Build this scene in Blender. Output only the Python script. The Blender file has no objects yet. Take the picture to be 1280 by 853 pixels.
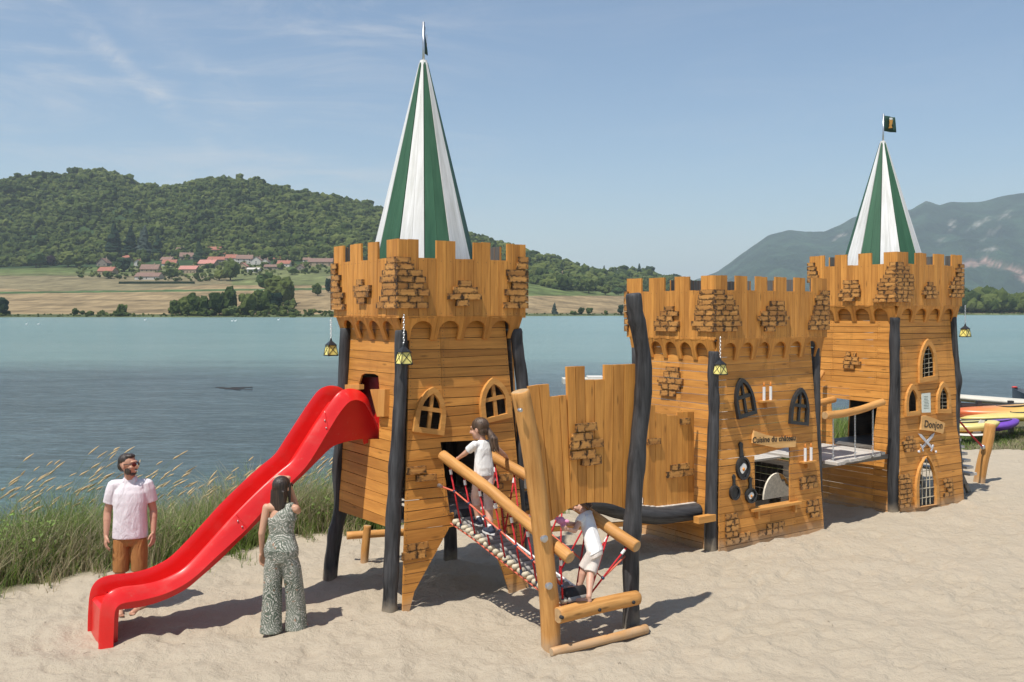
import bpy, bmesh, math, random
import numpy as np
from mathutils import Vector, Matrix, noise as mn
random.seed(7)
RNG = np.random.default_rng(7)
SC = bpy.context.scene
COL = SC.collection

# ------------------------------------------------------------------ camera, sky, sun, exposure
CAM_H = 3.32
F = 1210.0 / 1280.0
cam_d = bpy.data.cameras.new('camera'); cam = bpy.data.objects.new('camera', cam_d); COL.objects.link(cam)
cam.location = (0, 0, CAM_H); cam.rotation_euler = (math.radians(90), 0, 0)
cam_d.sensor_width = 36; cam_d.lens = F * 36; cam_d.shift_y = -38.5 / 1280
cam_d.clip_start = 0.1; cam_d.clip_end = 60000
SC.camera = cam

SUN_DIR = Vector((0.62, 0.785, 0)).normalized()            # horizontal direction in which the light travels
SUN_EL = math.radians(65)
sun_d = bpy.data.lights.new('sun', 'SUN'); sun_d.energy = 5.0; sun_d.angle = math.radians(0.53); sun_d.color = (1.0, 0.95, 0.87)
sun = bpy.data.objects.new('sun', sun_d); COL.objects.link(sun)
ldir = Vector((SUN_DIR.x * math.cos(SUN_EL), SUN_DIR.y * math.cos(SUN_EL), -math.sin(SUN_EL)))
sun.rotation_euler = ldir.to_track_quat('-Z', 'Y').to_euler()
sun.location = (-6, -6, 20)

world = bpy.data.worlds.new('World'); SC.world = world; world.use_nodes = True
wt = world.node_tree; wt.nodes.clear()
wo = wt.nodes.new('ShaderNodeOutputWorld'); wb = wt.nodes.new('ShaderNodeBackground')
sky = wt.nodes.new('ShaderNodeTexSky'); sky.sky_type = 'NISHITA'; sky.sun_disc = False
sky.sun_elevation = SUN_EL
sky.sun_rotation = math.atan2(-SUN_DIR.x, -SUN_DIR.y)
sky.air_density = 1.15; sky.dust_density = 0.25; sky.ozone_density = 3.0; sky.altitude = 200
# thin cirrus: streaks laid out over the whole dome by direction
tc = wt.nodes.new('ShaderNodeTexCoord')
sep = wt.nodes.new('ShaderNodeSeparateXYZ'); wt.links.new(tc.outputs['Generated'], sep.inputs[0])
def wmath(op, a, b=None, c=None):
    n = wt.nodes.new('ShaderNodeMath'); n.operation = op
    for i, v in enumerate((a, b, c)):
        if v is None: continue
        if isinstance(v, (int, float)): n.inputs[i].default_value = v
        else: wt.links.new(v, n.inputs[i])
    return n.outputs[0]
def wnoise(vec, scl, sc, det, rough, dist=0.0, rot=(0, 0, 0), off=(0, 0, 0)):
    mp = wt.nodes.new('ShaderNodeMapping'); mp.inputs['Rotation'].default_value = rot; mp.inputs['Scale'].default_value = scl; mp.inputs['Location'].default_value = off
    wt.links.new(vec, mp.inputs[0])
    nz = wt.nodes.new('ShaderNodeTexNoise'); nz.inputs['Scale'].default_value = sc; nz.inputs['Detail'].default_value = det
    nz.inputs['Roughness'].default_value = rough; nz.inputs['Distortion'].default_value = dist
    wt.links.new(mp.outputs[0], nz.inputs['Vector']); return nz.outputs['Fac']
def wramp(v, a, b):
    n = wt.nodes.new('ShaderNodeMapRange'); n.interpolation_type = 'SMOOTHSTEP'; wt.links.new(v, n.inputs[0])
    n.inputs[1].default_value = a; n.inputs[2].default_value = b; return n.outputs[0]
dirv = tc.outputs['Generated']
ysafe = wmath('MAXIMUM', sep.outputs[1], 0.15); gx_ = wmath('DIVIDE', sep.outputs[0], ysafe); gz_ = wmath('DIVIDE', sep.outputs[2], ysafe)
streak = wramp(wnoise(dirv, (1.6, 1.6, 9.0), 2.2, 10, 0.68, 0.9, (0, math.radians(-7), 0)), 0.42, 0.74)
veil = wramp(wnoise(dirv, (1.0, 1.0, 2.4), 1.7, 7, 0.62, 0.5, (0, 0, 0), (2.1, 0.4, 0.3)), 0.36, 0.64)
curl = wramp(wnoise(dirv, (3.0, 3.0, 8.0), 2.6, 9, 0.7, 1.6, (0, math.radians(35), 0), (0.3, 1.9, 0)), 0.54, 0.78)
leftw = wramp(gx_, 0.10, -0.40)
def contrail(x0, z0, x1, z1, w, seed):                      # an old, spread vapour trail between two directions of the sky
    L_ = math.hypot(x1 - x0, z1 - z0); ux, uz = (x1 - x0) / L_, (z1 - z0) / L_
    wob = wmath('MULTIPLY', wmath('SUBTRACT', wnoise(dirv, (6, 6, 6), 1.5, 5, 0.6, 0, (0, 0, 0), (seed, 0, 0)), 0.5), 0.035)
    dx = wmath('SUBTRACT', gx_, x0); dz = wmath('SUBTRACT', gz_, z0)
    al = wmath('DIVIDE', wmath('ADD', wmath('MULTIPLY', dx, ux), wmath('MULTIPLY', dz, uz)), L_)
    ac = wmath('ABSOLUTE', wmath('ADD', wmath('SUBTRACT', wmath('MULTIPLY', dx, uz), wmath('MULTIPLY', dz, ux)), wob))
    body = wramp(ac, w, 0.0); ends = wmath('MULTIPLY', wramp(al, -0.25, 0.15), wramp(al, 1.15, 0.75))
    pat = wramp(wnoise(dirv, (5, 5, 12), 3.0, 8, 0.7, 0.5, (0, math.radians(50), 0), (seed, 2, 1)), 0.36, 0.66)
    return wmath('MULTIPLY', wmath('MULTIPLY', body, ends), pat)
tr1 = contrail(-0.50, 0.34, -0.31, 0.17, 0.016, 3.0); tr2 = contrail(-0.40, 0.31, -0.24, 0.20, 0.028, 9.0)
cl = wmath('MULTIPLY', wmath('MULTIPLY', streak, wmath('ADD', wmath('MULTIPLY', veil, 0.9), 0.30)), wmath('ADD', wmath('MULTIPLY', leftw, 0.85), 0.15))
cl = wmath('ADD', cl, wmath('MULTIPLY', wmath('MULTIPLY', curl, veil), wmath('ADD', wmath('MULTIPLY', leftw, 0.30), 0.08)))
cl = wmath('ADD', cl, wmath('ADD', wmath('MULTIPLY', tr1, 0.75), wmath('MULTIPLY', tr2, 0.30)))
cl = wmath('MULTIPLY', wmath('MINIMUM', cl, 1.0), 0.62)
mx = wt.nodes.new('ShaderNodeMix'); mx.data_type = 'RGBA'; wt.links.new(cl, mx.inputs['Factor'])
wt.links.new(sky.outputs[0], mx.inputs['A']); mx.inputs['B'].default_value = (6.2, 6.2, 6.4, 1)
wt.links.new(mx.outputs['Result'], wb.inputs['Color']); wb.inputs['Strength'].default_value = 0.106
wt.links.new(wb.outputs[0], wo.inputs['Surface'])

SC.view_settings.view_transform = 'Standard'; SC.view_settings.look = 'None'
SC.view_settings.exposure = 0.13; SC.view_settings.gamma = 1.0
SC.render.engine = 'CYCLES'
SC.cycles.use_denoising = True
SC.cycles.max_bounces = 7; SC.cycles.diffuse_bounces = 4; SC.cycles.volume_bounces = 1
SC.cycles.transparent_max_bounces = 12

# ------------------------------------------------------------------ materials
def mat(name):
    m = bpy.data.materials.new(name); m.use_nodes = True
    nt = m.node_tree; p = nt.nodes['Principled BSDF']; return m, nt, p
class NB:                                                   # short-hand for wiring nodes
    def __init__(s, nt): s.nt = nt
    def n(s, t, **kw):
        nd = s.nt.nodes.new('ShaderNode' + t)
        for k, v in kw.items():
            if k.startswith('_'): setattr(nd, k[1:], v)
            else: s.set(nd.inputs[k.replace('__', ' ')], v)
        return nd
    def set(s, inp, v):
        if hasattr(v, 'is_linked') or isinstance(v, bpy.types.NodeSocket): s.nt.links.new(v, inp)
        else: inp.default_value = v
    def coord(s, kind='Object'): return s.nt.nodes.new('ShaderNodeTexCoord').outputs[kind]
    def pos(s): return s.nt.nodes.new('ShaderNodeNewGeometry').outputs['Position']
    def map(s, v, scale=(1, 1, 1), loc=(0, 0, 0), rot=(0, 0, 0)):
        nd = s.nt.nodes.new('ShaderNodeMapping'); s.set(nd.inputs['Vector'], v); s.set(nd.inputs['Scale'], scale)
        s.set(nd.inputs['Location'], loc); s.set(nd.inputs['Rotation'], rot); return nd.outputs[0]
    def noise(s, v, scale, detail=4, rough=0.55, dist=0.0):
        nd = s.nt.nodes.new('ShaderNodeTexNoise'); s.set(nd.inputs['Vector'], v); nd.inputs['Scale'].default_value = scale
        nd.inputs['Detail'].default_value = detail; nd.inputs['Roughness'].default_value = rough; nd.inputs['Distortion'].default_value = dist
        return nd.outputs['Fac']
    def ramp(s, v, stops):
        nd = s.nt.nodes.new('ShaderNodeValToRGB'); s.set(nd.inputs[0], v)
        el = nd.color_ramp.elements
        while len(el) < len(stops): el.new(0.5)
        for e, (p, c) in zip(el, stops):
            e.position = p; e.color = c if isinstance(c, tuple) and len(c) == 4 else ((*c, 1) if isinstance(c, tuple) else (c, c, c, 1))
        return nd.outputs[0]
    def mr(s, v, a, b, c=0.0, d=1.0):
        nd = s.nt.nodes.new('ShaderNodeMapRange'); s.set(nd.inputs[0], v)
        for i, x in enumerate((a, b, c, d)): s.set(nd.inputs[i + 1], x)
        return nd.outputs[0]
    def mix(s, f, a, b, mode='MIX'):
        nd = s.nt.nodes.new('ShaderNodeMix'); nd.data_type = 'RGBA'; nd.blend_type = mode
        s.set(nd.inputs['Factor'], f)
        for k, v in (('A', a), ('B', b)):
            s.set(nd.inputs[k], (*v, 1) if isinstance(v, tuple) and len(v) == 3 else v)
        return nd.outputs['Result']
    def m(s, op, a, b=0.0, c=0.0):
        nd = s.nt.nodes.new('ShaderNodeMath'); nd.operation = op
        for i, v in enumerate((a, b, c)): s.set(nd.inputs[i], v)
        return nd.outputs[0]
    def bump(s, h, strength=0.3, dist=0.01, normal=None):
        nd = s.nt.nodes.new('ShaderNodeBump'); s.set(nd.inputs['Height'], h)
        nd.inputs['Strength'].default_value = strength; nd.inputs['Distance'].default_value = dist
        if normal is not None: s.set(nd.inputs['Normal'], normal)
        return nd.outputs[0]
    def oi(s, k='Random'): return s.nt.nodes.new('ShaderNodeObjectInfo').outputs[k]
    def sepx(s, v):
        nd = s.nt.nodes.new('ShaderNodeSeparateXYZ'); s.set(nd.inputs[0], v); return nd.outputs

def wood(name, dark, light, vary=0.35, rough=0.55, wear=0.0, scorch=False, knots=True, red=None):
    m, nt, p = mat(name); b = NB(nt)
    r = b.oi(); off = nt.nodes.new('ShaderNodeCombineXYZ')
    b.set(off.inputs[0], b.m('MULTIPLY', r, 37.0)); b.set(off.inputs[1], b.m('MULTIPLY', r, 91.0)); b.set(off.inputs[2], b.m('MULTIPLY', r, 53.0))
    va = nt.nodes.new('ShaderNodeVectorMath'); va.operation = 'ADD'
    b.set(va.inputs[0], b.coord()); b.set(va.inputs[1], off.outputs[0]); v = va.outputs[0]
    g1 = b.noise(b.map(v, (1.3, 16, 16)), 1.0, 6, 0.6, 0.6)
    g2 = b.noise(b.map(v, (4, 110, 110)), 1.0, 3, 0.6, 0.2)
    g3 = b.noise(b.map(v, (2.5, 5, 5)), 1.0, 3, 0.5)
    g = b.m('ADD', b.m('MULTIPLY', g1, 0.6), b.m('ADD', b.m('MULTIPLY', g2, 0.22), b.m('MULTIPLY', g3, 0.18)))
    col = b.ramp(g, [(0.36, dark), (0.62, light)])
    # each board was stained a little differently
    col = b.mix(1.0, col, b.ramp(r, [(0.0, tuple(1 - vary * x for x in (0.9, 1.0, 1.1))), (0.5, (1, 1, 1)), (1.0, tuple(1 + vary * x for x in (0.38, 0.35, 0.3)))]), 'MULTIPLY')
    if knots:
        vo = nt.nodes.new('ShaderNodeTexVoronoi'); b.set(vo.inputs['Vector'], b.map(v, (2.1, 9, 9))); vo.inputs['Scale'].default_value = 1.0
        k = b.mr(vo.outputs['Distance'], 0.05, 0.15, 1.0, 0.0)
        col = b.mix(b.m('MULTIPLY', k, 0.7), col, tuple(c * 0.45 for c in dark))
    if wear:
        w = b.mr(b.noise(b.map(v, (3, 7, 7)), 1.0, 6, 0.7), 0.60, 0.74)
        col = b.mix(b.m('MULTIPLY', w, wear), col, (0.55, 0.42, 0.30))
    wpz = b.sepx(b.pos())[2]                                # wind-blown sand clings to the lowest hand's breadth
    dust = b.m('MULTIPLY', b.mr(b.m('ADD', wpz, b.m('MULTIPLY', b.noise(b.pos(), 6, 4, .6), -.30)), -.12, .05, 0.5, 0.0), 1.0)
    col = b.mix(dust, col, (0.44, 0.36, 0.26))
    st = b.mr(b.noise(b.map(b.pos(), (3.5, 3.5, .55)), 1.0, 5, 0.7), 0.57, 0.74)
    col = b.mix(b.m('MULTIPLY', st, 0.42), col, tuple(x * .38 for x in dark))
    if scorch:                                              # torch-burnt blotches on the ends and arrises of each wooden brick
        s = b.sepx(b.coord('Generated'))
        ex = b.m('ABSOLUTE', b.m('SUBTRACT', s[0], 0.5)); ey = b.m('ABSOLUTE', b.m('SUBTRACT', s[1], 0.5))
        e = b.m('MAXIMUM', b.m('MULTIPLY', ex, 1.0), b.m('MULTIPLY', ey, 0.86))
        nz = b.noise(b.map(v, (24, 24, 24)), 1.0, 3, 0.6)
        e = b.m('ADD', e, b.m('MULTIPLY', b.m('SUBTRACT', nz, 0.5), 1.15))
        col = b.mix(b.mr(e, 0.26, 0.54, 0.06, 0.92), col, (0.022, 0.015, 0.011))
    b.set(p.inputs['Base Color'], col)
    b.set(p.inputs['Roughness'], b.mr(g2, 0.3, 0.7, rough - 0.1, rough + 0.15))
    p.inputs['Specular IOR Level'].default_value = 0.35
    b.set(p.inputs['Normal'], b.bump(b.m('ADD', g1, b.m('MULTIPLY', g2, 0.6)), 0.35, 0.006))
    return m
def plain(name, c, rough=0.5, metal=0.0, vary=0.12, sc=8.0, bump=0.0, spec=0.5, coat=0.0, bsc=60.0):
    m, nt, p = mat(name); b = NB(nt)
    n = b.noise(b.coord(), sc, 5, 0.6)
    b.set(p.inputs['Base Color'], b.ramp(n, [(0.3, tuple(x * (1 - vary) for x in c)), (0.7, tuple(min(1, x * (1 + vary)) for x in c))]))
    p.inputs['Roughness'].default_value = rough; p.inputs['Metallic'].default_value = metal
    p.inputs['Specular IOR Level'].default_value = spec
    if coat: p.inputs['Coat Weight'].default_value = coat; p.inputs['Coat Roughness'].default_value = 0.15
    if bump: b.set(p.inputs['Normal'], b.bump(b.noise(b.coord(), bsc, 4, 0.6), bump, 0.01))
    return m
M = {}
M['wood'] = wood('stained_wood', (0.46, 0.188, 0.038), (0.73, 0.335, 0.074), 0.27)
M['wood_in'] = wood('grey_inner_wood', (0.10, 0.088, 0.075), (0.19, 0.17, 0.15), 0.2)  # grey unstained wood; the dark of unlit interiors is partly put into its tone
M['brick'] = wood('scorched_wood_brick', (0.40, 0.17, 0.042), (0.68, 0.34, 0.095), 0.28, scorch=True, knots=False)
M['log'] = wood('round_log_wood', (0.40, 0.18, 0.045), (0.68, 0.35, 0.11), 0.12, wear=0.2)
M['end'] = wood('cut_log_end', (0.40, 0.24, 0.11), (0.56, 0.38, 0.20), 0.1, knots=False)
M['char'] = wood('charred_wood', (0.008, 0.008, 0.009), (0.080, 0.080, 0.084), 0.15, rough=0.60, knots=False)
M['deck'] = wood('weathered_deck', (0.42, 0.39, 0.35), (0.64, 0.60, 0.54), 0.2, wear=0.2)
M['tread'] = wood('grey_tread', (0.20, 0.19, 0.175), (0.36, 0.34, 0.31), 0.15, knots=False)
M['sign'] = wood('pale_sign_board', (0.56, 0.30, 0.10), (0.80, 0.47, 0.18), 0.05, knots=False)
M['frame'] = wood('light_frame_wood', (0.46, 0.20, 0.045), (0.66, 0.33, 0.09), 0.10, knots=False)
M['green'] = wood('green_painted_board', (0.030, 0.092, 0.050), (0.050, 0.135, 0.075), 0.14, knots=False)
M['white'] = wood('white_painted_board', (0.56, 0.55, 0.51), (0.81, 0.80, 0.78), 0.06, knots=False)
M['red'] = plain('red_slide_plastic', (0.66, 0.014, 0.012), 0.30, vary=0.07, sc=3, spec=0.5, bump=0.03, bsc=25)
m_ = M['red']; b = NB(m_.node_tree); p_ = m_.node_tree.nodes['Principled BSDF']
sc_n = b.mr(b.noise(b.map(b.pos(), (3, 3, 5)), 1, 7, .7), .52, .72); fine_ = b.mr(b.noise(b.map(b.pos(), (14, 14, 14)), 1, 6, .75), .60, .72)
col_ = b.mix(b.m('MULTIPLY', sc_n, .22), p_.inputs['Base Color'].links[0].from_socket, (0.50, 0.10, 0.075)); col_ = b.mix(b.m('MULTIPLY', fine_, .18), col_, (0.50, 0.33, 0.24)); b.set(p_.inputs['Base Color'], col_)
b.set(p_.inputs['Roughness'], b.m('ADD', .31, b.m('ADD', b.m('MULTIPLY', sc_n, .22), b.m('MULTIPLY', fine_, .25))))
M['black'] = plain('black_painted_metal', (0.022, 0.023, 0.025), 0.42, vary=0.2)
M['steel'] = plain('galvanised_steel', (0.55, 0.56, 0.57), 0.35, metal=0.9)
M['rope'] = plain('red_rope', (0.50, 0.014, 0.022), 0.75, vary=0.3, sc=60, bump=0.4, bsc=160)
M['rope_pale'] = plain('faded_red_rope', (0.62, 0.14, 0.08), 0.8, vary=0.25, sc=60, bump=0.4, bsc=160)
M['bluecap'] = plain('dark_blue_cap', (0.02, 0.035, 0.08), 0.35)
M['rubber'] = plain('black_rubber', (0.018, 0.018, 0.02), 0.75, bump=0.5, bsc=50)
M['whiteplastic'] = plain('white_plastic', (0.75, 0.75, 0.74), 0.45, vary=0.04)
M['cream'] = plain('cream_cloth_roll', (0.55, 0.49, 0.36), 0.8, vary=0.25, sc=40)
M['yellow'] = plain('yellow_lantern_pane', (0.92, 0.76, 0.22), 0.3, vary=0.15, sc=30)
M['egg'] = plain('egg_white_paint', (0.78, 0.77, 0.72), 0.4, vary=0.03)
M['yolk'] = plain('egg_yolk_paint', (0.62, 0.22, 0.02), 0.35)
M['stone'] = plain('pale_oven_board', (0.78, 0.70, 0.58), 0.8, vary=0.2, sc=25)
M['paper'] = plain('notice_paper', (0.70, 0.74, 0.66), 0.6, vary=0.06, sc=14)
M['flag'] = plain('dark_green_flag', (0.012, 0.045, 0.030), 0.7)
M['gold'] = plain('gold_print', (0.55, 0.27, 0.06), 0.6)
M['flame'] = plain('orange_flame_paint', (0.65, 0.22, 0.03), 0.5)
M['sword'] = plain('grey_painted_sword', (0.55, 0.55, 0.57), 0.4, vary=0.15)
M['ink'] = plain('burnt_lettering', (0.03, 0.022, 0.015), 0.7)

# ------------------------------------------------------------------ mesh helpers
WM = {}
def link(o, parent=None, Mx=None, kind=None):
    Mx = Mx if Mx is not None else Matrix.Identity(4)
    COL.objects.link(o)
    if parent is not None:
        o.parent = parent; o.matrix_parent_inverse = WM[parent].inverted()
    o.matrix_basis = Mx; WM[o] = Mx.copy()
    if kind: o['kind'] = kind
    return o
def frame_of(origin, X, Zh):
    X = Vector(X).normalized(); Z = Vector(Zh); Z = (Z - X * Z.dot(X)); Z = Z.normalized() if Z.length > 1e-6 else X.orthogonal().normalized()
    Y = Z.cross(X)
    m = Matrix((X, Y, Z)).transposed().to_4x4(); m.translation = Vector(origin); return m
def mk(name, verts, faces, ms, parent=None, Mx=None, mi=None, smooth=False, kind=None):
    """one mesh object from world-space vertices, stored in the local frame Mx"""
    Mx = Mx if Mx is not None else (Matrix.Translation(Vector(verts[0])) if parent is not None else Matrix.Identity(4))
    inv = Mx.inverted()
    me = bpy.data.meshes.new(name); me.from_pydata([tuple(inv @ Vector(v)) for v in verts], [], faces)
    for m in (ms if isinstance(ms, (list, tuple)) else [ms]): me.materials.append(m)
    if mi is not None: me.polygons.foreach_set('material_index', mi)
    if smooth: me.polygons.foreach_set('use_smooth', [True] * len(me.polygons))
    me.update()
    return link(bpy.data.objects.new(name, me), parent, Mx, kind)
def np_mesh(name, V, Fq, ms, parent=None, smooth=False, kind=None, attr=None, Mx=None):
    me = bpy.data.meshes.new(name); V = np.asarray(V, dtype=np.float32); Fq = np.asarray(Fq, dtype=np.int32)
    k = Fq.shape[1]
    me.vertices.add(len(V)); me.vertices.foreach_set('co', V.ravel())
    me.loops.add(Fq.size); me.loops.foreach_set('vertex_index', Fq.ravel())
    me.polygons.add(len(Fq)); me.polygons.foreach_set('loop_start', np.arange(len(Fq), dtype=np.int32) * k)
    if smooth: me.polygons.foreach_set('use_smooth', np.ones(len(Fq), dtype=bool))
    me.update(calc_edges=True)
    for m in (ms if isinstance(ms, (list, tuple)) else [ms]): me.materials.append(m)
    if attr is not None:
        a = me.color_attributes.new('tint', 'FLOAT_COLOR', 'POINT')
        A = np.ones((len(V), 4), dtype=np.float32); A[:, :3] = attr; a.data.foreach_set('color', A.ravel())
    return link(bpy.data.objects.new(name, me), parent, Mx, kind)
def thing(name, label, cat, loc=(0, 0, 0), group=None):
    o = bpy.data.objects.new(name, None); o.empty_display_size = 0.2
    link(o, None, Matrix.Translation(Vector(loc)))
    o['label'] = label; o['category'] = cat
    if group: o['group'] = group
    return o
def tag(o, label, cat, group=None):
    o['label'] = label; o['category'] = cat
    if group: o['group'] = group
    return o
class G:                                                    # collects pieces of one mesh in world space
    def __init__(s): s.v = []; s.f = []; s.mi = []
    def add(s, v, f, mi=0):
        o = len(s.v); s.v += [tuple(x) for x in v]; s.f += [tuple(i + o for i in q) for q in f]; s.mi += [mi] * len(f) if isinstance(mi, int) else mi
    def build(s, name, ms, parent=None, Mx=None, smooth=False, kind=None):
        return mk(name, s.v, s.f, ms, parent, Mx, s.mi, smooth, kind)
def box_vf(o, X, Y, Z):                                     # corner o and three edge vectors
    o, X, Y, Z = map(Vector, (o, X, Y, Z))
    v = [o, o + X, o + X + Y, o + Y, o + Z, o + X + Z, o + X + Y + Z, o + Y + Z]
    f = [(0, 3, 2, 1), (4, 5, 6, 7), (0, 1, 5, 4), (1, 2, 6, 5), (2, 3, 7, 6), (3, 0, 4, 7)]
    return v, f
def bar_vf(a, b, w, h, up=(0, 0, 1)):                       # square bar from a to b
    a, b = Vector(a), Vector(b); X = (b - a); u = Vector(up); Y = u.cross(X).normalized(); Z = X.cross(Y).normalized()
    return box_vf(a - Y * w / 2 - Z * h / 2, X, Y * w, Z * h)
def tube_vf(pts, rad, sides=10, cap=True, squash=1.0, wob=0.0, seed=0):
    pts = [Vector(p) for p in pts]; n = len(pts)
    if isinstance(rad, (int, float)): rad = [rad] * n
    T = [(pts[min(i + 1, n - 1)] - pts[max(i - 1, 0)]).normalized() for i in range(n)]
    up = Vector((0, 0, 1)) if abs(T[0].z) < 0.9 else Vector((0, 1, 0))
    N = (up - T[0] * up.dot(T[0])).normalized(); v = []; f = []
    for i in range(n):
        N = (N - T[i] * N.dot(T[i])).normalized(); B = T[i].cross(N)
        for k in range(sides):
            a = 2 * math.pi * k / sides
            r = rad[i]
            if wob: r *= 1 + wob * mn.noise(Vector((seed + math.cos(a) * 1.2, math.sin(a) * 1.2 + seed * 2, i * 0.35)))
            v.append(pts[i] + N * (r * math.cos(a)) + B * (r * squash * math.sin(a)))
    for i in range(n - 1):
        for k in range(sides):
            k2 = (k + 1) % sides; f.append((i * sides + k, i * sides + k2, (i + 1) * sides + k2, (i + 1) * sides + k))
    nf = len(f)
    if cap: f.append(tuple(reversed(range(sides)))); f.append(tuple(range((n - 1) * sides, n * sides)))
    return v, f, nf
def smooth_path(pts, per=5):
    pts = [Vector(p) for p in pts]; out = []
    for i in range(len(pts) - 1):
        p0 = pts[max(i - 1, 0)]; p1 = pts[i]; p2 = pts[i + 1]; p3 = pts[min(i + 2, len(pts) - 1)]
        for k in range(per):
            t = k / per
            out.append(0.5 * ((2 * p1) + (-p0 + p2) * t + (2 * p0 - 5 * p1 + 4 * p2 - p3) * t * t + (-p0 + 3 * p1 - 3 * p2 + p3) * t ** 3))
    out.append(pts[-1]); return out
def log(name, pts, r0, r1=None, m=None, parent=None, sides=14, per=5, wob=0.10, endm=None, bulge=0.0):
    P = smooth_path(pts, per); n = len(P); r1 = r0 if r1 is None else r1; sd = random.uniform(0, 90)
    rad = [r0 + (r1 - r0) * i / (n - 1) + bulge * mn.noise(Vector((sd, i * 0.4, 0))) for i in range(n)]
    e = 0.12 * rad[0]                                       # a small chamfer on both cut ends
    d0 = (P[1] - P[0]).normalized(); d1 = (P[-1] - P[-2]).normalized()
    P = [P[0]] + [P[0] + d0 * e] + P[1:-1] + [P[-1] - d1 * e] + [P[-1]]
    rad = [rad[0] * 0.88] + rad[:1] + rad[1:-1] + rad[-1:] + [rad[-1] * 0.88]
    v, f, nf = tube_vf(P, rad, sides, True, 1.0, wob, sd)
    m = m or M['log']; endm = endm or (M['char'] if m is M['char'] else M['end'])
    o = mk(name, v, f, [m, endm], parent, frame_of(P[0], P[-1] - P[0], (0.3, 0.2, 1)), [0] * nf + [1, 1])
    o.data.polygons.foreach_set('use_smooth', [True] * nf + [False, False]); return o
def rod(name, pts, r, m, parent=None, sides=8, per=1):
    P = smooth_path(pts, per) if per > 1 else pts
    v, f, nf = tube_vf(P, r, sides)
    return mk(name, v, f, m, parent, frame_of(P[0], Vector(P[-1]) - Vector(P[0]), (0, 0.1, 1)), None, True)
def sphere_vf(c, r, seg=10, rings=7, sc=(1, 1, 1)):
    v = [Vector(c) + Vector((0, 0, r * sc[2]))]; f = []
    for i in range(1, rings):
        th = math.pi * i / rings
        for k in range(seg):
            a = 2 * math.pi * k / seg; v.append(Vector(c) + Vector((r * sc[0] * math.sin(th) * math.cos(a), r * sc[1] * math.sin(th) * math.sin(a), r * sc[2] * math.cos(th))))
    v.append(Vector(c) - Vector((0, 0, r * sc[2])))
    for k in range(seg): f.append((0, 1 + k, 1 + (k + 1) % seg))
    for i in range(rings - 2):
        for k in range(seg):
            a = 1 + i * seg + k; b_ = 1 + i * seg + (k + 1) % seg; f.append((a, a + seg, b_ + seg, b_))
    L_ = len(v) - 1; o = 1 + (rings - 2) * seg
    for k in range(seg): f.append((o + k, L_, o + (k + 1) % seg))
    return v, f

# ------------------------------------------------------------------ castle frame: r along the front, l into depth, z up
OX, OY = -1.238, 10.55
RH = Vector((0.8243, 0.5662, 0)).normalized(); LH = Vector((-RH.y, RH.x, 0)); ZH = Vector((0, 0, 1))
O3 = Vector((OX, OY, 0)); CAMP = Vector((0, 0, CAM_H))
def W(r, l, z): return O3 + RH * r + LH * l + ZH * z
def ray(x, y): return Vector(((x - 640) / 1210, 1, -(y - 388) / 1210))
def hit(x, y, p0, n):
    d = ray(x, y); return CAMP + d * ((Vector(p0) - CAMP).dot(n) / d.dot(n))
def cast(x, y, r=None, l=None, z=None):                     # point of a castle-frame plane seen at a photo pixel, as (r, l, z)
    if r is not None: P = hit(x, y, W(r, 0, 0), RH)
    elif l is not None: P = hit(x, y, W(0, l, 0), LH)
    else: P = hit(x, y, (0, 0, z), ZH)
    q = P - O3; return q.dot(RH), q.dot(LH), q.z
def atY(x, y, Y): return Vector(((x - 640) / 1210 * Y, Y, CAM_H - (y - 388) / 1210 * Y))

class Face:
    """a wall plane of a tower: side in 'front','left','right','back'; inset(z)=ia+ib*z from the nominal plane"""
    def __init__(s, side, pos, ia=0.0, ib=0.0): s.side = side; s.pos = pos; s.ia = ia; s.ib = ib
    def P(s, u, z, d=0.0):
        i = s.ia + s.ib * z - d
        if s.side == 'front': return W(u, s.pos + i, z)
        if s.side == 'back': return W(u, s.pos - i, z)
        if s.side == 'left': return W(s.pos + i, u, z)
        return W(s.pos - i, u, z)
    def N(s):
        U = s.P(1, 0) - s.P(0, 0); V = s.P(0, 1) - s.P(0, 0); n = U.cross(V).normalized()
        o = {'front': -LH, 'back': LH, 'left': -RH, 'right': RH}[s.side]
        return n if n.dot(o) > 0 else -n
    def px(s, x, y, d=0.0):
        n = s.N(); P = hit(x, y, s.P(0, 0, d), n); q = P - O3
        return (q.dot(RH) if s.side in ('front', 'back') else q.dot(LH)), P.z
def prism(face, poly, t, name, ms, parent, d=0.0, grain='u', g=None, back=None):
    """extrude a (u,z) outline outward from d to d+t; back: material index of the inner face"""
    n = len(poly)
    v = [face.P(u, z, d) for u, z in poly] + [face.P(u, z, d + t) for u, z in poly]
    f = [tuple(range(n)), tuple(reversed(range(n, 2 * n)))] + [((i + 1) % n, i, n + i, n + (i + 1) % n) for i in range(n)]
    A = sum(poly[i][0] * poly[(i + 1) % n][1] - poly[(i + 1) % n][0] * poly[i][1] for i in range(n))
    U = face.P(1, 0) - face.P(0, 0); V = face.P(0, 1) - face.P(0, 0)
    if U.cross(V).dot(face.N()) * A < 0: pass
    else: f = [tuple(reversed(q)) for q in f]
    mi = [back if back is not None else 0] + [0] * (n + 1)
    if g is not None: g.add(v, f, mi); return None
    cu = sum(p[0] for p in poly) / n; cz = sum(p[1] for p in poly) / n
    X = U if grain == 'u' else V
    return mk(name, v, f, ms, parent, frame_of(face.P(cu, cz, d), X, face.N()), mi)

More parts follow.
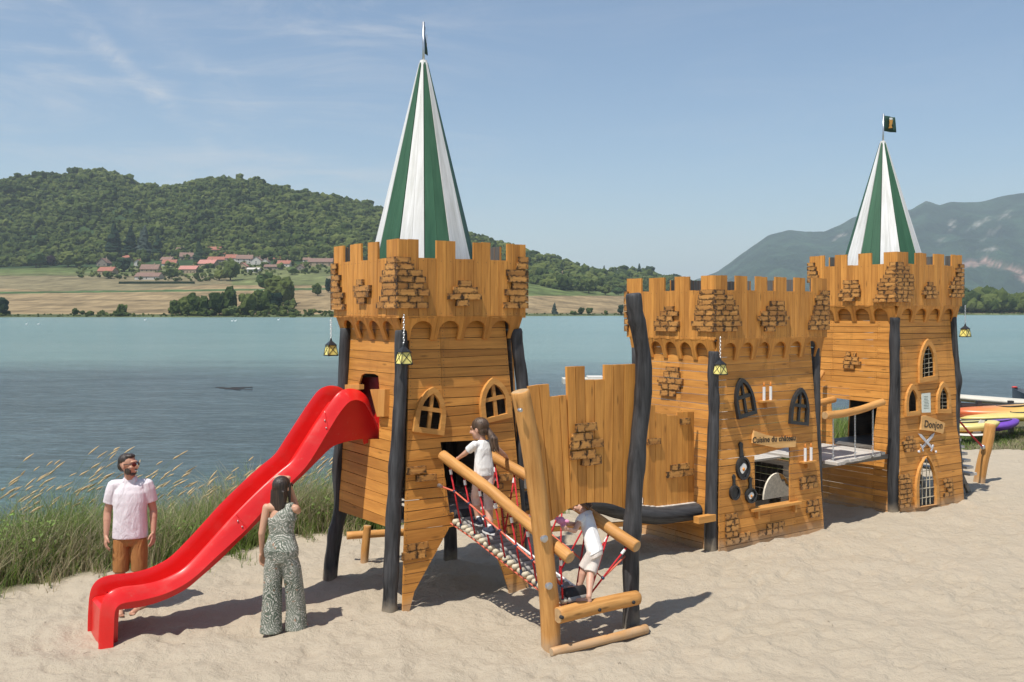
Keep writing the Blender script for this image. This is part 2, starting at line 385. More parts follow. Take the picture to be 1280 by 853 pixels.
# -- polygon tools for cutting openings out of planks
def clip_half(poly, p, q, keep_left=True):
    out = []; n = len(poly)
    def sd(a):
        s_ = (q[0] - p[0]) * (a[1] - p[1]) - (q[1] - p[1]) * (a[0] - p[0]); return s_ if keep_left else -s_
    for i in range(n):
        a, b_ = poly[i], poly[(i + 1) % n]; sa, sb = sd(a), sd(b_)
        if sa >= 0: out.append(a)
        if (sa > 0 and sb < 0) or (sa < 0 and sb > 0):
            t = sa / (sa - sb); out.append((a[0] + (b_[0] - a[0]) * t, a[1] + (b_[1] - a[1]) * t))
    return out
def parea(p): return 0.5 * abs(sum(p[i][0] * p[(i + 1) % len(p)][1] - p[(i + 1) % len(p)][0] * p[i][1] for i in range(len(p)))) if len(p) > 2 else 0
def ccw(p):
    A = sum(p[i][0] * p[(i + 1) % len(p)][1] - p[(i + 1) % len(p)][0] * p[i][1] for i in range(len(p)))
    return list(p) if A > 0 else list(reversed(p))
def subtract(pieces, hole):
    hole = ccw(hole); out = []
    for pc in pieces:
        rest = pc
        inter = pc
        for i in range(len(hole)): inter = clip_half(inter, hole[i], hole[(i + 1) % len(hole)])
        if parea(inter) < 1e-5: out.append(pc); continue
        order = sorted(range(len(hole)), key=lambda i: -abs(hole[i][1] - hole[(i + 1) % len(hole)][1]) / (1e-6 + math.dist(hole[i], hole[(i + 1) % len(hole)])))
        for i in order:
            o_ = clip_half(rest, hole[i], hole[(i + 1) % len(hole)], False)
            if parea(o_) > 4e-6: out.append(o_)
            rest = clip_half(rest, hole[i], hole[(i + 1) % len(hole)])
            if parea(rest) < 1e-6: break
    return out
def components(pcs):
    n = len(pcs); par = list(range(n))
    def fd(a):
        while par[a] != a: a = par[a]
        return a
    def touch(A, B):
        c = 0
        for i in range(len(A)):
            a, b_ = A[i], A[(i + 1) % len(A)]
            for k in range(9):
                t = (k + .5) / 9; x = a[0] + (b_[0] - a[0]) * t; y = a[1] + (b_[1] - a[1]) * t
                for j in range(len(B)):
                    p, q = B[j], B[(j + 1) % len(B)]; L2 = (q[0] - p[0]) ** 2 + (q[1] - p[1]) ** 2 + 1e-12
                    s_ = max(0, min(1, ((x - p[0]) * (q[0] - p[0]) + (y - p[1]) * (q[1] - p[1])) / L2))
                    if (x - p[0] - s_ * (q[0] - p[0])) ** 2 + (y - p[1] - s_ * (q[1] - p[1])) ** 2 < 1e-8: c += 1; break
        return c >= 2
    for i in range(n):
        for j in range(i):
            if fd(i) != fd(j) and (touch(pcs[i], pcs[j]) or touch(pcs[j], pcs[i])): par[fd(i)] = fd(j)
    gr = {}
    for i in range(n): gr.setdefault(fd(i), []).append(pcs[i])
    return list(gr.values())
NAILS = []
def plank_wall(face, parent, uL, uR, z0, z1, pitch, holes=(), t=0.022, tilt=0.012, gap=0.006, m=None, breaks=(), seed=1, d=0.0, bottom=None):
    """horizontal boards; uL,uR are functions of z"""
    rnd = random.Random(seed); n = max(1, round((z1 - z0) / pitch)); js = []
    for k in range(n + 1):
        zc_ = z0 + (z1 - z0) * k / n + (rnd.uniform(-.012, .012) if 0 < k < n else 0)
        s_ = rnd.uniform(-tilt, tilt) if 0 < k < n else 0
        if bottom and k == 0: s_ = bottom
        js.append((zc_, s_))
    um = (uL(z0) + uR(z0)) / 2
    for k in range(n):
        (za, sa), (zb, sb) = js[k], js[k + 1]; g_ = gap / 2 + rnd.uniform(-.0015, .002)
        zf = lambda u, b_: (zb + sb * (u - um) - g_) if b_ else (za + sa * (u - um) + g_)
        a, b_ = uL(za), uR(za); c, d_ = uL(zb), uR(zb)
        cuts = [None] + [x for x in breaks if rnd.random() < 0.75] + [None]
        segs = []
        for q in range(len(cuts) - 1):
            l0, l1 = (a, c) if cuts[q] is None else (cuts[q] + .002,) * 2
            r0, r1 = (b_, d_) if cuts[q + 1] is None else (cuts[q + 1] - .002,) * 2
            segs.append([(l0, zf(l0, 0)), (r0, zf(r0, 0)), (r1, zf(r1, 1)), (l1, zf(l1, 1))])
        dd = d + rnd.uniform(-.0018, .0018)
        for sg in segs:
            pcs = [sg]
            for h in holes: pcs = subtract(pcs, h)
            for comp in components(pcs) if len(pcs) > 1 else ([pcs] if pcs else []):
                if sum(map(parea, comp)) < 4e-4: continue
                g = G()
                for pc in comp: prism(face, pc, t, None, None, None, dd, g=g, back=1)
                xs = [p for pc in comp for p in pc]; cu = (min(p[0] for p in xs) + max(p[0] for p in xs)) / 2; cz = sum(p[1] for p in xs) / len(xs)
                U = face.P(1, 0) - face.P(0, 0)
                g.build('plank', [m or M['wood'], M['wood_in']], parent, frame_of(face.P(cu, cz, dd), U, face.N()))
                for uu in (min(p[0] for p in xs) + .03, max(p[0] for p in xs) - .03):
                    if max(p[0] for p in xs) - min(p[0] for p in xs) > .25:
                        for zz_ in (cz - .022, cz + .022): NAILS.append((face, uu, zz_, dd + t))
def flush_nails(parent):
    g = G()
    for face, u, z, d in NAILS:
        c = [(u + .0042 * math.cos(a), z + .0042 * math.sin(a)) for a in (0, 1.05, 2.1, 3.14, 4.19, 5.24)]
        prism(face, c, .0015, None, None, None, d, g=g)
    if g.v:
        o = g.build('nail_heads', [M['black']], parent); o['kind'] = 'stuff'
    NAILS.clear()
def parapet(face, parent, u0, u1, zb, zt, merlons, drop=0.2, t=0.028, seed=1, bw=0.105):
    """vertical boards; merlons = list of (ua, ub) that stand full height"""
    rnd = random.Random(seed); edges = [u0]
    for a, b_ in merlons: edges += [a, b_]
    edges.append(u1); edges = sorted(set(round(max(u0, min(u1, e)), 4) for e in edges))
    for i in range(len(edges) - 1):
        a, b_ = edges[i], edges[i + 1]
        if b_ - a < .01: continue
        mid = (a + b_) / 2; up = any(x - 1e-3 <= mid <= y + 1e-3 for x, y in merlons)
        k = max(1, round((b_ - a) / bw)); 
        for j in range(k):
            p = a + (b_ - a) * j / k + .002; q = a + (b_ - a) * (j + 1) / k - .002
            top = (zt if up else zt - drop) + rnd.uniform(-.004, .004)
            s_ = rnd.choice((-1, 1)) * rnd.uniform(.010, .022)          # hand-cut lower end
            bot = zb + rnd.uniform(-.006, .006)
            poly = [(p, bot + max(0, s_)), (p + (q - p) * .35, bot + .002), (p + (q - p) * .65, bot), (q, bot + max(0, -s_)), (q, top), (p, top)]
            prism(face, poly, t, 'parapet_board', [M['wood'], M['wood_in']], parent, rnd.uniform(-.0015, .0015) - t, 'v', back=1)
            for zz_ in (bot + .045, zt - drop - .03): NAILS.append((face, (p + q) / 2, zz_, 0.0))
def arches(face, parent, u0, u1, zb, zt, n, t=0.03, seed=1, end=0.10):
    """the machicolation under the parapet: n arch boards side by side, each with its cut-out"""
    w = (u1 - u0 - 2 * end) / n
    for k in range(n):
        a = u0 + end + w * k; b_ = a + w
        if k == 0: a0 = u0 
        else: a0 = a + .0015
        b0 = u1 if k == n - 1 else b_ - .0015
        pw = w * .13; poly = [(a0, zt), (a0, zb), (a + pw, zb)]
        hgt = (zt - zb) * .80
        for s_ in range(9):
            th = math.pi * (1 - s_ / 8); cx = (a + b_) / 2; rr = (w / 2 - pw)
            poly.append((cx + rr * math.cos(th), zb + hgt * .55 + hgt * .45 * math.sin(th)))
        poly += [(b_ - pw, zb), (b0, zb), (b0, zt)]
        prism(face, poly, t, 'arch_board', M['wood'], parent, 0, 'v')
def brick_rows(face, parent, rows, d=0.0, t=0.028, bl=0.155, seed=1, px=True, jit=0.005, edge=None, gap=0.002):
    """rows = (x_left, x_right, y_top, y_bottom) in photo pixels on the wall, or (u0,u1,ztop,zbot)"""
    rnd = random.Random(seed)
    for i, (xl, xr, yt, yb) in enumerate(rows):
        if px:
            u0, z0 = face.px(xl, (yt + yb) / 2, d); u1, z1 = face.px(xr, (yt + yb) / 2, d)
            zc_ = (z0 + z1) / 2; sc_ = abs(face.px(xl, yt, d)[1] - face.px(xl, yb, d)[1]); za, zb = zc_ - sc_ / 2, zc_ + sc_ / 2
        else: u0, u1, zb, za = xl, xr, yt, yb
        if u0 > u1: u0, u1 = u1, u0
        if edge is not None:                                # run to the corner of the tower
            e_, side = edge
            if side < 0: u0 = e_
            else: u1 = e_
        n = max(1, round((u1 - u0) / bl)); cuts = [u0]
        for k in range(1, n): cuts.append(u0 + (u1 - u0) * (k + (0.22 if i % 2 else -0.18)) / n)
        cuts.append(u1)
        for k in range(n):
            a, b_ = cuts[k] + gap / 2, cuts[k + 1] - gap / 2
            if b_ - a < .015: continue
            dd = rnd.uniform(-.003, .004)
            g = G(); q = .004
            poly = [(a, za + gap / 2 + rnd.uniform(0, jit)), (b_, za + gap / 2 + rnd.uniform(0, jit)), (b_ - rnd.uniform(0, jit), zb - gap / 2), (a + rnd.uniform(0, jit), zb - gap / 2)]
            prism(face, poly, t + dd, 'brick', M['brick'], parent, d)
def gothic(bl, br, ap, s=1.0, tscale=None):
    """pointed-arch outline through two base corners and the apex (all (u,z)); s shrinks it about its middle"""
    mx_ = ((bl[0] + br[0]) / 2, (bl[1] + br[1]) / 2)
    ex = ((br[0] - bl[0]) / 2, (br[1] - bl[1]) / 2); ey = (ap[0] - mx_[0], ap[1] - mx_[1])
    S = [(-1, 0), (1, 0), (1.0, .22), (.99, .42), (.90, .58), (.74, .73), (.50, .86), (.24, .95), (0, 1.0), (-.24, .95), (-.50, .86), (-.74, .73), (-.90, .58), (-.99, .42), (-1.0, .22)]
    out = []
    for a, b_ in S:
        a *= s; b_ = .44 + (b_ - .44) * (s if tscale is None else tscale)
        out.append((mx_[0] + ex[0] * a + ey[0] * b_, mx_[1] + ex[1] * a + ey[1] * b_))
    return out
def ring(face, outer, inner, t, name, m, parent, d):
    n = len(outer)
    v = [face.P(*p, d) for p in outer] + [face.P(*p, d) for p in inner] + [face.P(*p, d + t) for p in outer] + [face.P(*p, d + t) for p in inner]
    f = []
    for i in range(n):
        j = (i + 1) % n
        f += [(i, j, n + j, n + i), (2 * n + i, 3 * n + i, 3 * n + j, 2 * n + j), (i, 2 * n + i, 2 * n + j, j), (n + i, n + j, 3 * n + j, 3 * n + i)]
    return mk(name, v, f, m, parent, frame_of(v[0], v[1] - v[0], face.N()))
def gothic_window(face, parent, bl, br, ap, m, d=0.022, t=0.035, s=0.74, bars=True, net=False, sill=True, label=None):
    o_ = gothic(bl, br, ap); i_ = gothic(bl, br, ap, s, s * 1.06)
    fr = ring(face, o_, i_, t, 'window_frame', m, parent, d)
    if label: fr['label'] = label
    def pt(a, b_):
        mx_ = ((bl[0] + br[0]) / 2, (bl[1] + br[1]) / 2)
        return (mx_[0] + (br[0] - bl[0]) / 2 * a + (ap[0] - mx_[0]) * b_, mx_[1] + (br[1] - bl[1]) / 2 * a + (ap[1] - mx_[1]) * b_)
    if bars:
        w = .10
        for poly in ([pt(-w, .10), pt(w, .10), pt(w, .86), pt(-w, .86)], [pt(-.78, .47), pt(.78, .47), pt(.78, .56), pt(-.78, .56)]):
            prism(face, poly, t * .62 if poly[0] != pt(-.78, .47) else t * .70, 'window_bar', m, fr, d)
    if net:
        g = G()
        for a in np.linspace(-.8, .8, net):
            g.add(*tube_vf([face.P(*pt(a * .9, .05), d), face.P(*pt(a * .9, .9 - .35 * abs(a)), d)], .0035, 5)[:2])
        for b_ in np.linspace(.1, .85, net + 4):
            hw = .8 if b_ < .5 else .8 * (1 - ((b_ - .5) / .5) ** 1.6)
            g.add(*tube_vf([face.P(*pt(-hw, b_), d), face.P(*pt(hw, b_), d)], .0035, 5)[:2])
        g.build('net', [M['cream']], fr)
    return fr, i_

# ------------------------------------------------------------------ ground, beach, lake
WATER_Z = -0.95
_VT = {}
def vnoise(X, Y, seed):                                     # smooth value noise on arrays
    if seed not in _VT: _VT[seed] = np.random.default_rng(seed).random((256, 256)).astype(np.float32)
    r = _VT[seed]
    xi = np.floor(X).astype(int); yi = np.floor(Y).astype(int); fx = X - xi; fy = Y - yi
    fx = fx * fx * (3 - 2 * fx); fy = fy * fy * (3 - 2 * fy)
    a = r[xi % 256, yi % 256]; b_ = r[(xi + 1) % 256, yi % 256]; c = r[xi % 256, (yi + 1) % 256]; d = r[(xi + 1) % 256, (yi + 1) % 256]
    return (a * (1 - fx) + b_ * fx) * (1 - fy) + (c * (1 - fx) + d * fx) * fy - 0.5
def fbm(X, Y, seed, oct=4, gain=0.5):
    s = 0; a = 1.0
    for i in range(oct): s = s + a * vnoise(X * 2 ** i + 17.3 * i, Y * 2 ** i + 9.1 * i, seed + i); a *= gain
    return s
def rl(X, Y): return (X - OX) * RH.x + (Y - OY) * RH.y, (X - OX) * LH.x + (Y - OY) * LH.y
def bank_edge(r):                                           # l at which the sand ends
    return 3.8 + 0.25 * np.sin(r * 0.9) + 0.22 * np.sin(r * 2.3 + 1) + np.clip(-(r + 2.2) * 0.35, -.0, 1.2) * -0.4 + np.clip(r - 13, 0, 40) * -0.16
def shore(r):                                               # l of the waterline
    return 6.6 + np.clip(r - 9, 0, 8) * 0.95
_pr = random.Random(77); PRINTS = []
for _k in range(22):                                         # a few walked lines of footprints, left and right foot in turn
    _x, _y, _a = _pr.uniform(-4.5, 7.5), _pr.uniform(8.8, 15), _pr.uniform(0, 6.28)
    for _j in range(_pr.randint(5, 10)):
        _s = 1 if _j % 2 else -1; PRINTS.append((_x - math.sin(_a) * .09 * _s, _y + math.cos(_a) * .09 * _s, math.cos(_a + .12 * _s), math.sin(_a + .12 * _s), _pr.uniform(.018, .032)))
        _a += _pr.uniform(-.15, .15); _x += math.cos(_a) * .52; _y += math.sin(_a) * .52
POSTS = [(-.08, .1), (-.06, 1.64), (1.7, .1), (1.62, 1.6), (4.9, .08), (7.2, .08), (9.09, .08), (10.97, .08), (.75, -1.8), (1.79, -1.8), (.58, 2.06)]
def sand_h(X, Y):
    r, l = rl(X, Y)
    h = 0.045 * fbm(X * 1.5, Y * 1.5, 3, 2) + 0.055 * fbm(X * 3.6, Y * 3.6, 5, 3) + 0.024 * fbm(X * 10, Y * 12, 8, 2)
    dm = vnoise(X * 2.6, Y * 2.6, 21)                        # footprints
    h = h - 0.030 * np.clip(dm - 0.22, 0, 1) * 4
    for px0, py0, ca, sa, d_ in PRINTS:
        qx = X - px0; qy = Y - py0; a_ = (qx * ca + qy * sa) / .15; b_ = (-qx * sa + qy * ca) / .065; q2 = a_ * a_ + b_ * b_
        h = h - d_ * np.exp(-q2 * 1.2) + d_ * .45 * np.exp(-(np.sqrt(q2) - 1.55) ** 2 * 5)
    rs_, ls_ = r + 3.05, l - 1.08; q2 = (rs_ / .42) ** 2 + (ls_ / .42) ** 2; h = h - .018 * np.exp(-q2) + .03 * np.exp(-(np.sqrt(q2) - 1.5) ** 2 * 4)
    for pr, pl in POSTS: h = h + .040 * np.exp(-(((r - pr) / .17) ** 2 + ((l - pl) / .17) ** 2))
    near = np.exp(-((l - (-0.35)) / 0.5) ** 2) * ((r > 5.0) & (r < 11)); h = h + 0.02 * near
    be = bank_edge(r); sh = shore(r)
    t = np.clip((l - be) / (sh - be), 0, 1.6)
    drop = -0.95 * np.where(t < 1, t * t * (1.6 - .6 * t), 1 + (t - 1) * 1.3)
    return h * np.clip(1 - (l - be) * .5, .4, 1) + np.where(l > be, drop, 0)
nu, nr = 620, 430
uu = np.concatenate([np.linspace(-2.6, -.82, 30, endpoint=False), np.linspace(-.82, .82, nu - 60), np.linspace(.85, 2.6, 30)])
YY = np.concatenate([np.linspace(-4, 5.5, 24, endpoint=False), 5.5 * (60 / 5.5) ** (np.linspace(0, 1, nr - 24))])
US, YS = np.meshgrid(uu, YY); XS = US * np.maximum(YS, 6.0)
HS = sand_h(XS, YS)
V = np.stack([XS, YS, HS], -1).reshape(-1, 3); nR, nC = XS.shape
i = np.arange(nR - 1)[:, None] * nC + np.arange(nC - 1)[None, :]
Fq = np.stack([i, i + 1, i + nC + 1, i + nC], -1).reshape(-1, 4)
rr, ll = rl(XS, YS)
grassy = np.clip((ll - bank_edge(rr)) / 0.25 + 0.5 + 1.2 * fbm(XS * 4, YS * 4, 44, 2), 0, 1)
m, nt, p = mat('beach_sand'); b = NB(nt)
pos = b.pos()
at = nt.nodes.new('ShaderNodeAttribute'); at.attribute_name = 'tint'
g0 = b.noise(pos, 0.6, 5, 0.6); g1 = b.noise(pos, 5, 6, 0.65); g2 = b.noise(pos, 180, 3, 0.7)
sand = b.mix(g1, (0.355, 0.292, 0.204), (0.480, 0.405, 0.298))
sand = b.mix(b.mr(g0, 0.35, 0.7), sand, (0.43, 0.36, 0.265))
sand = b.mix(b.mr(g2, 0.35, 0.75, 0, .5), sand, (0.58, 0.515, 0.425))
sand = b.mix(b.mr(b.noise(pos, 42, 2, 0.8), 0.70, 0.74, 0, .6), sand, (0.22, 0.17, 0.12))
soil = b.mix(b.noise(pos, 9, 6, 0.7), (0.075, 0.075, 0.035), (0.20, 0.18, 0.10))
b.set(p.inputs['Base Color'], b.mix(b.sepx(at.outputs['Color'])[0], sand, soil))
p.inputs['Roughness'].default_value = 0.95; p.inputs['Specular IOR Level'].default_value = 0.15
bh = b.m('ADD', b.m('MULTIPLY', b.noise(pos, 9, 6, 0.62), 1.0), b.m('MULTIPLY', b.noise(pos, 70, 4, 0.7), 0.22))
b.set(p.inputs['Normal'], b.bump(bh, 0.9, 0.06))
M['sand'] = m
np_mesh('beach_ground', V, Fq, M['sand'], None, True, 'structure', attr=np.stack([grassy.ravel()] * 3, -1))

# the lake: one large sheet; the darker look of its wind-ruffled band is put into the colour
m, nt, p = mat('lake_water'); b = NB(nt); pos = b.pos(); s = b.sepx(pos)
yy = b.m('ADD', s[1], b.m('ADD', b.m('MULTIPLY', s[0], 0.06), b.m('MULTIPLY', b.m('SUBTRACT', b.noise(b.map(pos, (0.020, 0.07, 1)), 1, 5, 0.6), 0.5), 34.0)))
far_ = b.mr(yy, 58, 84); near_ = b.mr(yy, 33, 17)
gust_tint = b.mr(b.noise(b.map(pos, (0.006, 0.03, 1)), 1, 5, 0.65), 0.35, 0.65)
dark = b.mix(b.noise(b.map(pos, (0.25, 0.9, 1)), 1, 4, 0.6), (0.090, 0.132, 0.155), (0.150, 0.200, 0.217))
col = b.mix(far_, dark, b.mix(gust_tint, (0.190, 0.300, 0.295), (0.235, 0.340, 0.325)))
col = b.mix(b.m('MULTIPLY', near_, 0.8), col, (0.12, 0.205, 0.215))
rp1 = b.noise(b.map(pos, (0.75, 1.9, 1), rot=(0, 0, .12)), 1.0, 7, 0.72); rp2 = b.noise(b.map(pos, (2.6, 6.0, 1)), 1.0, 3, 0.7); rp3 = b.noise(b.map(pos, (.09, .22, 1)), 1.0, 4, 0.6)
ripple_tone = b.m('ADD', b.m('MULTIPLY', rp1, .5), b.m('ADD', b.m('MULTIPLY', rp2, .3), b.m('MULTIPLY', rp3, .2)))
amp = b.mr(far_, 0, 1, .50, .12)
col = b.mix(1.0, col, b.mix(amp, (1.0, 1.0, 1.0), b.ramp(ripple_tone, [(0.38, 0.25), (0.50, 0.95), (0.62, 2.0)])), 'MULTIPLY')  # light and dark sides of the ripples are painted into the base colour
b.set(p.inputs['Base Color'], col); p.inputs['Roughness'].default_value = 0.22; p.inputs['IOR'].default_value = 1.33
b.set(p.inputs['Specular IOR Level'], b.mr(far_, 0, 1, 0.42, 0.5))
w1 = b.noise(b.map(pos, (1.2, 3.2, 1), rot=(0, 0, 0.18)), 1.0, 6, 0.68)
w2 = b.noise(b.map(pos, (3.6, 8.5, 1), rot=(0, 0, -0.2)), 1.0, 4, 0.6)
w3 = b.noise(b.map(pos, (0.10, 0.5, 1)), 1.0, 6, 0.7)
hh = b.m('ADD', b.m('MULTIPLY', w1, 0.55), b.m('ADD', b.m('MULTIPLY', w2, 0.16), b.m('MULTIPLY', w3, 0.9)))
b.set(p.inputs['Normal'], b.bump(hh, 1.0, 0.75))
M['water'] = m
mk('lake_water', [(-3000, 8, WATER_Z), (3500, 8, WATER_Z), (3500, 1400, WATER_Z), (-3000, 1400, WATER_Z)], [(0, 1, 2, 3)], m, kind='structure')
M['soil'] = plain('distant_ground', (0.13, 0.14, 0.07), 0.95, vary=0.3, sc=0.01)
mk('distant_ground', [(-30000, -12000, -3.2), (30000, -12000, -3.2), (30000, 42000, -3.2), (-30000, 42000, -3.2)], [(0, 1, 2, 3)], M['soil'], kind='structure')

# ------------------------------------------------------------------ far shore: fields, wooded hills, village
RX = np.array([-900, -400, 0, 30, 60, 85, 110, 130, 150, 175, 205, 230, 250, 280, 320, 360, 400, 440, 470, 500, 560, 600, 640, 660, 700, 720, 745, 770, 799, 834, 874, 920, 1000, 1200, 1280, 1800, 2400.])
RY = np.array([232, 226, 221, 222, 222, 219, 214, 215, 221, 230, 234, 230, 226, 225, 232, 241, 249, 257, 264, 272, 288, 296, 308, 318, 325, 334, 340, 340, 338, 345, 352, 362, 370, 372, 372, 372, 372.])
SHX = np.array([-2000, 400, 700, 1000, 1280, 2400.]); SHYD = np.array([575, 575, 700, 840, 860, 900.])
def px_of(X, Y): return 640 + 1210 * X / np.maximum(Y, 1)
def hill_h(X, Y):
    x = px_of(X, Y); rdy = np.interp(x, RX, RY); sh = np.interp(x, SHX, SHYD)
    ridgeY = 1750.0
    tree = np.interp(x, [0, 90, 150, 640, 900], [22, 15, 11, 11, 14])
    rz = CAM_H + (388 - rdy) / 1210 * ridgeY - tree
    rz = np.maximum(rz, 1.0)
    vil = np.minimum(np.interp(x, [0, 400, 620, 900], [37, 40, 34, 2]), rz * .9)
    forest0 = np.minimum(vil * 1.55, rz * 0.95)
    t = Y
    z = np.where(t < sh, WATER_Z - 0.8 - (sh - t) * 0.05, 0)
    a = np.clip((t - sh) / 25, 0, 1); z1 = WATER_Z - .6 + a * 1.9
    b1 = np.clip((t - sh - 25) / (1000 - sh - 25), 0, 1)
    z1 = z1 + (vil - 1) * b1 ** 1.15
    c = np.clip((t - 1000) / 160, 0, 1); z1 = z1 + (forest0 - vil) * c
    dd = np.clip((t - 1160) / (ridgeY - 1160), 0, 1); prof = np.sin(dd * math.pi / 2) ** 1.15
    z1 = z1 + (rz - forest0) * prof
    lump = fbm(X / 190, Y / 190, 61, 4) * 26 * np.sin(np.clip(dd, 0, 1) * math.pi) * np.clip(rz / 120, 0, 1)
    z1 = z1 + lump + fbm(X / 60, Y / 60, 66, 2) * 1.6 * np.clip(b1 * 3, 0, 1)
    back = np.clip((t - ridgeY) / 1200, 0, 1); z1 = z1 - (rz + 2) * back * back * 1.0
    return np.where(t < sh, z, z1)
xs_ = np.linspace(-700, 2300, 500); ys_ = np.concatenate([np.linspace(540, 1000, 90, endpoint=False), np.linspace(1000, 1200, 40, endpoint=False), np.linspace(1200, 1800, 70, endpoint=False), np.linspace(1800, 3000, 24)])
PXG, YG = np.meshgrid(xs_, ys_); XG = (PXG - 640) / 1210 * YG; ZG = hill_h(XG, YG)
V = np.stack([XG, YG, ZG], -1).reshape(-1, 3); nR, nC = XG.shape
i = np.arange(nR - 1)[:, None] * nC + np.arange(nC - 1)[None, :]
Fq = np.stack([i, i + 1, i + nC + 1, i + nC], -1).reshape(-1, 4)
# crops and meadows: each field has its own colour
def field_col(X, Y, Z):
    x = px_of(X, Y); ypx = 388 - (Z - CAM_H) / Y * 1210
    tan = np.array([0.250, 0.185, 0.100]); tan2 = np.array([0.190, 0.160, 0.088]); grn = np.array([0.105, 0.135, 0.045]); grn2 = np.array([0.135, 0.150, 0.060]); drk = np.array([0.035, 0.06, 0.022]); bankc = np.array([0.10, 0.12, 0.05])
    col = np.zeros(X.shape + (3,)); n = fbm(X / 40, Y / 12, 77, 4); n2 = fbm(X / 9, Y / 5, 79, 3)
    edge = 360 + 4 * np.sin(x / 70) - (x - 100) * 0.008
    col[:] = tan
    col = np.where((ypx < edge)[..., None], tan2, col)
    col = np.where(((ypx < 345) & (x < 620))[..., None], grn2, col)
    col = np.where(((ypx < 341) & (x < 160))[..., None], grn, col)
    col = np.where(((np.abs(x - 350) < 62) & (ypx < 357))[..., None], grn2, col)
    col = np.where(((x > 600) & (ypx < 370))[..., None], grn, col)
    col = np.where(((x > 900) & (ypx < 389))[..., None], np.array([0.25, 0.21, 0.11]), col)
    sh = np.interp(x, SHX, SHYD)
    col = np.where((Y < sh + 34)[..., None], bankc, col)
    hed = (np.abs(ypx - (365 - (x - 100) * 0.012)) < 1.2) & (x < 430)
    col = np.where(hed[..., None], drk * 1.8, col)
    col = np.where((Y > 1120)[..., None], drk, col)
    col = col * (1 + 0.55 * n + 0.5 * n2)[..., None]
    return np.clip(col, 0.01, 0.7)
FC = field_col(XG, YG, ZG)
m, nt, p = mat('far_fields'); b = NB(nt)
at = nt.nodes.new('ShaderNodeAttribute'); at.attribute_name = 'tint'
n = b.noise(b.map(b.pos(), (0.12, 0.03, 0.1)), 1.0, 8, 0.72)
b.set(p.inputs['Base Color'], b.mix(1.0, at.outputs['Color'], b.ramp(n, [(0.3, 0.66), (0.7, 1.25)]), 'MULTIPLY'))
p.inputs['Roughness'].default_value = 0.95; p.inputs['Specular IOR Level'].default_value = 0.1
np_mesh('hills_and_fields', V, Fq, m, None, True, 'structure', attr=FC.reshape(-1, 3))

# foliage material shared by far trees: each crown has its own green
def foliage(name, dark, mid, light, sc=0.6):
    m, nt, p = mat(name); b = NB(nt)
    r = b.oi(); pos = b.pos()
    n = b.noise(pos, sc, 5, 0.7); n2 = b.noise(pos, 0.006, 3, 0.6)
    c = b.ramp(b.m('ADD', b.m('MULTIPLY', n, 0.42), b.m('ADD', b.m('MULTIPLY', r, 0.42), b.m('MULTIPLY', n2, 0.36))), [(0.30, dark), (0.55, mid), (0.88, light)])
    b.set(p.inputs['Base Color'], c); p.inputs['Roughness'].default_value = 0.9; p.inputs['Specular IOR Level'].default_value = 0.12
    b.set(p.inputs['Normal'], b.bump(b.noise(pos, sc * 1.6, 4, 0.7), 1.0, 1.2 / max(sc, .3)))
    return m
M['far_leaf'] = foliage('far_foliage', (0.020, 0.036, 0.010), (0.062, 0.090, 0.020), (0.150, 0.175, 0.045))
M['dark_leaf'] = foliage('dark_conifer_foliage', (0.008, 0.022, 0.012), (0.016, 0.035, 0.018), (0.03, 0.055, 0.025))
M['grey_leaf'] = foliage('grey_green_foliage', (0.05, 0.07, 0.055), (0.08, 0.105, 0.085), (0.12, 0.145, 0.12))
M['pale_leaf'] = foliage('pale_green_foliage', (0.04, 0.075, 0.02), (0.085, 0.125, 0.035), (0.15, 0.19, 0.07))
M['purple_leaf'] = foliage('purple_foliage', (0.02, 0.012, 0.018), (0.035, 0.02, 0.03), (0.06, 0.035, 0.045))
M['trunk'] = plain('tree_bark', (0.09, 0.07, 0.05), 0.9, vary=0.3)
def crown_arrays(seed, lobes=9, sub=2, flat=1.0, conic=False):
    """an uneven crown made of overlapping leaf clumps; unit radius, base at z=0"""
    rnd = np.random.default_rng(seed); bm = bmesh.new(); bmesh.ops.create_icosphere(bm, subdivisions=sub, radius=1)
    bv = np.array([v.co[:] for v in bm.verts]); bf = np.array([[v.index for v in f.verts] for f in bm.faces]); bm.free()
    Vs = []; Fs = []; o = 0
    for k in range(lobes):
        if conic:
            h = k / lobes; c = np.array([rnd.normal(0, .06), rnd.normal(0, .06), .2 + 2.4 * h]); rad = .62 * (1 - h) + .12; sz = np.array([rad, rad, .42])
        else:
            th = rnd.uniform(0, 6.28); q = rnd.uniform(0, .62); c = np.array([q * math.cos(th), q * math.sin(th), rnd.uniform(.45, 1.35 * flat)]); rad = rnd.uniform(.34, .58); sz = np.array([rad, rad, rad * .85])
            if k == 0: c = np.array([0, 0, .8 * flat]); sz = np.array([.7, .7, .65])
        n = 1 + .22 * np.sin(bv @ rnd.normal(0, 4, 3) + rnd.uniform(0, 6)) + rnd.normal(0, .10, len(bv))
        Vs.append(bv * n[:, None] * sz + c); Fs.append(bf + o); o += len(bv)
    return np.concatenate(Vs), np.concatenate(Fs)
def proto_mesh(seed, m, **kw):
    v, f = crown_arrays(seed, **kw)
    me = bpy.data.meshes.new('crown'); me.from_pydata(v.tolist(), [], f.tolist()); me.materials.append(m); me.update()
    return me
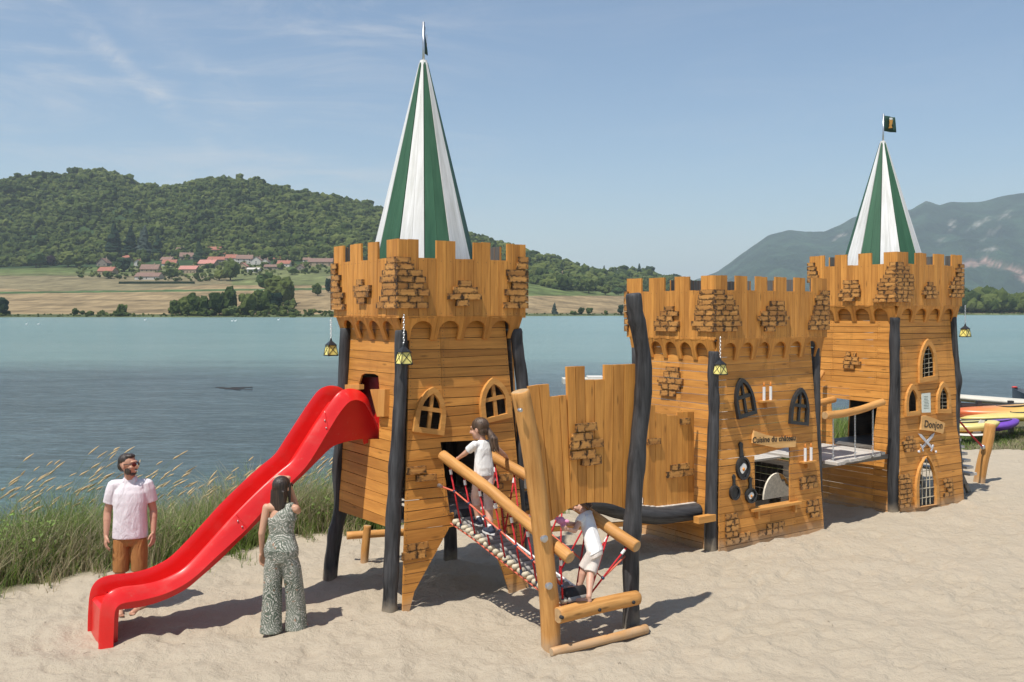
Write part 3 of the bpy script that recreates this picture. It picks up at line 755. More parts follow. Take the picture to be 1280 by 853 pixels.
CR = {'leaf': [proto_mesh(s, M['far_leaf'], lobes=7, sub=1) for s in range(5)],
      'big': [proto_mesh(20 + s, M['far_leaf'], lobes=14, sub=2) for s in range(3)],
      'pale': [proto_mesh(30 + s, M['pale_leaf'], lobes=12, sub=2) for s in range(2)],
      'dark': [proto_mesh(40, M['dark_leaf'], lobes=12, sub=2)],
      'conifer': [proto_mesh(50, M['dark_leaf'], lobes=9, sub=2, conic=True)],
      'grey': [proto_mesh(60, M['grey_leaf'], lobes=10, sub=2, conic=True)],
      'purple': [proto_mesh(70, M['purple_leaf'], lobes=10, sub=2)]}
tk = G(); tk.add(*tube_vf([(0, 0, -.3), (0, 0, .4), (.02, 0, 1.0)], [.09, .06, .04], 6)[:2])
TRUNK = bpy.data.meshes.new('trunk'); TRUNK.from_pydata(tk.v, [], tk.f); TRUNK.materials.append(M['trunk'])
def far_tree(name, label, kind, X, Y, r, hs=1.0, group=None, z=None):
    z = float(hill_h(np.array(X), np.array(Y))) if z is None else z
    t = thing(name, label, 'tree' if 'bush' not in name else 'bush', (X, Y, z), group)
    rot = random.uniform(0, 6.28)
    Mx = Matrix.Translation((X, Y, z + r * .12)) @ Matrix.Rotation(rot, 4, 'Z') @ Matrix.Diagonal((r, r, r * hs, 1))
    link(bpy.data.objects.new('crown', random.choice(CR[kind])), t, Mx)
    link(bpy.data.objects.new('trunk', TRUNK), t, Matrix.Translation((X, Y, z)) @ Matrix.Diagonal((r, r, r * hs, 1)))
    return t
# the wood: tens of thousands of crowns, scattered on points by geometry nodes
def scatter(name, pts, sizes, meshes, mtl, seed=1, zs=(0.75, 1.2), kind='stuff'):
    me = bpy.data.meshes.new(name); me.from_pydata([tuple(p) for p in pts], [], [])
    a = me.attributes.new('size', 'FLOAT', 'POINT'); a.data.foreach_set('value', np.asarray(sizes, dtype=np.float32))
    me.materials.append(mtl)
    o = link(bpy.data.objects.new(name, me), kind=kind)
    col = bpy.data.collections.new(name + '_kinds')
    for k, ms_ in enumerate(meshes):
        po = bpy.data.objects.new(name + '_kind', ms_); col.objects.link(po)
    ng = bpy.data.node_groups.new(name, 'GeometryNodeTree')
    ng.interface.new_socket('Geometry', in_out='INPUT', socket_type='NodeSocketGeometry'); ng.interface.new_socket('Geometry', in_out='OUTPUT', socket_type='NodeSocketGeometry')
    N = ng.nodes.new; gi = N('NodeGroupInput'); go = N('NodeGroupOutput'); iop = N('GeometryNodeInstanceOnPoints'); ci = N('GeometryNodeCollectionInfo')
    ci.inputs['Collection'].default_value = col; ci.inputs['Separate Children'].default_value = True; ci.inputs['Reset Children'].default_value = True
    rr_ = N('FunctionNodeRandomValue'); rr_.data_type = 'FLOAT_VECTOR'; rr_.inputs['Max'].default_value = (0.0, 0.0, 6.283)
    if 'Seed' in rr_.inputs: rr_.inputs['Seed'].default_value = seed
    na = N('GeometryNodeInputNamedAttribute'); na.data_type = 'FLOAT'; na.inputs['Name'].default_value = 'size'
    rs = N('FunctionNodeRandomValue'); rs.data_type = 'FLOAT_VECTOR'; rs.inputs['Min'].default_value = (0.85, 0.85, zs[0]); rs.inputs['Max'].default_value = (1.15, 1.15, zs[1])
    vm = N('ShaderNodeVectorMath'); vm.operation = 'SCALE'
    Lk = ng.links.new
    Lk(gi.outputs[0], iop.inputs['Points']); Lk(ci.outputs[0], iop.inputs['Instance']); iop.inputs['Pick Instance'].default_value = True
    Lk(rr_.outputs['Value'], iop.inputs['Rotation']); Lk(rs.outputs['Value'], vm.inputs[0]); Lk(na.outputs['Attribute'], vm.inputs['Scale']); Lk(vm.outputs[0], iop.inputs['Scale'])
    Lk(iop.outputs[0], go.inputs[0])
    md = o.modifiers.new('scatter', 'NODES'); md.node_group = ng
    return o
def forest_points(n, seed):
    rg = np.random.default_rng(seed); x = rg.uniform(-420, 1500, n); Y = rg.uniform(1120 ** 2, 1830 ** 2, n) ** .5
    X = (x - 640) / 1210 * Y; return X, Y
X, Y = forest_points(78000, 5); x2 = np.random.default_rng(6).uniform(610, 1250, 5200); Y2 = np.random.default_rng(8).uniform(930, 1125, 5200); X = np.concatenate([X, (x2 - 640) / 1210 * Y2]); Y = np.concatenate([Y, Y2]); Z = hill_h(X, Y); x = px_of(X, Y); yp = 388 - (Z - CAM_H) / Y * 1210
sl = fbm(X / 70, Y / 70, 90, 2)
keep = (yp < np.interp(x, [-400, 0, 60, 250, 420, 620, 700, 900, 1500], [338, 334, 332, 325, 328, 345, 363, 370, 374])) & (RNG.random(len(X)) < np.clip(.9 + sl, .3, 1)) & (Z > 2)
for cx, cy, rx, ry in ((103, 291, 9, 6), (150, 276, 12, 5), (163, 266, 7, 5)):      # a small meadow and two rocky scars among the trees
    keep &= ~(((x - cx) / rx) ** 2 + ((yp - cy) / ry) ** 2 < 1)
X, Y, Z = X[keep], Y[keep], Z[keep]
sz = np.clip(np.exp(RNG.normal(1.40, .36, len(X))), 2.2, 12.5)
scatter('wooded_hillside', np.stack([X, Y, Z - 1.0], -1), sz, CR['leaf'], M['far_leaf'])
# low wood on the right-hand shore behind the lake
rg = np.random.default_rng(15)
x = rg.uniform(930, 1700, 2600); Y = rg.uniform(900, 1150, 2600); X = (x - 640) / 1210 * Y; Z = hill_h(X, Y)
keep = (x > 1190) | (rg.random(len(x)) < .5); hg = np.interp(x, [930, 1100, 1205, 1235, 1260, 1280, 1700], [5, 6, 11, 13, 9, 10.5, 10])
scatter('lakeside_wood', np.stack([X, Y, Z - .5], -1)[keep], (hg * rg.uniform(.6, 1.05, len(x)))[keep], CR['leaf'], M['far_leaf'], 3, (0.9, 1.5))
# reeds and scrub along the far waterline
x = rg.uniform(-500, 1700, 1500); shy = np.interp(x, SHX, SHYD); Y = shy + rg.uniform(12, 30, 1500); X = (x - 640) / 1210 * Y
scatter('far_bank_scrub', np.stack([X, Y, hill_h(X, Y) - .3], -1), rg.uniform(.5, 1.7, 1500) * np.where(fbm(x / 40, x * 0, 5, 2) > .05, 1.3, .55), CR['leaf'], M['far_leaf'], 4)

# single trees and hedgerow trees one can pick out
def Tpx(x, ybase, Y=None, lo=560, hi=1700):                 # walk the hillside for the point seen at this pixel
    Yt = np.arange(lo, hi, 2.0); Xt = (x - 640) / 1210 * Yt; z = hill_h(Xt, Yt)
    ok = np.nonzero((z > 0) & (388 - (z - CAM_H) / Yt * 1210 <= ybase))[0]; k = ok[0] if len(ok) else -1
    return float(Xt[k]), float(Yt[k]), float(z[k])
TREES = [  # x, base y, radius px, height scale, kind, label
    (2, 395, 8, 1.3, 'dark', 'dark tree cut by the left edge of the photo on the far shore'),
    (94, 396, 4.6, 1.0, 'big', 'left one of the two round green bushes alone on the far waterline'),
    (152, 396, 6.8, 1.0, 'big', 'right one of the two round green bushes alone on the far waterline'),
    (45, 335, 10, .9, 'pale', 'bright green round tree at the left end of the village'),
    (50, 334, 7.5, 1.0, 'pale', 'light green tree beside the purple-leaved tree left of the village'),
    (64, 333, 6, 1.1, 'purple', 'dark purple-leaved round tree left of the village'),
    (85, 334, 12, .8, 'big', 'broad green tree left of the dark gabled house'),
    (98, 335, 9, .9, 'big', 'mid green tree next to the dark gabled house'),
    (142, 318, 12, 1.0, 'conifer', 'tall dark conifer above the dark gabled house'),
    (163, 322, 11, 1.1, 'conifer', 'dark pointed conifer left of the grey cedar'),
    (180, 322, 12, 1.0, 'grey', 'large grey-green cedar at the forest foot above the village'),
    (197, 322, 9, 1.0, 'conifer', 'dark conifer right of the grey cedar'),
    (156, 340, 8, 1.0, 'dark', 'dark round tree among the left village houses'),
    (249, 331, 9, 1.0, 'conifer', 'dark green fir standing in front of the tallest village roofs'),
    (215, 349, 8, .8, 'big', 'garden tree between the villa and the pink house'),
    (274, 351, 8, .8, 'big', 'left one of the large trees in front of the village'),
    (288, 351, 10.5, 1.1, 'big', 'largest round tree in front of the right half of the village'),
    (397, 370, 6.5, 1.2, 'big', 'single tree in the tan field just left of the near tower'),
    (410, 366, 4.5, 1.8, 'dark', 'tall narrow dark tree touching the near tower parapet'),
    (365, 344, 6, .8, 'pale', 'pale tree in the green meadow below the village'),
    (220, 396, 7, 1.1, 'big', 'first tree from the left of the lakeside hedgerow'),
    (232, 395, 8.5, 1.15, 'big', 'second tree from the left of the lakeside hedgerow'),
    (241, 395, 8, 1.5, 'big', 'slender tall tree, third from the left in the lakeside hedgerow'),
    (255, 395, 8.5, 1.2, 'big', 'fourth tree from the left of the lakeside hedgerow'),
    (274, 395, 9, 1.3, 'big', 'fifth tree from the left of the lakeside hedgerow'),
    (287, 394, 11, 1.35, 'big', 'tallest tree of the lakeside hedgerow'),
    (290, 397, 6.5, .9, 'pale', 'low rounded bush on the waterline under the tallest hedgerow tree'),
    (312, 394, 9, 1.2, 'big', 'hedgerow tree just right of the tallest one'),
    (326, 393, 10, 1.2, 'big', 'third hedgerow tree from the right end on the far shore'),
    (333, 366, 10, 1.0, 'pale', 'tree at the top of the diagonal row climbing from the lake'),
    (345, 374, 11, 1.1, 'big', 'upper dense tree in the diagonal row climbing from the lake'),
    (358, 380, 12, 1.15, 'big', 'lower dense tree at the right end of the diagonal row'),
    (344, 388, 9, .9, 'dark', 'dark tree in the middle of the diagonal row'),
    (672, 352, 5, 1.0, 'big', 'green tree left of the pale round tree behind the near tower'),
    (689, 350, 6.4, 1.0, 'pale', 'pale round tree beside the pink houses behind the near tower'),
    (723, 355, 8, .9, 'pale', 'whitish flowering tree above the right-hand meadow'),
    (736, 367, 9, 1.0, 'big', 'dark green tree on the edge of the right-hand meadow'),
    (757, 369, 7, .9, 'big', 'round tree between the meadow edge and the kitchen tower'),
    (773, 369, 6, .9, 'pale', 'light green bush at the right end of the meadow'),
    (693, 393, 4.4, 1.0, 'grey', 'grey-green shrub on the waterline right of the near tower'),
    (726, 394, 4.2, 1.0, 'big', 'left shrub of the pair on the waterline between the towers'),
    (736, 394, 4.4, .9, 'big', 'right shrub of the pair on the waterline between the towers'),
    (776, 394, 4.0, 1.4, 'dark', 'small dark upright bush on the waterline by the kitchen tower'),
    (757, 394, 2.6, 1.0, 'big', 'tiny bush on the waterline midway between the towers'),
    (755, 346, 3.6, 1.2, 'conifer', 'lone fir breaking the low skyline between the towers'),
    (799, 346, 4.2, 1.2, 'conifer', 'left fir on the skyline above the kitchen tower'),
    (812, 347, 6.5, 1.1, 'dark', 'tallest dark tree on the skyline above the kitchen tower'),
    (845, 352, 5, 1.2, 'dark', 'small umbrella-shaped tree on the skyline above the kitchen tower')]
for (tx, ty, rp, hs, kd, lab) in TREES:
    X_, Y_, z_ = Tpx(tx, ty); far_tree('bush' if 'bush' in lab or 'shrub' in lab else 'tree', lab, kd, X_, Y_ , rp / 1210 * Y_ * (1.38 if 205 < tx < 370 and ty > 360 else 1.15), hs, None, z_)

x = np.concatenate([rg.uniform(212, 345, 150), rg.uniform(325, 368, 70), rg.uniform(345, 420, 60)]); t_ = rg.uniform(0, 1, 280)
Y = np.concatenate([rg.uniform(590, 640, 150), 610 + (x[150:220] - 325) * -1.5 + rg.uniform(20, 190, 70), rg.uniform(590, 635, 60)]); X = (x - 640) / 1210 * Y
scatter('hedgerow_undergrowth', np.stack([X, Y, hill_h(X, Y) - .3], -1), np.concatenate([rg.uniform(1.4, 3.4, 220), rg.uniform(.8, 2.0, 60)]), CR['leaf'], M['far_leaf'], 6)
# village houses
M['roof'] = plain('terracotta_roof', (0.30, 0.115, 0.075), 0.85, vary=0.3, sc=0.7)
M['roof2'] = plain('brown_roof', (0.20, 0.12, 0.09), 0.85, vary=0.3, sc=0.7)
M['roof3'] = plain('pink_tiled_roof', (0.44, 0.19, 0.15), 0.85, vary=0.2, sc=0.7)
M['wall_w'] = plain('white_render', (0.55, 0.51, 0.45), 0.9, vary=0.08, sc=0.5)
M['wall_o'] = plain('ochre_render', (0.38, 0.28, 0.18), 0.9, vary=0.12, sc=0.5)
M['wall_s'] = plain('stone_wall', (0.24, 0.20, 0.16), 0.9, vary=0.2, sc=0.8)
M['pane'] = plain('dark_window', (0.03, 0.035, 0.04), 0.2)
def house(x, ybase, wp, hp, roofp, wall, roof, label, yaw=0, gable=False, wins=3):
    X_, Y_, z_ = Tpx(x, ybase); s_ = Y_ / 1210; w, h, rh = wp * s_, hp * s_, roofp * s_; dp = w * .7 if not gable else w * 1.2
    t = thing('house', label, 'house', (X_, Y_, z_)); R_ = Matrix.Translation((X_, Y_, z_ - 2.0)) @ Matrix.Rotation(math.radians(yaw), 4, 'Z')
    h += 2.0; ov = .5
    q = lambda a, b_, c: R_ @ Vector((a, b_, c))
    v = [q(-w / 2, 0, 0), q(w / 2, 0, 0), q(w / 2, dp, 0), q(-w / 2, dp, 0), q(-w / 2, 0, h), q(w / 2, 0, h), q(w / 2, dp, h), q(-w / 2, dp, h)]
    f = [(0, 1, 5, 4), (1, 2, 6, 5), (2, 3, 7, 6), (3, 0, 4, 7)]
    if gable: v += [q(0, 0, h + rh), q(0, dp, h + rh)]; f += [(4, 5, 8), (6, 7, 9)]
    else: v += [q(-w / 2, dp / 2, h + rh), q(w / 2, dp / 2, h + rh)]; f += [(5, 6, 9), (7, 4, 8)]
    mk('wall', v, f, wall, t, R_)
    g = G(); th = .35; dz = -0.12
    if gable:
        for sgn in (-1, 1):
            a, b_ = Vector((sgn * (w / 2 + ov), -ov, h - ov * rh / (w / 2) + .1)), Vector((0, -ov, h + rh + .1))
            vv = [a, b_, b_ + Vector((0, dp + 2 * ov, 0)), a + Vector((0, dp + 2 * ov, 0))]; vv += [p_ + Vector((0, 0, th)) for p_ in vv]
            g.add([R_ @ p_ for p_ in vv], [(0, 1, 2, 3), (7, 6, 5, 4), (0, 4, 5, 1), (1, 5, 6, 2), (2, 6, 7, 3), (3, 7, 4, 0)])
    else:
        for y0, y1 in ((-ov, dp / 2), (dp + ov, dp / 2)):
            zl = h - ov * rh / (dp / 2) + .1
            vv = [Vector((-w / 2 - ov, y0, zl)), Vector((w / 2 + ov, y0, zl)), Vector((w / 2 + ov, y1, h + rh + .1)), Vector((-w / 2 - ov, y1, h + rh + .1))]; vv += [p_ + Vector((0, 0, th)) for p_ in vv]
            g.add([R_ @ p_ for p_ in vv], [(0, 1, 2, 3), (7, 6, 5, 4), (0, 4, 5, 1), (1, 5, 6, 2), (2, 6, 7, 3), (3, 7, 4, 0)])
    rf = g.build('roof', roof, t, R_)
    cv, cf = box_vf(q(w * .2, dp * .45, h + rh * .5), R_.to_3x3() @ Vector((.9, 0, 0)), R_.to_3x3() @ Vector((0, .9, 0)), (0, 0, rh * .7 + 1)); mk('chimney', cv, cf, M['wall_o'], rf, R_)
    for k in range(wins):
        xx = -w / 2 + w * (k + .5) / wins
        for zz_ in ([2.9] if h < 6.5 else [2.9, h - 2.0]):
            bv, bf = box_vf(q(xx - .55, -.10, zz_), R_.to_3x3() @ Vector((1.1, 0, 0)), R_.to_3x3() @ Vector((0, .2, 0)), (0, 0, 1.4)); mk('window', bv, bf, M['pane'], t, R_)
    return t
HS_ = [(127, 333, 13, 4, 6, 'wall_s', 'roof2', 'dark gabled half-timbered house at the left end of the village', 0, True, 2),
 (131, 344, 20, 5, 5, 'wall_o', 'roof', 'low villa with a bright terracotta roof in front of the dark gabled house', -8, False, 3),
 (160, 326, 14, 3.5, 3.5, 'wall_o', 'roof', 'small orange-roofed house behind the dark round tree', 0, False, 2),
 (172, 333, 9, 5, 3.5, 'wall_w', 'roof', 'narrow white house right of the small orange-roofed house', 10, True, 1),
 (186, 344, 22, 7, 6, 'wall_o', 'roof2', 'big ochre villa with dormers in the lower left of the village', 4, False, 4),
 (183, 350, 30, 4, 5, 'wall_w', 'roof2', 'wide low brown-roofed house in front of the ochre villa', 0, False, 3),
 (207, 328, 15, 3, 3.5, 'wall_s', 'roof2', 'long brown farm roof at the forest foot above the villa', -12, False, 2),
 (211, 333, 17, 3, 5, 'wall_w', 'roof', 'house with a plain orange roof above the pink house', 5, False, 3),
 (225, 318, 12, 4, 4, 'wall_s', 'roof2', 'topmost brown roof left of the tall fir', -6, False, 2),
 (233, 325, 16, 4, 5, 'wall_s', 'roof2', 'stone house with a sloping brown roof left of the tall fir', 14, False, 2),
 (234, 342, 22, 5, 4.5, 'wall_o', 'roof3', 'pink terraced house with a pink tiled roof in the village centre', -3, False, 5),
 (262, 319, 25, 6, 4, 'wall_s', 'roof', 'largest stone house at the top of the village right of the fir', 3, False, 4),
 (279, 321, 12, 3, 3, 'wall_s', 'roof', 'small lean-to house right of the largest stone house', 0, False, 2),
 (257, 334, 22, 4, 5, 'wall_o', 'roof3', 'salmon-roofed house below the tall fir', -10, False, 3),
 (272, 329, 26, 4, 4, 'wall_s', 'roof', 'long row house with a rusty roof under the largest stone house', 4, False, 4),
 (288, 329, 14, 6, 4.5, 'wall_w', 'roof', 'white house with a vivid orange roof and chimney in mid village', -4, False, 2),
 (305, 330, 20, 6, 5, 'wall_w', 'roof2', 'white-walled house with a large brown roof right of the orange-roofed one', 6, False, 3),
 (303, 337, 10, 4, 4, 'wall_o', 'roof3', 'small pinkish house below the brown-roofed white house', 0, True, 1),
 (320, 331, 13, 5, 5, 'wall_w', 'roof2', 'gabled brown house in the right half of the village', 0, True, 1),
 (331, 332, 9, 5, 3.5, 'wall_w', 'roof2', 'narrow pale gabled house in the right half of the village', 0, True, 1),
 (316, 341, 15, 4, 2, 'wall_w', 'wall_w', 'white flat bungalow at the lower right of the village', 0, False, 3),
 (340, 337, 20, 3, 3, 'wall_s', 'roof2', 'grey roofed barn right of the white bungalow', 3, False, 2),
 (354, 327, 25, 3, 3.5, 'wall_o', 'roof', 'long orange roof at the right of the village', 0, False, 4),
 (354, 334, 16, 4, 4, 'wall_w', 'roof', 'house with a bright orange roof under the long orange roof', -5, False, 2),
 (383, 331, 9, 6, 2.5, 'wall_w', 'roof2', 'small white house at the right end of the village', 0, False, 2),
 (400, 333, 30, 5, 5, 'wall_o', 'roof2', 'broad house partly behind the left corner of the near tower', 5, False, 4),
 (375, 338, 10, 3, 4, 'wall_s', 'roof2', 'dark little barn near the right end of the village', 0, True, 1),
 (674, 345, 17, 3, 3, 'wall_o', 'roof3', 'pink-roofed house behind the near tower parapet', 0, False, 3),
 (701, 346, 12, 3, 3, 'wall_o', 'wall_o', 'sandy coloured house right of the pale round tree', 8, False, 2),
 (683, 353, 11, 3, 2.5, 'wall_s', 'wall_s', 'grey shed under the pink-roofed house', 0, False, 1)]
for a in HS_:
    a = list(a); a[5] = M[a[5]]; a[6] = M[a[6]]; house(a[0], a[1], a[2], a[3], a[4], a[5], a[6], a[7], a[8], a[9], a[10])
# village garden greenery
rg = np.random.default_rng(23); x = rg.uniform(95, 428, 620); Y = rg.uniform(905, 1115, 620); X = (x - 640) / 1210 * Y
Z = hill_h(X, Y); yp = 388 - (Z - CAM_H) / Y * 1210; k = (yp < np.interp(x, [105, 250, 310, 425], [348, 353, 345, 342]))
scatter('village_gardens', np.stack([X, Y, Z - .4], -1)[k], (np.exp(rg.normal(.95, .40, 620)) * np.where(yp > 337, .72, 1.0))[k], CR['leaf'], M['far_leaf'], 9)
# clipped hedge below the village, a low dark line
hp = [Tpx(x_, 355) for x_ in np.linspace(149, 243, 12)]
g = G()
for a, b_ in zip(hp[:-1], hp[1:]): g.add(*bar_vf(Vector(a) + Vector((0, 0, .8)), Vector(b_) + Vector((0, 0, .8)), 2.5, 2.6))
tag(g.build('hedge', M['dark_leaf']), 'long clipped dark hedge below the village in the tan field', 'hedge')

# mountain far behind the right-hand towers
MX = np.array([600, 760, 860, 895, 930, 960, 985, 1010, 1030, 1053, 1071, 1100, 1140, 1158, 1174, 1190, 1204, 1230, 1256, 1280, 1340, 1420, 1600, 1900, 2600.])
MY = np.array([392, 380, 352, 341, 315, 294, 287, 290, 289, 279, 269, 268, 261, 251, 256, 252, 253, 251, 244, 241, 238, 250, 245, 262, 300.])
gx = np.linspace(560, 2400, 420); gy = np.concatenate([np.linspace(3600, 6400, 110), np.linspace(6500, 8200, 20)])
PXM, YM = np.meshgrid(gx, gy); XM = (PXM - 640) / 1210 * YM
ry_ = np.interp(PXM, MX, MY); rz = CAM_H + (388 - ry_) / 1210 * 6400
tt = np.clip((YM - 3600) / 2800, 0, 1)
ridged = 1 - np.abs(fbm(XM / 420 + .3 * fbm(YM / 500, XM / 500, 3, 2), YM / 900, 120, 5)) * 2.2
ZM = rz * (tt ** 1.35) + (ridged - .6) * 95 * np.sin(tt * math.pi) ** .8 * np.clip(rz / 500, 0, 1) + (fbm(XM / 150, YM / 150, 127, 4)) * 26 * np.sin(tt * math.pi) ** .6
ZM += 8 * fbm(XM / 60, YM / 60, 133, 3) * (tt > .9)
ZM = np.where(YM > 6400, rz * (1 - ((YM - 6400) / 1800) ** 1.2), ZM) - 3
ypm = 388 - (ZM - CAM_H) / YM * 1210
rock = np.zeros(PXM.shape)
def band(cx, cy, rx, ry, slope):
    yc = cy + (PXM - cx) * slope; return np.clip(1.3 - np.hypot((PXM - cx) / rx, (ypm - yc) / ry), 0, 1)
arc = np.interp(PXM, [1195, 1205, 1232, 1259, 1280, 1330], [334, 329, 324, 332, 345, 372])
rock = np.maximum(rock, np.clip(1.35 - np.abs(ypm - arc - 2) / 5.5, 0, 1) * ((PXM > 1198) & (PXM < 1340)))
for a in ((1255, 270, 16, 4, -.35), (1222, 280, 12, 5, -.5), (1243, 290, 14, 4, -.6), (1240, 312, 14, 2.5, 0), (1190, 282, 7, 6, 0), (1158, 254, 7, 3, 0), (1175, 300, 5, 6, .4), (1050, 296, 8, 3, -.4)): rock = np.maximum(rock, band(*a) * .6)
rn = fbm(PXM / 4.0, ypm / 2.2, 140, 3); rock = np.clip(rock * .85 + rn * 1.2 - .25, 0, .8) * (rock > 0)
gcol = np.array([0.034, 0.062, 0.036]) * (1 + .9 * fbm(XM / 120, YM / 120, 150, 4))[..., None]
pinkish = np.where((ypm > 315)[..., None], np.array([0.48, 0.30, 0.24]), np.array([0.42, 0.38, 0.32]))
MC = gcol * (1 - rock[..., None]) + pinkish * rock[..., None]
V = np.stack([XM, YM, ZM], -1).reshape(-1, 3); nR, nC = XM.shape
i = np.arange(nR - 1)[:, None] * nC + np.arange(nC - 1)[None, :]
Fq = np.stack([i, i + 1, i + nC + 1, i + nC], -1).reshape(-1, 4)
m, nt, p = mat('mountain_slope'); b = NB(nt)
at = nt.nodes.new('ShaderNodeAttribute'); at.attribute_name = 'tint'
b.set(p.inputs['Base Color'], b.mix(1.0, at.outputs['Color'], b.ramp(b.noise(b.pos(), 0.02, 7, 0.7), [(0.3, 0.55), (0.7, 1.4)]), 'MULTIPLY'))
p.inputs['Roughness'].default_value = 0.95; p.inputs['Specular IOR Level'].default_value = 0.1
b.set(p.inputs['Normal'], b.bump(b.noise(b.pos(), 0.025, 6, 0.7), 1.0, 30))
np_mesh('mountain', V, Fq, m, None, True, 'structure', attr=MC.reshape(-1, 3))

# the hazy air
hv, hf = box_vf((-14000, -1500, -4.2), (28000, 0, 0), (0, 22000, 0), (0, 0, 870))
hz = mk('haze', hv, hf, [], kind='stuff')
m = bpy.data.materials.new('hazy_air'); m.use_nodes = True; m.node_tree.nodes.clear()
ho = m.node_tree.nodes.new('ShaderNodeOutputMaterial'); pv = m.node_tree.nodes.new('ShaderNodeVolumePrincipled')
pv.inputs['Color'].default_value = (0.80, 0.90, 1.0, 1); pv.inputs['Density'].default_value = 0.00009; pv.inputs['Anisotropy'].default_value = 0.2
m.node_tree.links.new(pv.outputs[0], ho.inputs['Volume']); hz.data.materials.append(m)

# ------------------------------------------------------------------ the castle
lin = lambda x0, x1, z0, z1: (lambda z: x0 + (x1 - x0) * (z - z0) / (z1 - z0))
def merlon_px(face, lst, y):
    out = []
    for a, b_ in lst:
        u, v = face.px(a, y)[0], face.px(b_, y)[0]; out.append((min(u, v), max(u, v)))
    return out
def spire(parent, r, l, zb, zt, rad, tipr=0.035, rot=7.5, n=12, first='white', split=2):
    """tall pointed roof: twelve boarded sides, green and white in turn"""
    C0 = W(r, l, zb); T0 = W(r, l, zt); ct = None
    for k in range(n):
        a0 = math.radians(rot) + 2 * math.pi * k / n; a1 = a0 + 2 * math.pi / n
        m_ = M['white'] if (k % 2 == 0) == (first == 'white') else M['green']
        for j in range(split):
            p0 = C0 + Vector((math.cos(a0), math.sin(a0), 0)) * rad; p1 = C0 + Vector((math.cos(a1), math.sin(a1), 0)) * rad
            q0 = T0 + Vector((math.cos(a0), math.sin(a0), 0)) * tipr; q1 = T0 + Vector((math.cos(a1), math.sin(a1), 0)) * tipr
            e = .004 / rad
            A, B = p0.lerp(p1, j / split + .004), p0.lerp(p1, (j + 1) / split - .004); Cc, D = q0.lerp(q1, (j + 1) / split), q0.lerp(q1, j / split)
            nrm = (p1 - p0).cross(q0 - p0).normalized() * .022
            if nrm.dot(p0 - C0) < 0: nrm = -nrm
            v = [A, B, Cc, D, A + nrm, B + nrm, Cc + nrm, D + nrm]
            f = [(0, 3, 2, 1), (4, 5, 6, 7), (0, 1, 5, 4), (1, 2, 6, 5), (2, 3, 7, 6), (3, 0, 4, 7)]
            o = mk('roof_board', v, f, m_, parent, frame_of(A, D - A, nrm))
    g = G(); hb = W(r, l, zt - .02); v, f, _ = tube_vf([hb, hb + Vector((0, 0, .06))], [tipr + .02, tipr + .008], 12); g.add(v, f)
    g.build('roof_cap', [M['white']], parent)
    g = G()                                                  # the ring of beams it stands on
    for k in range(n):
        a0 = math.radians(rot) + 2 * math.pi * k / n; a1 = a0 + 2 * math.pi / n
        g.add(*bar_vf(C0 + Vector((math.cos(a0), math.sin(a0), 0)) * (rad - .05) + ZH * .04, C0 + Vector((math.cos(a1), math.sin(a1), 0)) * (rad - .05) + ZH * .04, .06, .08))
    g.build('roof_ring', [M['wood_in']], parent)
def flag(parent, base, top, facing, size):
    P = rod('flag_pole', [base, top], .016, M['steel'], parent, 8)
    U = facing.normalized(); nx, nz = 9, 5; w, h = size; v = []; t_ = .008; Nn = U.cross(ZH)
    for s_ in (0, 1):
        for j in range(nz):
            for i_ in range(nx):
                a = i_ / (nx - 1); v.append(Vector(top) - ZH * (.03 + h * j / (nz - 1) + .02 * a) + U * (w * a) + Nn * (.03 * math.sin(a * 6 + j * .4) * a + t_ * s_))
    f = []; o = nx * nz
    for j in range(nz - 1):
        for i_ in range(nx - 1):
            q = j * nx + i_; f += [(q, q + 1, q + nx + 1, q + nx), (o + q, o + q + nx, o + q + nx + 1, o + q + 1)]
    for i_ in range(nx - 1): f += [(i_, o + i_, o + i_ + 1, i_ + 1), ((nz - 1) * nx + i_, (nz - 1) * nx + i_ + 1, o + (nz - 1) * nx + i_ + 1, o + (nz - 1) * nx + i_)]
    for j in range(nz - 1): f += [(j * nx + nx - 1, o + j * nx + nx - 1, o + j * nx + 2 * nx - 1, j * nx + 2 * nx - 1)]
    fl = mk('flag', v, f, M['flag'], P, None, None, True)
    # a small gold tankard-shaped print with a white head
    g = G(); c = Vector(top) - ZH * (.03 + h * .5) + U * (w * .55)
    for sgn in (1, -1):
        d_ = Nn * (.012 * (1 if sgn > 0 else -1) + .012 + (t_ if sgn > 0 else 0))
        pts = [(-.16, .22), (.16, .22), (.11, -.02), (.04, -.16), (.12, -.24), (.12, -.30), (-.12, -.30), (-.12, -.24), (-.04, -.16), (-.11, -.02)]
        g.add([c + U * (a * w) + ZH * (b_ * h) + d_ for a, b_ in pts], [tuple(range(10))], 0)
        g.add([c + U * (a * w) + ZH * (b_ * h) + d_ for a, b_ in [(-.15, .25), (.15, .25), (.12, .36), (-.12, .36)]], [(0, 1, 2, 3)], 1)
    g.build('emblem', [M['gold'], M['egg']], fl)
def tower(label, r0, r1, l0, l1, ztop, zpb, zneck, base_in, neck_in):
    t = thing('castle_tower', label, 'play tower', W((r0 + r1) / 2, (l0 + l1) / 2, 0), 'castle towers of the wooden playground')
    ib = (neck_in - base_in) / zneck
    B = {'front': Face('front', l0, base_in, ib), 'left': Face('left', r0, base_in, ib), 'right': Face('right', r1, base_in, ib), 'back': Face('back', l1, base_in, ib)}
    Pp = {'front': Face('front', l0), 'left': Face('left', r0), 'right': Face('right', r1), 'back': Face('back', l1)}
    return t, B, Pp
def corner_leg(parent, pts, r0, r1=None, m=None, wob=.12):
    return log('corner_post', pts, r0, r1, m or M['char'], parent, 14, 5, wob, bulge=.012)
def inset_f(face): return lambda z: face.ia + face.ib * z
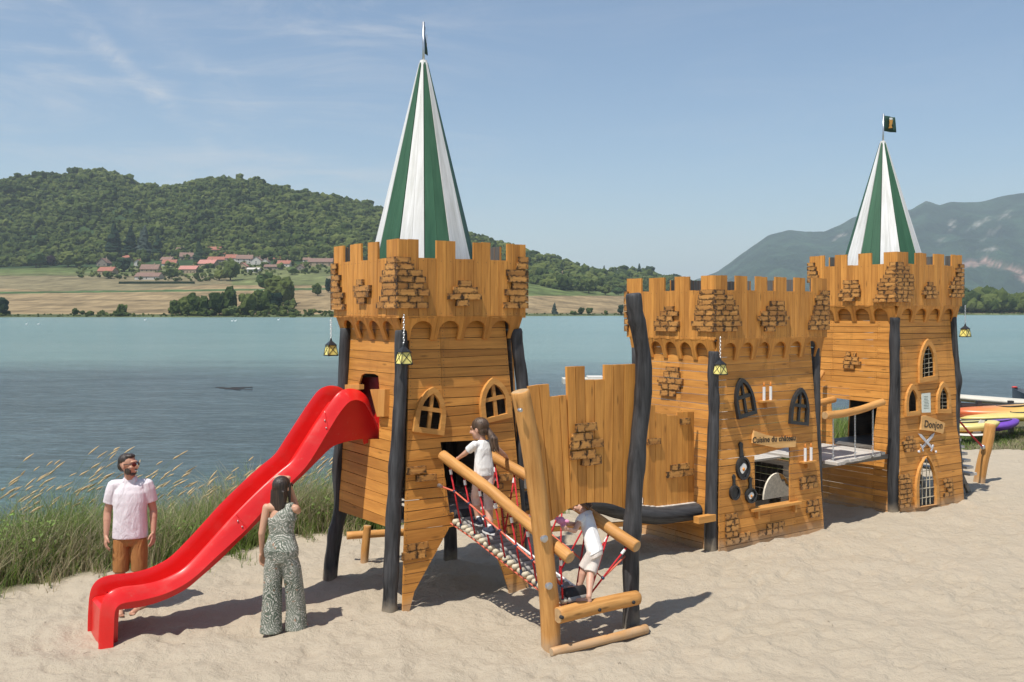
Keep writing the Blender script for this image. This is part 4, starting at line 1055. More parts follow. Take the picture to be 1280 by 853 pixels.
def edge_fns(B, r0, r1):                                     # u limits of the front wall at height z
    return (lambda z: r0 + B['left'].ia + B['left'].ib * z), (lambda z: r1 - B['right'].ia - B['right'].ib * z)

# === tower 1: slide tower =======================================================
r0, r1, l0, l1 = 0.0, 1.70, 0.0, 1.70
zt1, zp1, zn1 = 4.10, 3.235, 2.985
T1, B1, P1 = tower('nearest castle tower, the one with the red slide and the taller green and white spire', r0, r1, l0, l1, zt1, zp1, zn1, -0.045, 0.145)
uL, uR = edge_fns(B1, r0, r1)
fB = B1['front']; lB = B1['left']
arch_px = [(500, 775), (505, 761), (517, 739), (523, 716), (532, 696), (539, 680), (549, 666), (560, 659), (575, 656), (597, 657), (606, 664), (618, 690), (628, 715), (635, 738), (637, 775)]
arch1 = [fB.px(*p) for p in arch_px]
door1 = [fB.px(*p) for p in [(561, 641), (549.5, 552.5), (618, 549), (622, 636)]]
def gpx(face, *p): return [face.px(*q) for q in p]
w1a = gpx(fB, (513.5, 539), (551.5, 544), (539.3, 483.5)); w1b = gpx(fB, (599.5, 530), (637, 521), (612.5, 472))
# the frames are a little larger than the cut openings
holes = [arch1, door1, gothic(*w1a, .86, .86), gothic(*w1b, .86, .86)]
plank_wall(fB, T1, lambda z: uL(z) + .06, lambda z: uR(z) - .05, 0.0, zp1 - .02, .112, holes, tilt=.022, seed=11, breaks=(.60,))
hole_l = gpx(lB, (452, 549), (451, 480), (454, 469), (458, 467), (470, 467.5), (475, 470), (476.5, 486), (476, 549))
plank_wall(lB, T1, lambda z: l0 + lB.ia + lB.ib * z + .06, lambda z: l1 - lB.ia - lB.ib * z - .04, .89, zp1 - .02, .125, [hole_l], tilt=.010, seed=12, bottom=-.03)
plank_wall(B1['right'], T1, lambda z: l0 + .1, lambda z: l1 - .1, .95, zp1 - .02, .125, [], tilt=.01, seed=13, gap=.0)
plank_wall(B1['back'], T1, lambda z: uL(z) + .06, lambda z: uR(z) - .06, .95, zp1 - .02, .125, [], tilt=.01, seed=14, gap=.0)
# parapet
mf = merlon_px(P1['front'], [(497.5, 523.5), (545.5, 569.5), (592, 613), (634, 659)], 311); mf[0] = (0.0, mf[0][1]); mf[-1] = (mf[-1][0], r1)
ml = merlon_px(P1['left'], [(417, 429), (437.5, 451), (459.5, 472), (483, 497)], 315); ml = sorted(ml); ml[0] = (0.028, ml[0][1]); ml[-1] = (ml[-1][0], l1)
parapet(P1['front'], T1, r0, r1, zp1, zt1, mf, .20, seed=1)
parapet(P1['left'], T1, l0 + .028, l1, zp1, zt1, ml, .20, seed=2, bw=.115)
parapet(P1['right'], T1, l0 + .028, l1, zp1, zt1, [(.05, .3), (.52, .76), (.98, 1.22), (1.42, 1.67)], .20, seed=3)
parapet(P1['back'], T1, r0 + .028, r1 - .028, zp1, zt1, [(.05, .3), (.5, .74), (.95, 1.2), (1.42, 1.66)], .20, seed=4)
def arch_faces(t, r0, r1, l0, l1, zp, zn, nin, nf, nl, seed):
    k = (-.0 - nin * .55) / (zp - zn)                         # leaning inwards to the neck
    def F_(side, pos): f = Face(side, pos, 0, k); f.ia = .034 - k * zp; return f
    arches(F_('front', l0), t, r0 + .06, r1 - .06, zn, zp + .02, nf, end=.085)
    arches(F_('left', r0), t, l0 + .06, l1 - .06, zn, zp + .02, nl, end=.10)
    arches(F_('right', r1), t, l0 + .06, l1 - .06, zn, zp + .02, nl, end=.10)
    arches(F_('back', l1), t, r0 + .06, r1 - .06, zn, zp + .02, nf, end=.10)
def beam_frame(t, r0, r1, l0, l1, z):                        # the beams that carry the parapet, and its floor
    for a, b_ in (((r0 + .05, l0 + .07), (r1 - .05, l0 + .07)), ((r0 + .05, l1 - .07), (r1 - .05, l1 - .07)), ((r0 + .07, l0 + .12), (r0 + .07, l1 - .12)), ((r1 - .07, l0 + .12), (r1 - .07, l1 - .12))):
        v, f = bar_vf(W(*a, z), W(*b_, z), .06, .09); mk('beam', v, f, M['wood_in'], t, frame_of(v[0], Vector(v[1]) - v[0], ZH))
def floor_boards(t, r0, r1, l0, l1, z, n, m=None, along='r', name='floor_board'):
    for k in range(n):
        if along == 'r': a, b_ = W(r0, l0 + (l1 - l0) * (k + .5) / n, z), W(r1, l0 + (l1 - l0) * (k + .5) / n, z); w = (l1 - l0) / n - .008
        else: a, b_ = W(r0 + (r1 - r0) * (k + .5) / n, l0, z), W(r0 + (r1 - r0) * (k + .5) / n, l1, z); w = (r1 - r0) / n - .008
        v, f = bar_vf(a, b_, w, .03); mk(name, v, f, m or M['deck'], t, frame_of(v[0], Vector(v[1]) - v[0], ZH))
arch_faces(T1, r0, r1, l0, l1, zp1, zn1, .17, 4, 4, 1)
beam_frame(T1, r0, r1, l0, l1, zt1 - .32); beam_frame(T1, r0, r1, l0, l1, zp1 + .06)
floor_boards(T1, r0 + .1, r1 - .1, l0 + .1, l1 - .1, zp1 + .18, 12, M['wood_in'])  # upper floor under the spire, added to block light into the tower
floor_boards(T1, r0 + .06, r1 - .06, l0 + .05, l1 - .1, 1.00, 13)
# posts
z_ = 3.1
corner_leg(T1, [W(-.075, .085, -.25), W(-.07, .07, .1), W(-.045, .07, .6), W(-.015, .075, 1.2), W(.02, .08, 1.7), W(.055, .085, 2.2), W(.075, .085, 2.6), W(.085, .10, z_)], .092, .068)
corner_leg(T1, [W(-.10, 1.66, -.25), W(-.06, 1.64, .2), W(-.02, 1.60, .62), W(.045, 1.60, .9), W(.03, 1.60, 1.5), W(.06, 1.56, 2.2), W(.09, 1.54, z_)], .095, .07)
corner_leg(T1, [W(1.70, .10, -.25), W(1.70, .10, .5), W(1.665, .10, 1.2), W(1.70, .10, 1.7), W(1.725, .10, 2.1), W(1.72, .10, 2.45), W(1.655, .10, 2.8), W(1.62, .10, z_)], .075, .075)
corner_leg(T1, [W(1.62, 1.62, -.25), W(1.62, 1.60, .25), W(1.58, 1.58, .6), W(1.58, 1.56, 1.2), W(1.6, 1.56, z_)], .095, .08)
# windows, guards, bricks
gothic_window(fB, T1, *w1a, M['frame'], .023, .045, .70); gothic_window(fB, T1, *w1b, M['frame'], .023, .045, .70)
for q in ([(431, 481), (449, 481), (449, 487), (431, 487)], [(462.5, 487), (481, 487), (480, 521), (471, 521)]):
    prism(lB, [lB.px(*p, .085) for p in q], .062, 'slide_guard', M['frame'], T1, .023, 'v')
prism(lB, [lB.px(*p, -.22) for p in [(444, 545), (444, 472), (482, 472), (482, 545)]], .02, 'slide_hood', M['red'], T1, -.24)
SB = 3.9875
def cpx(ox, oy, s, rows): return [(ox + a / s, ox + b_ / s, oy + c / s, oy + d_ / s) for a, b_, c, d_ in rows]
ys = [205, 237, 269, 301, 333, 366, 399, 431, 463]
fr_ = [528, 543, 586, 602, 592, 620, 590, 615]; fl_ = [425, 415, 400, 390, 400, 398, 385, 370]
brick_rows(P1['front'], T1, cpx(380, 270, SB, [(463, fr_[k], ys[k], ys[k + 1]) for k in range(8)]), .0, .032, .20, 1, edge=(-.034, -1))
brick_rows(P1['left'], T1, cpx(380, 270, SB, [(fl_[k], 463, ys[k], ys[k + 1]) for k in range(8)]), .0, .032, .26, 2, edge=(-.001, -1))
brick_rows(P1['front'], T1, cpx(380, 270, SB, [(765, 830, 322, 353), (740, 860, 354, 386), (712, 880, 387, 419), (753, 818, 420, 451)]), .0, .032, .24, 3)
er = [1065, 1055, 1005, 1012, 1030, 998, 1022, 990]
brick_rows(P1['front'], T1, cpx(380, 270, SB, [(er[k], 1118, ys[k] * 1.0 + (0 if k else 0) , ys[k + 1] - 0) for k in range(8)]), .0, .032, .22, 4, edge=(1.72, 1))
brick_rows(P1['left'], T1, cpx(380, 270, SB, [(272, 303, 317, 346), (257, 340, 347, 377), (262, 335, 378, 407), (275, 313, 408, 438)]), .0, .032, .30, 5)
el = [172, 168, 188, 180, 190, 208, 197, 213]
brick_rows(P1['left'], T1, cpx(380, 270, SB, [(140, el[k], 238 + 29 * k, 267 + 29 * k) for k in range(8)]), .0, .032, .30, 6, edge=(1.725, 1))
brick_rows(fB, T1, [(507, 530.5, 583, 592.5), (519, 543.5, 593, 601)], .024, .05, .30, 7)
brick_rows(fB, T1, [(509, 535, 678.5, 687.5), (501.7, 532, 688.5, 699)], .024, .022, .13, 8)
brick_rows(fB, T1, [(622, 645, 592, 601), (618, 628, 604, 612), (626, 645, 636, 645), (626, 645, 646, 656), (629, 645, 657, 667), (630, 645, 668, 678)], .024, .03, .16, 9)
spire(T1, .85, .96, 3.72, 6.33, .665, rot=2.5 + 4, first='white')
flag(T1, W(.85, .96, 6.2), W(.85, .96, 6.84), Vector((-.03, .99, 0)), (.30, .28))
flush_nails(T1)

# the red slide: a channel with out-turned flanges, running out of the left wall
SLW = 0.56; SL0 = 0.80
sp = [((270, 470), (830, 325), (830, 325), (830, 325)), ((270, 470), (805, 215), (795, 225), (800, 320)), ((270, 470), (775, 120), (750, 145), (760, 320)), ((270, 470), (740, 82), (718, 124), (720, 325)), ((270, 470), (700, 68), (690, 120), (680, 332)), ((270, 470), (660, 70), (655, 135), (640, 342)), ((270, 470), (620, 90), (610, 190), (600, 357)), ((270, 470), (580, 140), (575, 245), (565, 385)), ((270, 470), (520, 230), (535, 312), (530, 420)), ((270, 470), (450, 340), (485, 395), (495, 455)), ((270, 470), (390, 430), (430, 472), (445, 505)), ((270, 470), (320, 490), (350, 553), (385, 562)), ((270, 470), (220, 580), (262, 640), (285, 672)), ((270, 470), (100, 700), (145, 768), (170, 790)),
      ((100, 620), (720, 170), (770, 220), (800, 240)), ((100, 620), (620, 280), (670, 312), (710, 330)), ((100, 620), (540, 360), (585, 392), (610, 418)), ((100, 620), (480, 400), (510, 446), (540, 475)), ((100, 620), (400, 435), (420, 488), (440, 527)), ((100, 620), (310, 455), (320, 516), (330, 562)), ((100, 620), (220, 465), (225, 532), (230, 577)), ((100, 620), (160, 485), (190, 545), (172, 584)), ((100, 620), (125, 520), (172, 568), (168, 590)), ((100, 620), (108, 570), (165, 605), (163, 606)), ((100, 620), (100, 660), (162, 672), (161, 673)), ((100, 620), (97, 756), (158, 745), (158, 745))]
def slpt(o, q): r_, l_, z_ = cast(o[0] + q[0] / 4.062, o[1] + q[1] / 4.062, l=SL0); return Vector((r_, z_))
SA = [slpt(o, a) for o, a, b_, c in sp]; SBq = [slpt(o, b_) for o, a, b_, c in sp]; SCq = [slpt(o, c) for o, a, b_, c in sp]
def dens(P, per=4):
    Q = smooth_path([Vector((p[0], p[1], 0)) for p in P], per); return [(q[0], q[1]) for q in Q]
SA, SBq, SCq = dens(SA), dens(SBq), dens(SCq)
nS = len(SA)
SA[-1] = (SA[-1][0], SA[-1][1] - .10); SBq[-1] = (SBq[-1][0], SBq[-1][1] - .10); SCq[-1] = (SCq[-1][0], SCq[-1][1] - .10)
FL = []                                                      # trough floor: under the rim by about 0.19 m, measured square to it
for k in range(nS):
    a = Vector(SA[max(k - 2, 0)]); c = Vector(SA[min(k + 2, nS - 1)]); d_ = (c - a); nrm = Vector((-d_.y, d_.x)).normalized()
    if nrm.y > 0: nrm = -nrm
    FL.append(Vector(SA[k]) + nrm * .185)
kend = 21 * 4
SLD = thing('slide', 'long curved red plastic slide running down from the near tower to the sand', 'slide', W(SA[-1][0], SL0 + SLW / 2, 0))
def strip(rows, closed=False):
    n = len(rows[0]); v = [p for rw in rows for p in rw]; f = []
    for i_ in range(len(rows) - 1):
        for k in range(n - 1): f.append((i_ * n + k, i_ * n + k + 1, (i_ + 1) * n + k + 1, (i_ + 1) * n + k))
    return v, f
def bendprof(k, l_, s_):                                    # section of one side rim: inner wall, rounded rim, flange, lip, return
    a, b_, c = Vector(SA[k]), Vector(SBq[k]), Vector(SCq[k]); fl = FL[k]
    P = lambda q, dl: W(q.x, l_ + s_ * dl, q.y)
    e = (b_ - a); el_ = max(e.length, 1e-4); e = e / el_
    return [P(fl, .045), P(fl.lerp(a, .5), .036), P(a.lerp(fl, .08), .030), P(a - e * .004, .018), P(a, .006), P(a.lerp(b_, .05), -.004), P(a.lerp(b_, .5), -.040), P(b_, -.080), P(b_ + e * .007, -.076), P(b_ - e * .004, -.070), P(b_.lerp(a, .22), .002), P(c.lerp(b_, .35), .008), P(c, .012)]
for s_, l_, nm in ((1, SL0, 'side'), (-1, SL0 + SLW, 'side')):
    rows = [bendprof(k, l_, s_) for k in range(nS)]
    v, f = strip(rows); 
    if s_ < 0: f = [tuple(reversed(q)) for q in f]
    o = mk('slide_side', v, f, M['red'], SLD, None, None, True); o.data.set_sharp_from_angle(angle=math.radians(38))
rows = [[W(FL[k].x, SL0 + .045 + (SLW - .09) * j / 4, FL[k].y - .012 * math.sin(math.pi * j / 4)) for j in range(5)] for k in range(2, kend + 1)]
v, f = strip(rows); mk('slide_chute', v, f, M['red'], SLD, None, None, True)
rows = [[W(SCq[k][0], SL0 + .012 + (SLW - .024) * j / 2, SCq[k][1]) for j in range(3)] for k in range(2, kend + 1)]
v, f = strip(rows); mk('slide_belly', v, [tuple(reversed(q)) for q in f], M['red'], SLD, None, None, True)
fe = FL[kend]; fx = SA[-1][0] + .035
rows = [[W(fe.x, SL0 + .04 + (SLW - .08) * j / 2, fe.y) for j in range(3)], [W(fx + .03, SL0 + .04 + (SLW - .08) * j / 2, fe.y - .004) for j in range(3)], [W(fx, SL0 + .04 + (SLW - .08) * j / 2, fe.y - .03) for j in range(3)], [W(fx - .01, SL0 + .04 + (SLW - .08) * j / 2, -.08) for j in range(3)]]
v, f = strip(rows); mk('slide_end_panel', v, f, M['red'], SLD)
for kk in (30, 52):                                          # flanged joints between the moulded sections
    for s_, l_ in ((1, SL0), (-1, SL0 + SLW)):
        P_ = bendprof(kk, l_, s_); v, f, _ = tube_vf([p + (W(0, l_ - .004 * s_, 0) - W(0, l_, 0)) for p in P_[3:9]], .0045, 6); mk('slide_joint', v, f, M['red'], SLD)
        for q_ in (.3, .7):
            c_ = P_[5].lerp(P_[7], q_) + LH * (-.010 * s_) + (W(FL[kk + 1].x, 0, FL[kk + 1].y) - W(FL[kk].x, 0, FL[kk].y)).normalized() * .03; bv, bf = sphere_vf(c_, .009, 8, 5); mk('bolt', bv, bf, M['steel'], SLD, None, None, True)
cv, cf = sphere_vf(W(fx + .05, SL0 - .022, .09), .012, 8, 5); mk('bolt', cv, cf, M['steel'], SLD, None, None, True)

# === tower 2: kitchen tower =====================================================
r0, r1, l0, l1 = 4.90, 7.30, 0.0, 1.84
zt2, zp2, zn2 = 3.80, 2.905, 2.62
T2, B2, P2 = tower('middle castle tower without a spire, with the kitchen front, black frying pans and black windows', r0, r1, l0, l1, zt2, zp2, zn2, -0.01, 0.12)
fB2 = B2['front']; lB2 = B2['left']; uL, uR = edge_fns(B2, r0, r1)
kit = gpx(fB2, (942.5, 634), (941.5, 570), (986, 558), (986, 631))
plank_wall(fB2, T2, lambda z: uL(z) + .05, lambda z: uR(z) - .12, -.05, zp2 - .02, .108, [kit], tilt=.014, seed=21, breaks=(6.0, 6.55))
plank_wall(lB2, T2, lambda z: l0 + .05, lambda z: l1 - .12, -.05, zp2 - .02, .108, [], tilt=.012, seed=22, breaks=(.75,))
plank_wall(B2['right'], T2, lambda z: l0 + .1, lambda z: l1 - .1, -.05, zp2 - .02, .12, [[(.35, .95), (1.5, .95), (1.5, 2.0), (.35, 2.0)]], seed=23)
plank_wall(B2['back'], T2, lambda z: uL(z) + .06, lambda z: uR(z) - .06, -.05, zp2 - .02, .12, [[(5.2, 1.0), (7.0, 1.0), (7.0, 2.55), (5.2, 2.55)]], seed=24)
S6 = 4.2667
c6 = lambda L_: [(760 + a / S6, 760 + b_ / S6) for a, b_ in L_]
mf = merlon_px(P2['front'], c6([(572, 637), (682, 744), (790, 850), (893, 953), (995, 1052), (1090, 1160)]), 356); mf[0] = (r0, mf[0][1]); mf[-1] = (mf[-1][0], r1)
ml = sorted(merlon_px(P2['left'], c6([(98, 178), (218, 300), (355, 432), (495, 572)]), 356)); ml[0] = (.028, ml[0][1]); ml[-1] = (ml[-1][0], l1)
parapet(P2['front'], T2, r0, r1, zp2, zt2, mf, .20, seed=5)
parapet(P2['left'], T2, l0 + .028, l1, zp2, zt2, ml, .20, seed=6)
parapet(P2['right'], T2, l0 + .028, l1, zp2, zt2, [(.05, .3), (.55, .8), (1.02, 1.28), (1.5, 1.8)], .20, seed=7)
parapet(P2['back'], T2, r0 + .028, r1 - .028, zp2, zt2, [(4.95, 5.2), (5.38, 5.62), (5.8, 6.05), (6.2, 6.5), (6.62, 6.9), (7.05, 7.26)], .20, seed=8)
arch_faces(T2, r0, r1, l0, l1, zp2, zn2, .13, 6, 5, 2)
beam_frame(T2, r0, r1, l0, l1, zt2 - .32)
floor_boards(T2, r0 + .1, r1 - .1, l0 + .78, l1 - .05, 1.0, 9)
corner_leg(T2, [W(4.90, .09, -.25), W(4.90, .085, .6), W(4.93, .09, 1.3), W(4.97, .10, 1.9), W(4.96, .10, 2.4), W(4.97, .1, 2.75)], .088, .075)
corner_leg(T2, [W(7.22, .08, -.25), W(7.19, .08, .6), W(7.16, .08, 1.4), W(7.15, .08, 2.1), W(7.17, .1, 2.75)], .062, .06)
corner_leg(T2, [W(4.98, 1.76, -.25), W(4.98, 1.74, 1.2), W(5.0, 1.74, 2.75)], .08, .07)
corner_leg(T2, [W(7.24, 1.76, -.25), W(7.2, 1.74, 1.2), W(7.18, 1.74, 2.75)], .08, .07)
rod('inner_post', [W(5.98, .84, -.2), W(5.98, .84, 1.9)], .045, M['deck'], T2)
rows = [(180, 206, 573, 615, 495), (207, 234, 573, 660, 488), (235, 262, 573, 672, 485), (263, 290, 573, 690, 475), (291, 318, 573, 690, 467), (319, 347, 573, 690, 468), (348, 376, 573, 706, 450), (377, 405, 573, 685, 480)]
brick_rows(P2['front'], T2, cpx(760, 320, S6, [(c, d_, a, b_) for a, b_, c, d_, e in rows]), .0, .032, .17, 11, edge=(r0 - .034, -1))
brick_rows(P2['left'], T2, cpx(760, 320, S6, [(e, c, a, b_) for a, b_, c, d_, e in rows]), .0, .032, .24, 12, edge=(-.001, -1))
brick_rows(P2['left'], T2, cpx(760, 320, S6, [(305, 357, 268, 294), (287, 380, 295, 321), (267, 352, 322, 348), (250, 386, 349, 376), (255, 374, 377, 403)]), .0, .032, .2, 13)
brick_rows(P2['front'], T2, cpx(760, 320, S6, [(860, 935, 240, 265), (840, 935, 266, 292), (812, 943, 293, 319), (795, 960, 320, 347), (812, 945, 348, 376), (830, 885, 377, 404)]), .0, .032, .16, 14)
ex = [1127, 1100, 1105, 1095, 1090, 1080, 1065, 1065]
brick_rows(P2['front'], T2, cpx(760, 320, S6, [(ex[k], 1168, 185 + 26.5 * k, 211 + 26.5 * k) for k in range(8)]), .0, .032, .16, 15, edge=(r1 + .025, 1))
el = [100, 103, 108, 98, 103, 100]
brick_rows(P2['left'], T2, cpx(760, 320, S6, [(88, el[k] + 12, 190 + 36 * k, 224 + 36 * k) for k in range(6)]), .0, .032, .2, 16, edge=(l1 + .03, 1))
brick_rows(lB2, T2, cpx(760, 320, S6, [(315, 383, 592, 617), (303, 388, 618, 648), (270, 404, 652, 680), (290, 392, 682, 714), (284, 365, 717, 748)]), .024, .03, .2, 17)
brick_rows(fB2, T2, [(998.5, 1019, 595.5, 603), (999, 1021, 603.5, 611)], .024, .028, .16, 18)
brick_rows(fB2, T2, [(1008, 1022, 625, 632), (1007, 1023, 632.5, 640), (1012, 1023, 640.5, 647)], .024, .028, .14, 19)
brick_rows(fB2, T2, [(906, 921, 642, 649), (906, 923, 649.5, 656.5), (906, 922, 657, 664), (906, 921, 664.5, 671), (906, 936, 671.5, 679), (922, 937, 666, 671)], .024, .024, .14, 20)
brick_rows(fB2, T2, [(958, 980, 653, 660), (947, 978, 661, 668)], .024, .02, .14, 21)
gothic_window(fB2, T2, *gpx(fB2, (919, 524), (942, 516.5), (923, 472.5)), M['black'], .024, .05, .76, label='black painted pointed dummy window nearer the lantern')
gothic_window(fB2, T2, *gpx(fB2, (983.5, 529.5), (1006, 532), (998, 484.5)), M['black'], .024, .05, .76, label='black painted pointed dummy window nearer the balcony')
def candle_shelf(face, parent, xl, xr, y):
    (a, z0), (b_, z1) = face.px(xl, y), face.px(xr, y); zc_ = (z0 + z1) / 2
    sh = prism(face, [(a, zc_ - .012), (b_, zc_ - .012), (b_, zc_ + .012), (a, zc_ + .012)], .10, 'candle_shelf', M['frame'], parent, .024)
    prism(face, [((a + b_) / 2 - .012, zc_ - .10), ((a + b_) / 2 + .012, zc_ - .10), ((a + b_) / 2 + .012, zc_ - .012), ((a + b_) / 2 - .012, zc_ - .012)], .05, 'bracket', M['frame'], sh, .024)
    for fr in (.28, .74):
        u = a + (b_ - a) * fr; c0 = face.P(u, zc_ + .012, .074)
        v, f, nf = tube_vf([c0, c0 + ZH * .195], .021, 10); mk('candle', v, f, M['whiteplastic'], sh, None, None, False)
        v, f, nf = tube_vf([c0 + ZH * .195, c0 + ZH * .215, c0 + ZH * .24, c0 + ZH * .265], [.008, .017, .012, .002], 8); mk('flame', v, f, M['flame'], sh, None, None, True)
candle_shelf(fB2, T2, 945, 963, 501); candle_shelf(fB2, T2, 997, 1013, 576.5)
def sign2(face, parent, pts, text, size, ang, t=.035, off=(0, 0)):
    q = [face.px(*p) for p in pts]; o = prism(face, q, t, 'sign_board', M['sign'], parent, .024)
    cu = (min(p[0] for p in q) + max(p[0] for p in q)) / 2 + off[0]; cz = (min(p[1] for p in q) + max(p[1] for p in q)) / 2 + off[1]
    cd = bpy.data.curves.new('lettering', 'FONT'); cd.body = text; cd.size = size; cd.align_x = 'CENTER'; cd.align_y = 'CENTER'; cd.extrude = .0015; cd.offset = .0028; cd.shear = .12; cd.space_character = 1.06
    cd.materials.append(M['ink'])
    U = (face.P(1, 0) - face.P(0, 0)).normalized(); Nn = face.N(); V_ = Nn.cross(U); ca, sa = math.cos(math.radians(ang)), math.sin(math.radians(ang))
    U2 = U * ca + V_ * sa; V2 = Nn.cross(U2); Mx = Matrix((U2, V2, Nn)).transposed().to_4x4(); Mx.translation = face.P(cu, cz, .024 + t + .002)
    tmp = bpy.data.objects.new('lettering_curve', cd); me = bpy.data.meshes.new_from_object(tmp); bpy.data.objects.remove(tmp)
    if not me.materials: me.materials.append(M['ink'])
    lo = link(bpy.data.objects.new('lettering', me), o, Mx, 'stuff')
sign2(fB2, T2, [(937.5, 553.5), (939, 538), (953, 543), (967, 546), (991.5, 546.5), (990.5, 558.5), (966, 559.5)], 'Cuisine du ch\u00e2teau', .114, -2.0, off=(-.02, 0))
def pan(face, parent, hx, hy, bx, by, rpx, rpy, egg):
    """a black cut-out frying pan: long handle, round dished body, sometimes a fried egg"""
    (hu, hz_), (bu, bz) = face.px(hx, hy), face.px(bx, by); ru = abs(face.px(bx + rpx, by)[0] - bu); rz_ = abs(face.px(bx, by + rpy)[1] - bz)
    pts = [];  tt_ = math.atan2(hz_ - bz, hu - bu)
    n = 22
    for k in range(n + 1):
        a = tt_ + .28 + (2 * math.pi - .56) * k / n; pts.append((bu + ru * math.cos(a), bz + rz_ * math.sin(a)))
    dx, dz = math.cos(tt_), math.sin(tt_); nx_, nz_ = -dz, dx; hw = ru * .24
    pts += [(hu - dx * .10 - nx_ * hw * .8, hz_ - dz * .10 - nz_ * hw * .8), (hu - dx * .03 - nx_ * hw * 1.25, hz_ - dz * .03 - nz_ * hw * 1.25), (hu + 0, hz_ + .0), (hu - dx * .03 + nx_ * hw * 1.25, hz_ - dz * .03 + nz_ * hw * 1.25), (hu - dx * .10 + nx_ * hw * .8, hz_ - dz * .10 + nz_ * hw * .8)]
    o = prism(face, pts, .022, 'frying_pan', M['black'], parent, .026)
    cir = lambda s_: [(bu + ru * s_ * math.cos(a), bz + rz_ * s_ * math.sin(a)) for a in np.linspace(0, 2 * math.pi, 20, endpoint=False)]
    ring(face, cir(1.0), cir(.80), .020, 'pan_rim', M['black'], o, .048)
    if egg:
        e = [(bu + ru * .42 * (1 + .25 * math.sin(2 * a + 1) + .12 * math.sin(3 * a)) * math.cos(a) - ru * .04, bz + rz_ * .42 * (1 + .22 * math.sin(2 * a)) * math.sin(a)) for a in np.linspace(0, 2 * math.pi, 18, endpoint=False)]
        prism(face, e, .006, 'fried_egg', M['egg'], o, .049)
        cv, cf = sphere_vf(face.P(bu, bz - rz_ * .08, .055), ru * .17, 10, 6, (1, 1, 1.1)); mk('yolk', cv, cf, M['yolk'], o, None, None, True)
pan(fB2, T2, 923, 552, 925.7, 585, 8.2, 14.5, True)
pan(fB2, T2, 914.7, 592.5, 915.3, 615.5, 6.0, 9.3, False)
pan(fB2, T2, 935, 595.5, 935.5, 619, 6.6, 9.6, True)
# serving shelf and the oven seen through the hatch
q = gpx(fB2, (936, 639), (936.5, 636), (996, 626), (996, 629))
cs = prism(fB2, [(q[0][0], q[0][1]), (q[3][0], q[0][1] + .0), (q[3][0], q[0][1] + .035), (q[0][0], q[0][1] + .035)], .16, 'serving_shelf', M['frame'], T2, -.06)
for u in (q[0][0] + .12, q[3][0] - .12):
    prism(fB2, [(u - .018, q[0][1] - .11), (u + .018, q[0][1] - .11), (u + .018, q[0][1]), (u - .018, q[0][1])], .06, 'bracket', M['frame'], cs, .024)
fi = Face('front', .68); u0 = fi.px(953, 630)[0]; u1 = fi.px(986, 630)[0]; uc = (u0 + u1) / 2; ur = (u1 - u0) / 2; zb_ = q[0][1] + .02
ov = [(uc + ur * math.cos(a), zb_ - .08 + .38 * math.sin(a)) for a in np.linspace(math.pi, 0, 15)]
o = prism(fi, ov, .03, 'oven_board', M['stone'], T2, 0)
prism(fi, [(uc + ur * .1, zb_ + .30), (uc + ur * .32, zb_ + .19), (uc + ur * .50, zb_ + .20), (uc + ur * .60, zb_ + .13), (uc + ur * .90, zb_ + .08), (uc + ur * .72, zb_ + .18), (uc + ur * .40, zb_ + .265)], .004, 'bare_wood_patch', M['log'], o, .0315)
prism(Face('front', .9), [(5.2, .2), (7.0, .2), (7.0, .35), (5.2, .35)], .03, 'inner_bench', M['wood_in'], T2)
flush_nails(T2)

# === tower 3: keep ==============================================================
r0, r1, l0, l1 = 9.07, 10.95, 0.0, 1.73
zt3, zp3, zn3 = 4.27, 3.385, 3.125
T3, B3, P3 = tower('far right castle tower with the Donjon sign, crossed swords and a green and white spire', r0, r1, l0, l1, zt3, zp3, zn3, -0.03, 0.12)
fB3 = B3['front']; lB3 = B3['left']; uL, uR = edge_fns(B3, r0, r1)
w3t = gpx(fB3, (1145.5, 479), (1168, 475), (1156.5, 423.5)); w3l = gpx(fB3, (1129, 520.5), (1146.5, 518.5), (1137, 480)); w3r = gpx(fB3, (1168, 516.5), (1185, 516.5), (1176, 477))
d3 = gpx(fB3, (1142.5, 633), (1169, 629), (1154.5, 571))
plank_wall(fB3, T3, lambda z: uL(z) + .06, lambda z: uR(z) - .05, -.05, zp3 - .02, .108, [gothic(*w3t, .84, .84), gothic(*w3l, .84, .84), gothic(*w3r, .84, .84), gothic(*d3, .88, 1.06)], tilt=.012, seed=31)
h3 = gpx(lB3, (1043, 556), (1039, 497), (1098, 504), (1090, 564))
plank_wall(lB3, T3, lambda z: l0 + .06, lambda z: l1 - .1, -.05, zp3 - .02, .108, [h3], tilt=.012, seed=32, breaks=(.42, 1.3))
plank_wall(B3['right'], T3, lambda z: l0 + .1, lambda z: l1 - .1, .9, zp3 - .02, .12, [], seed=33, gap=.0)
plank_wall(B3['back'], T3, lambda z: uL(z) + .06, lambda z: uR(z) - .06, 1.95, zp3 - .02, .12, [[(9.3, 1.0), (9.95, 1.0), (9.95, 2.0), (9.3, 2.0)]], seed=34)
plank_wall(B3['back'], T3, lambda z: 10.15, lambda z: uR(z) - .06, .9, 1.95, .12, [], seed=35, gap=.0)
S8 = 4.2667
c8 = lambda L_: [(990 + a / S8, 990 + b_ / S8) for a, b_ in L_]
mf = merlon_px(P3['front'], c8([(562, 620), (660, 717), (758, 812), (853, 910)]), 325); mf[0] = (r0, mf[0][1]); mf[-1] = (mf[-1][0], r1)
ml = sorted(merlon_px(P3['left'], c8([(95, 172), (228, 292), (352, 423), (488, 560)]), 325)); ml[0] = (.028, ml[0][1]); ml[-1] = (ml[-1][0], l1)
parapet(P3['front'], T3, r0, r1, zp3, zt3, mf, .19, seed=9)
parapet(P3['left'], T3, l0 + .028, l1, zp3, zt3, ml, .19, seed=10)
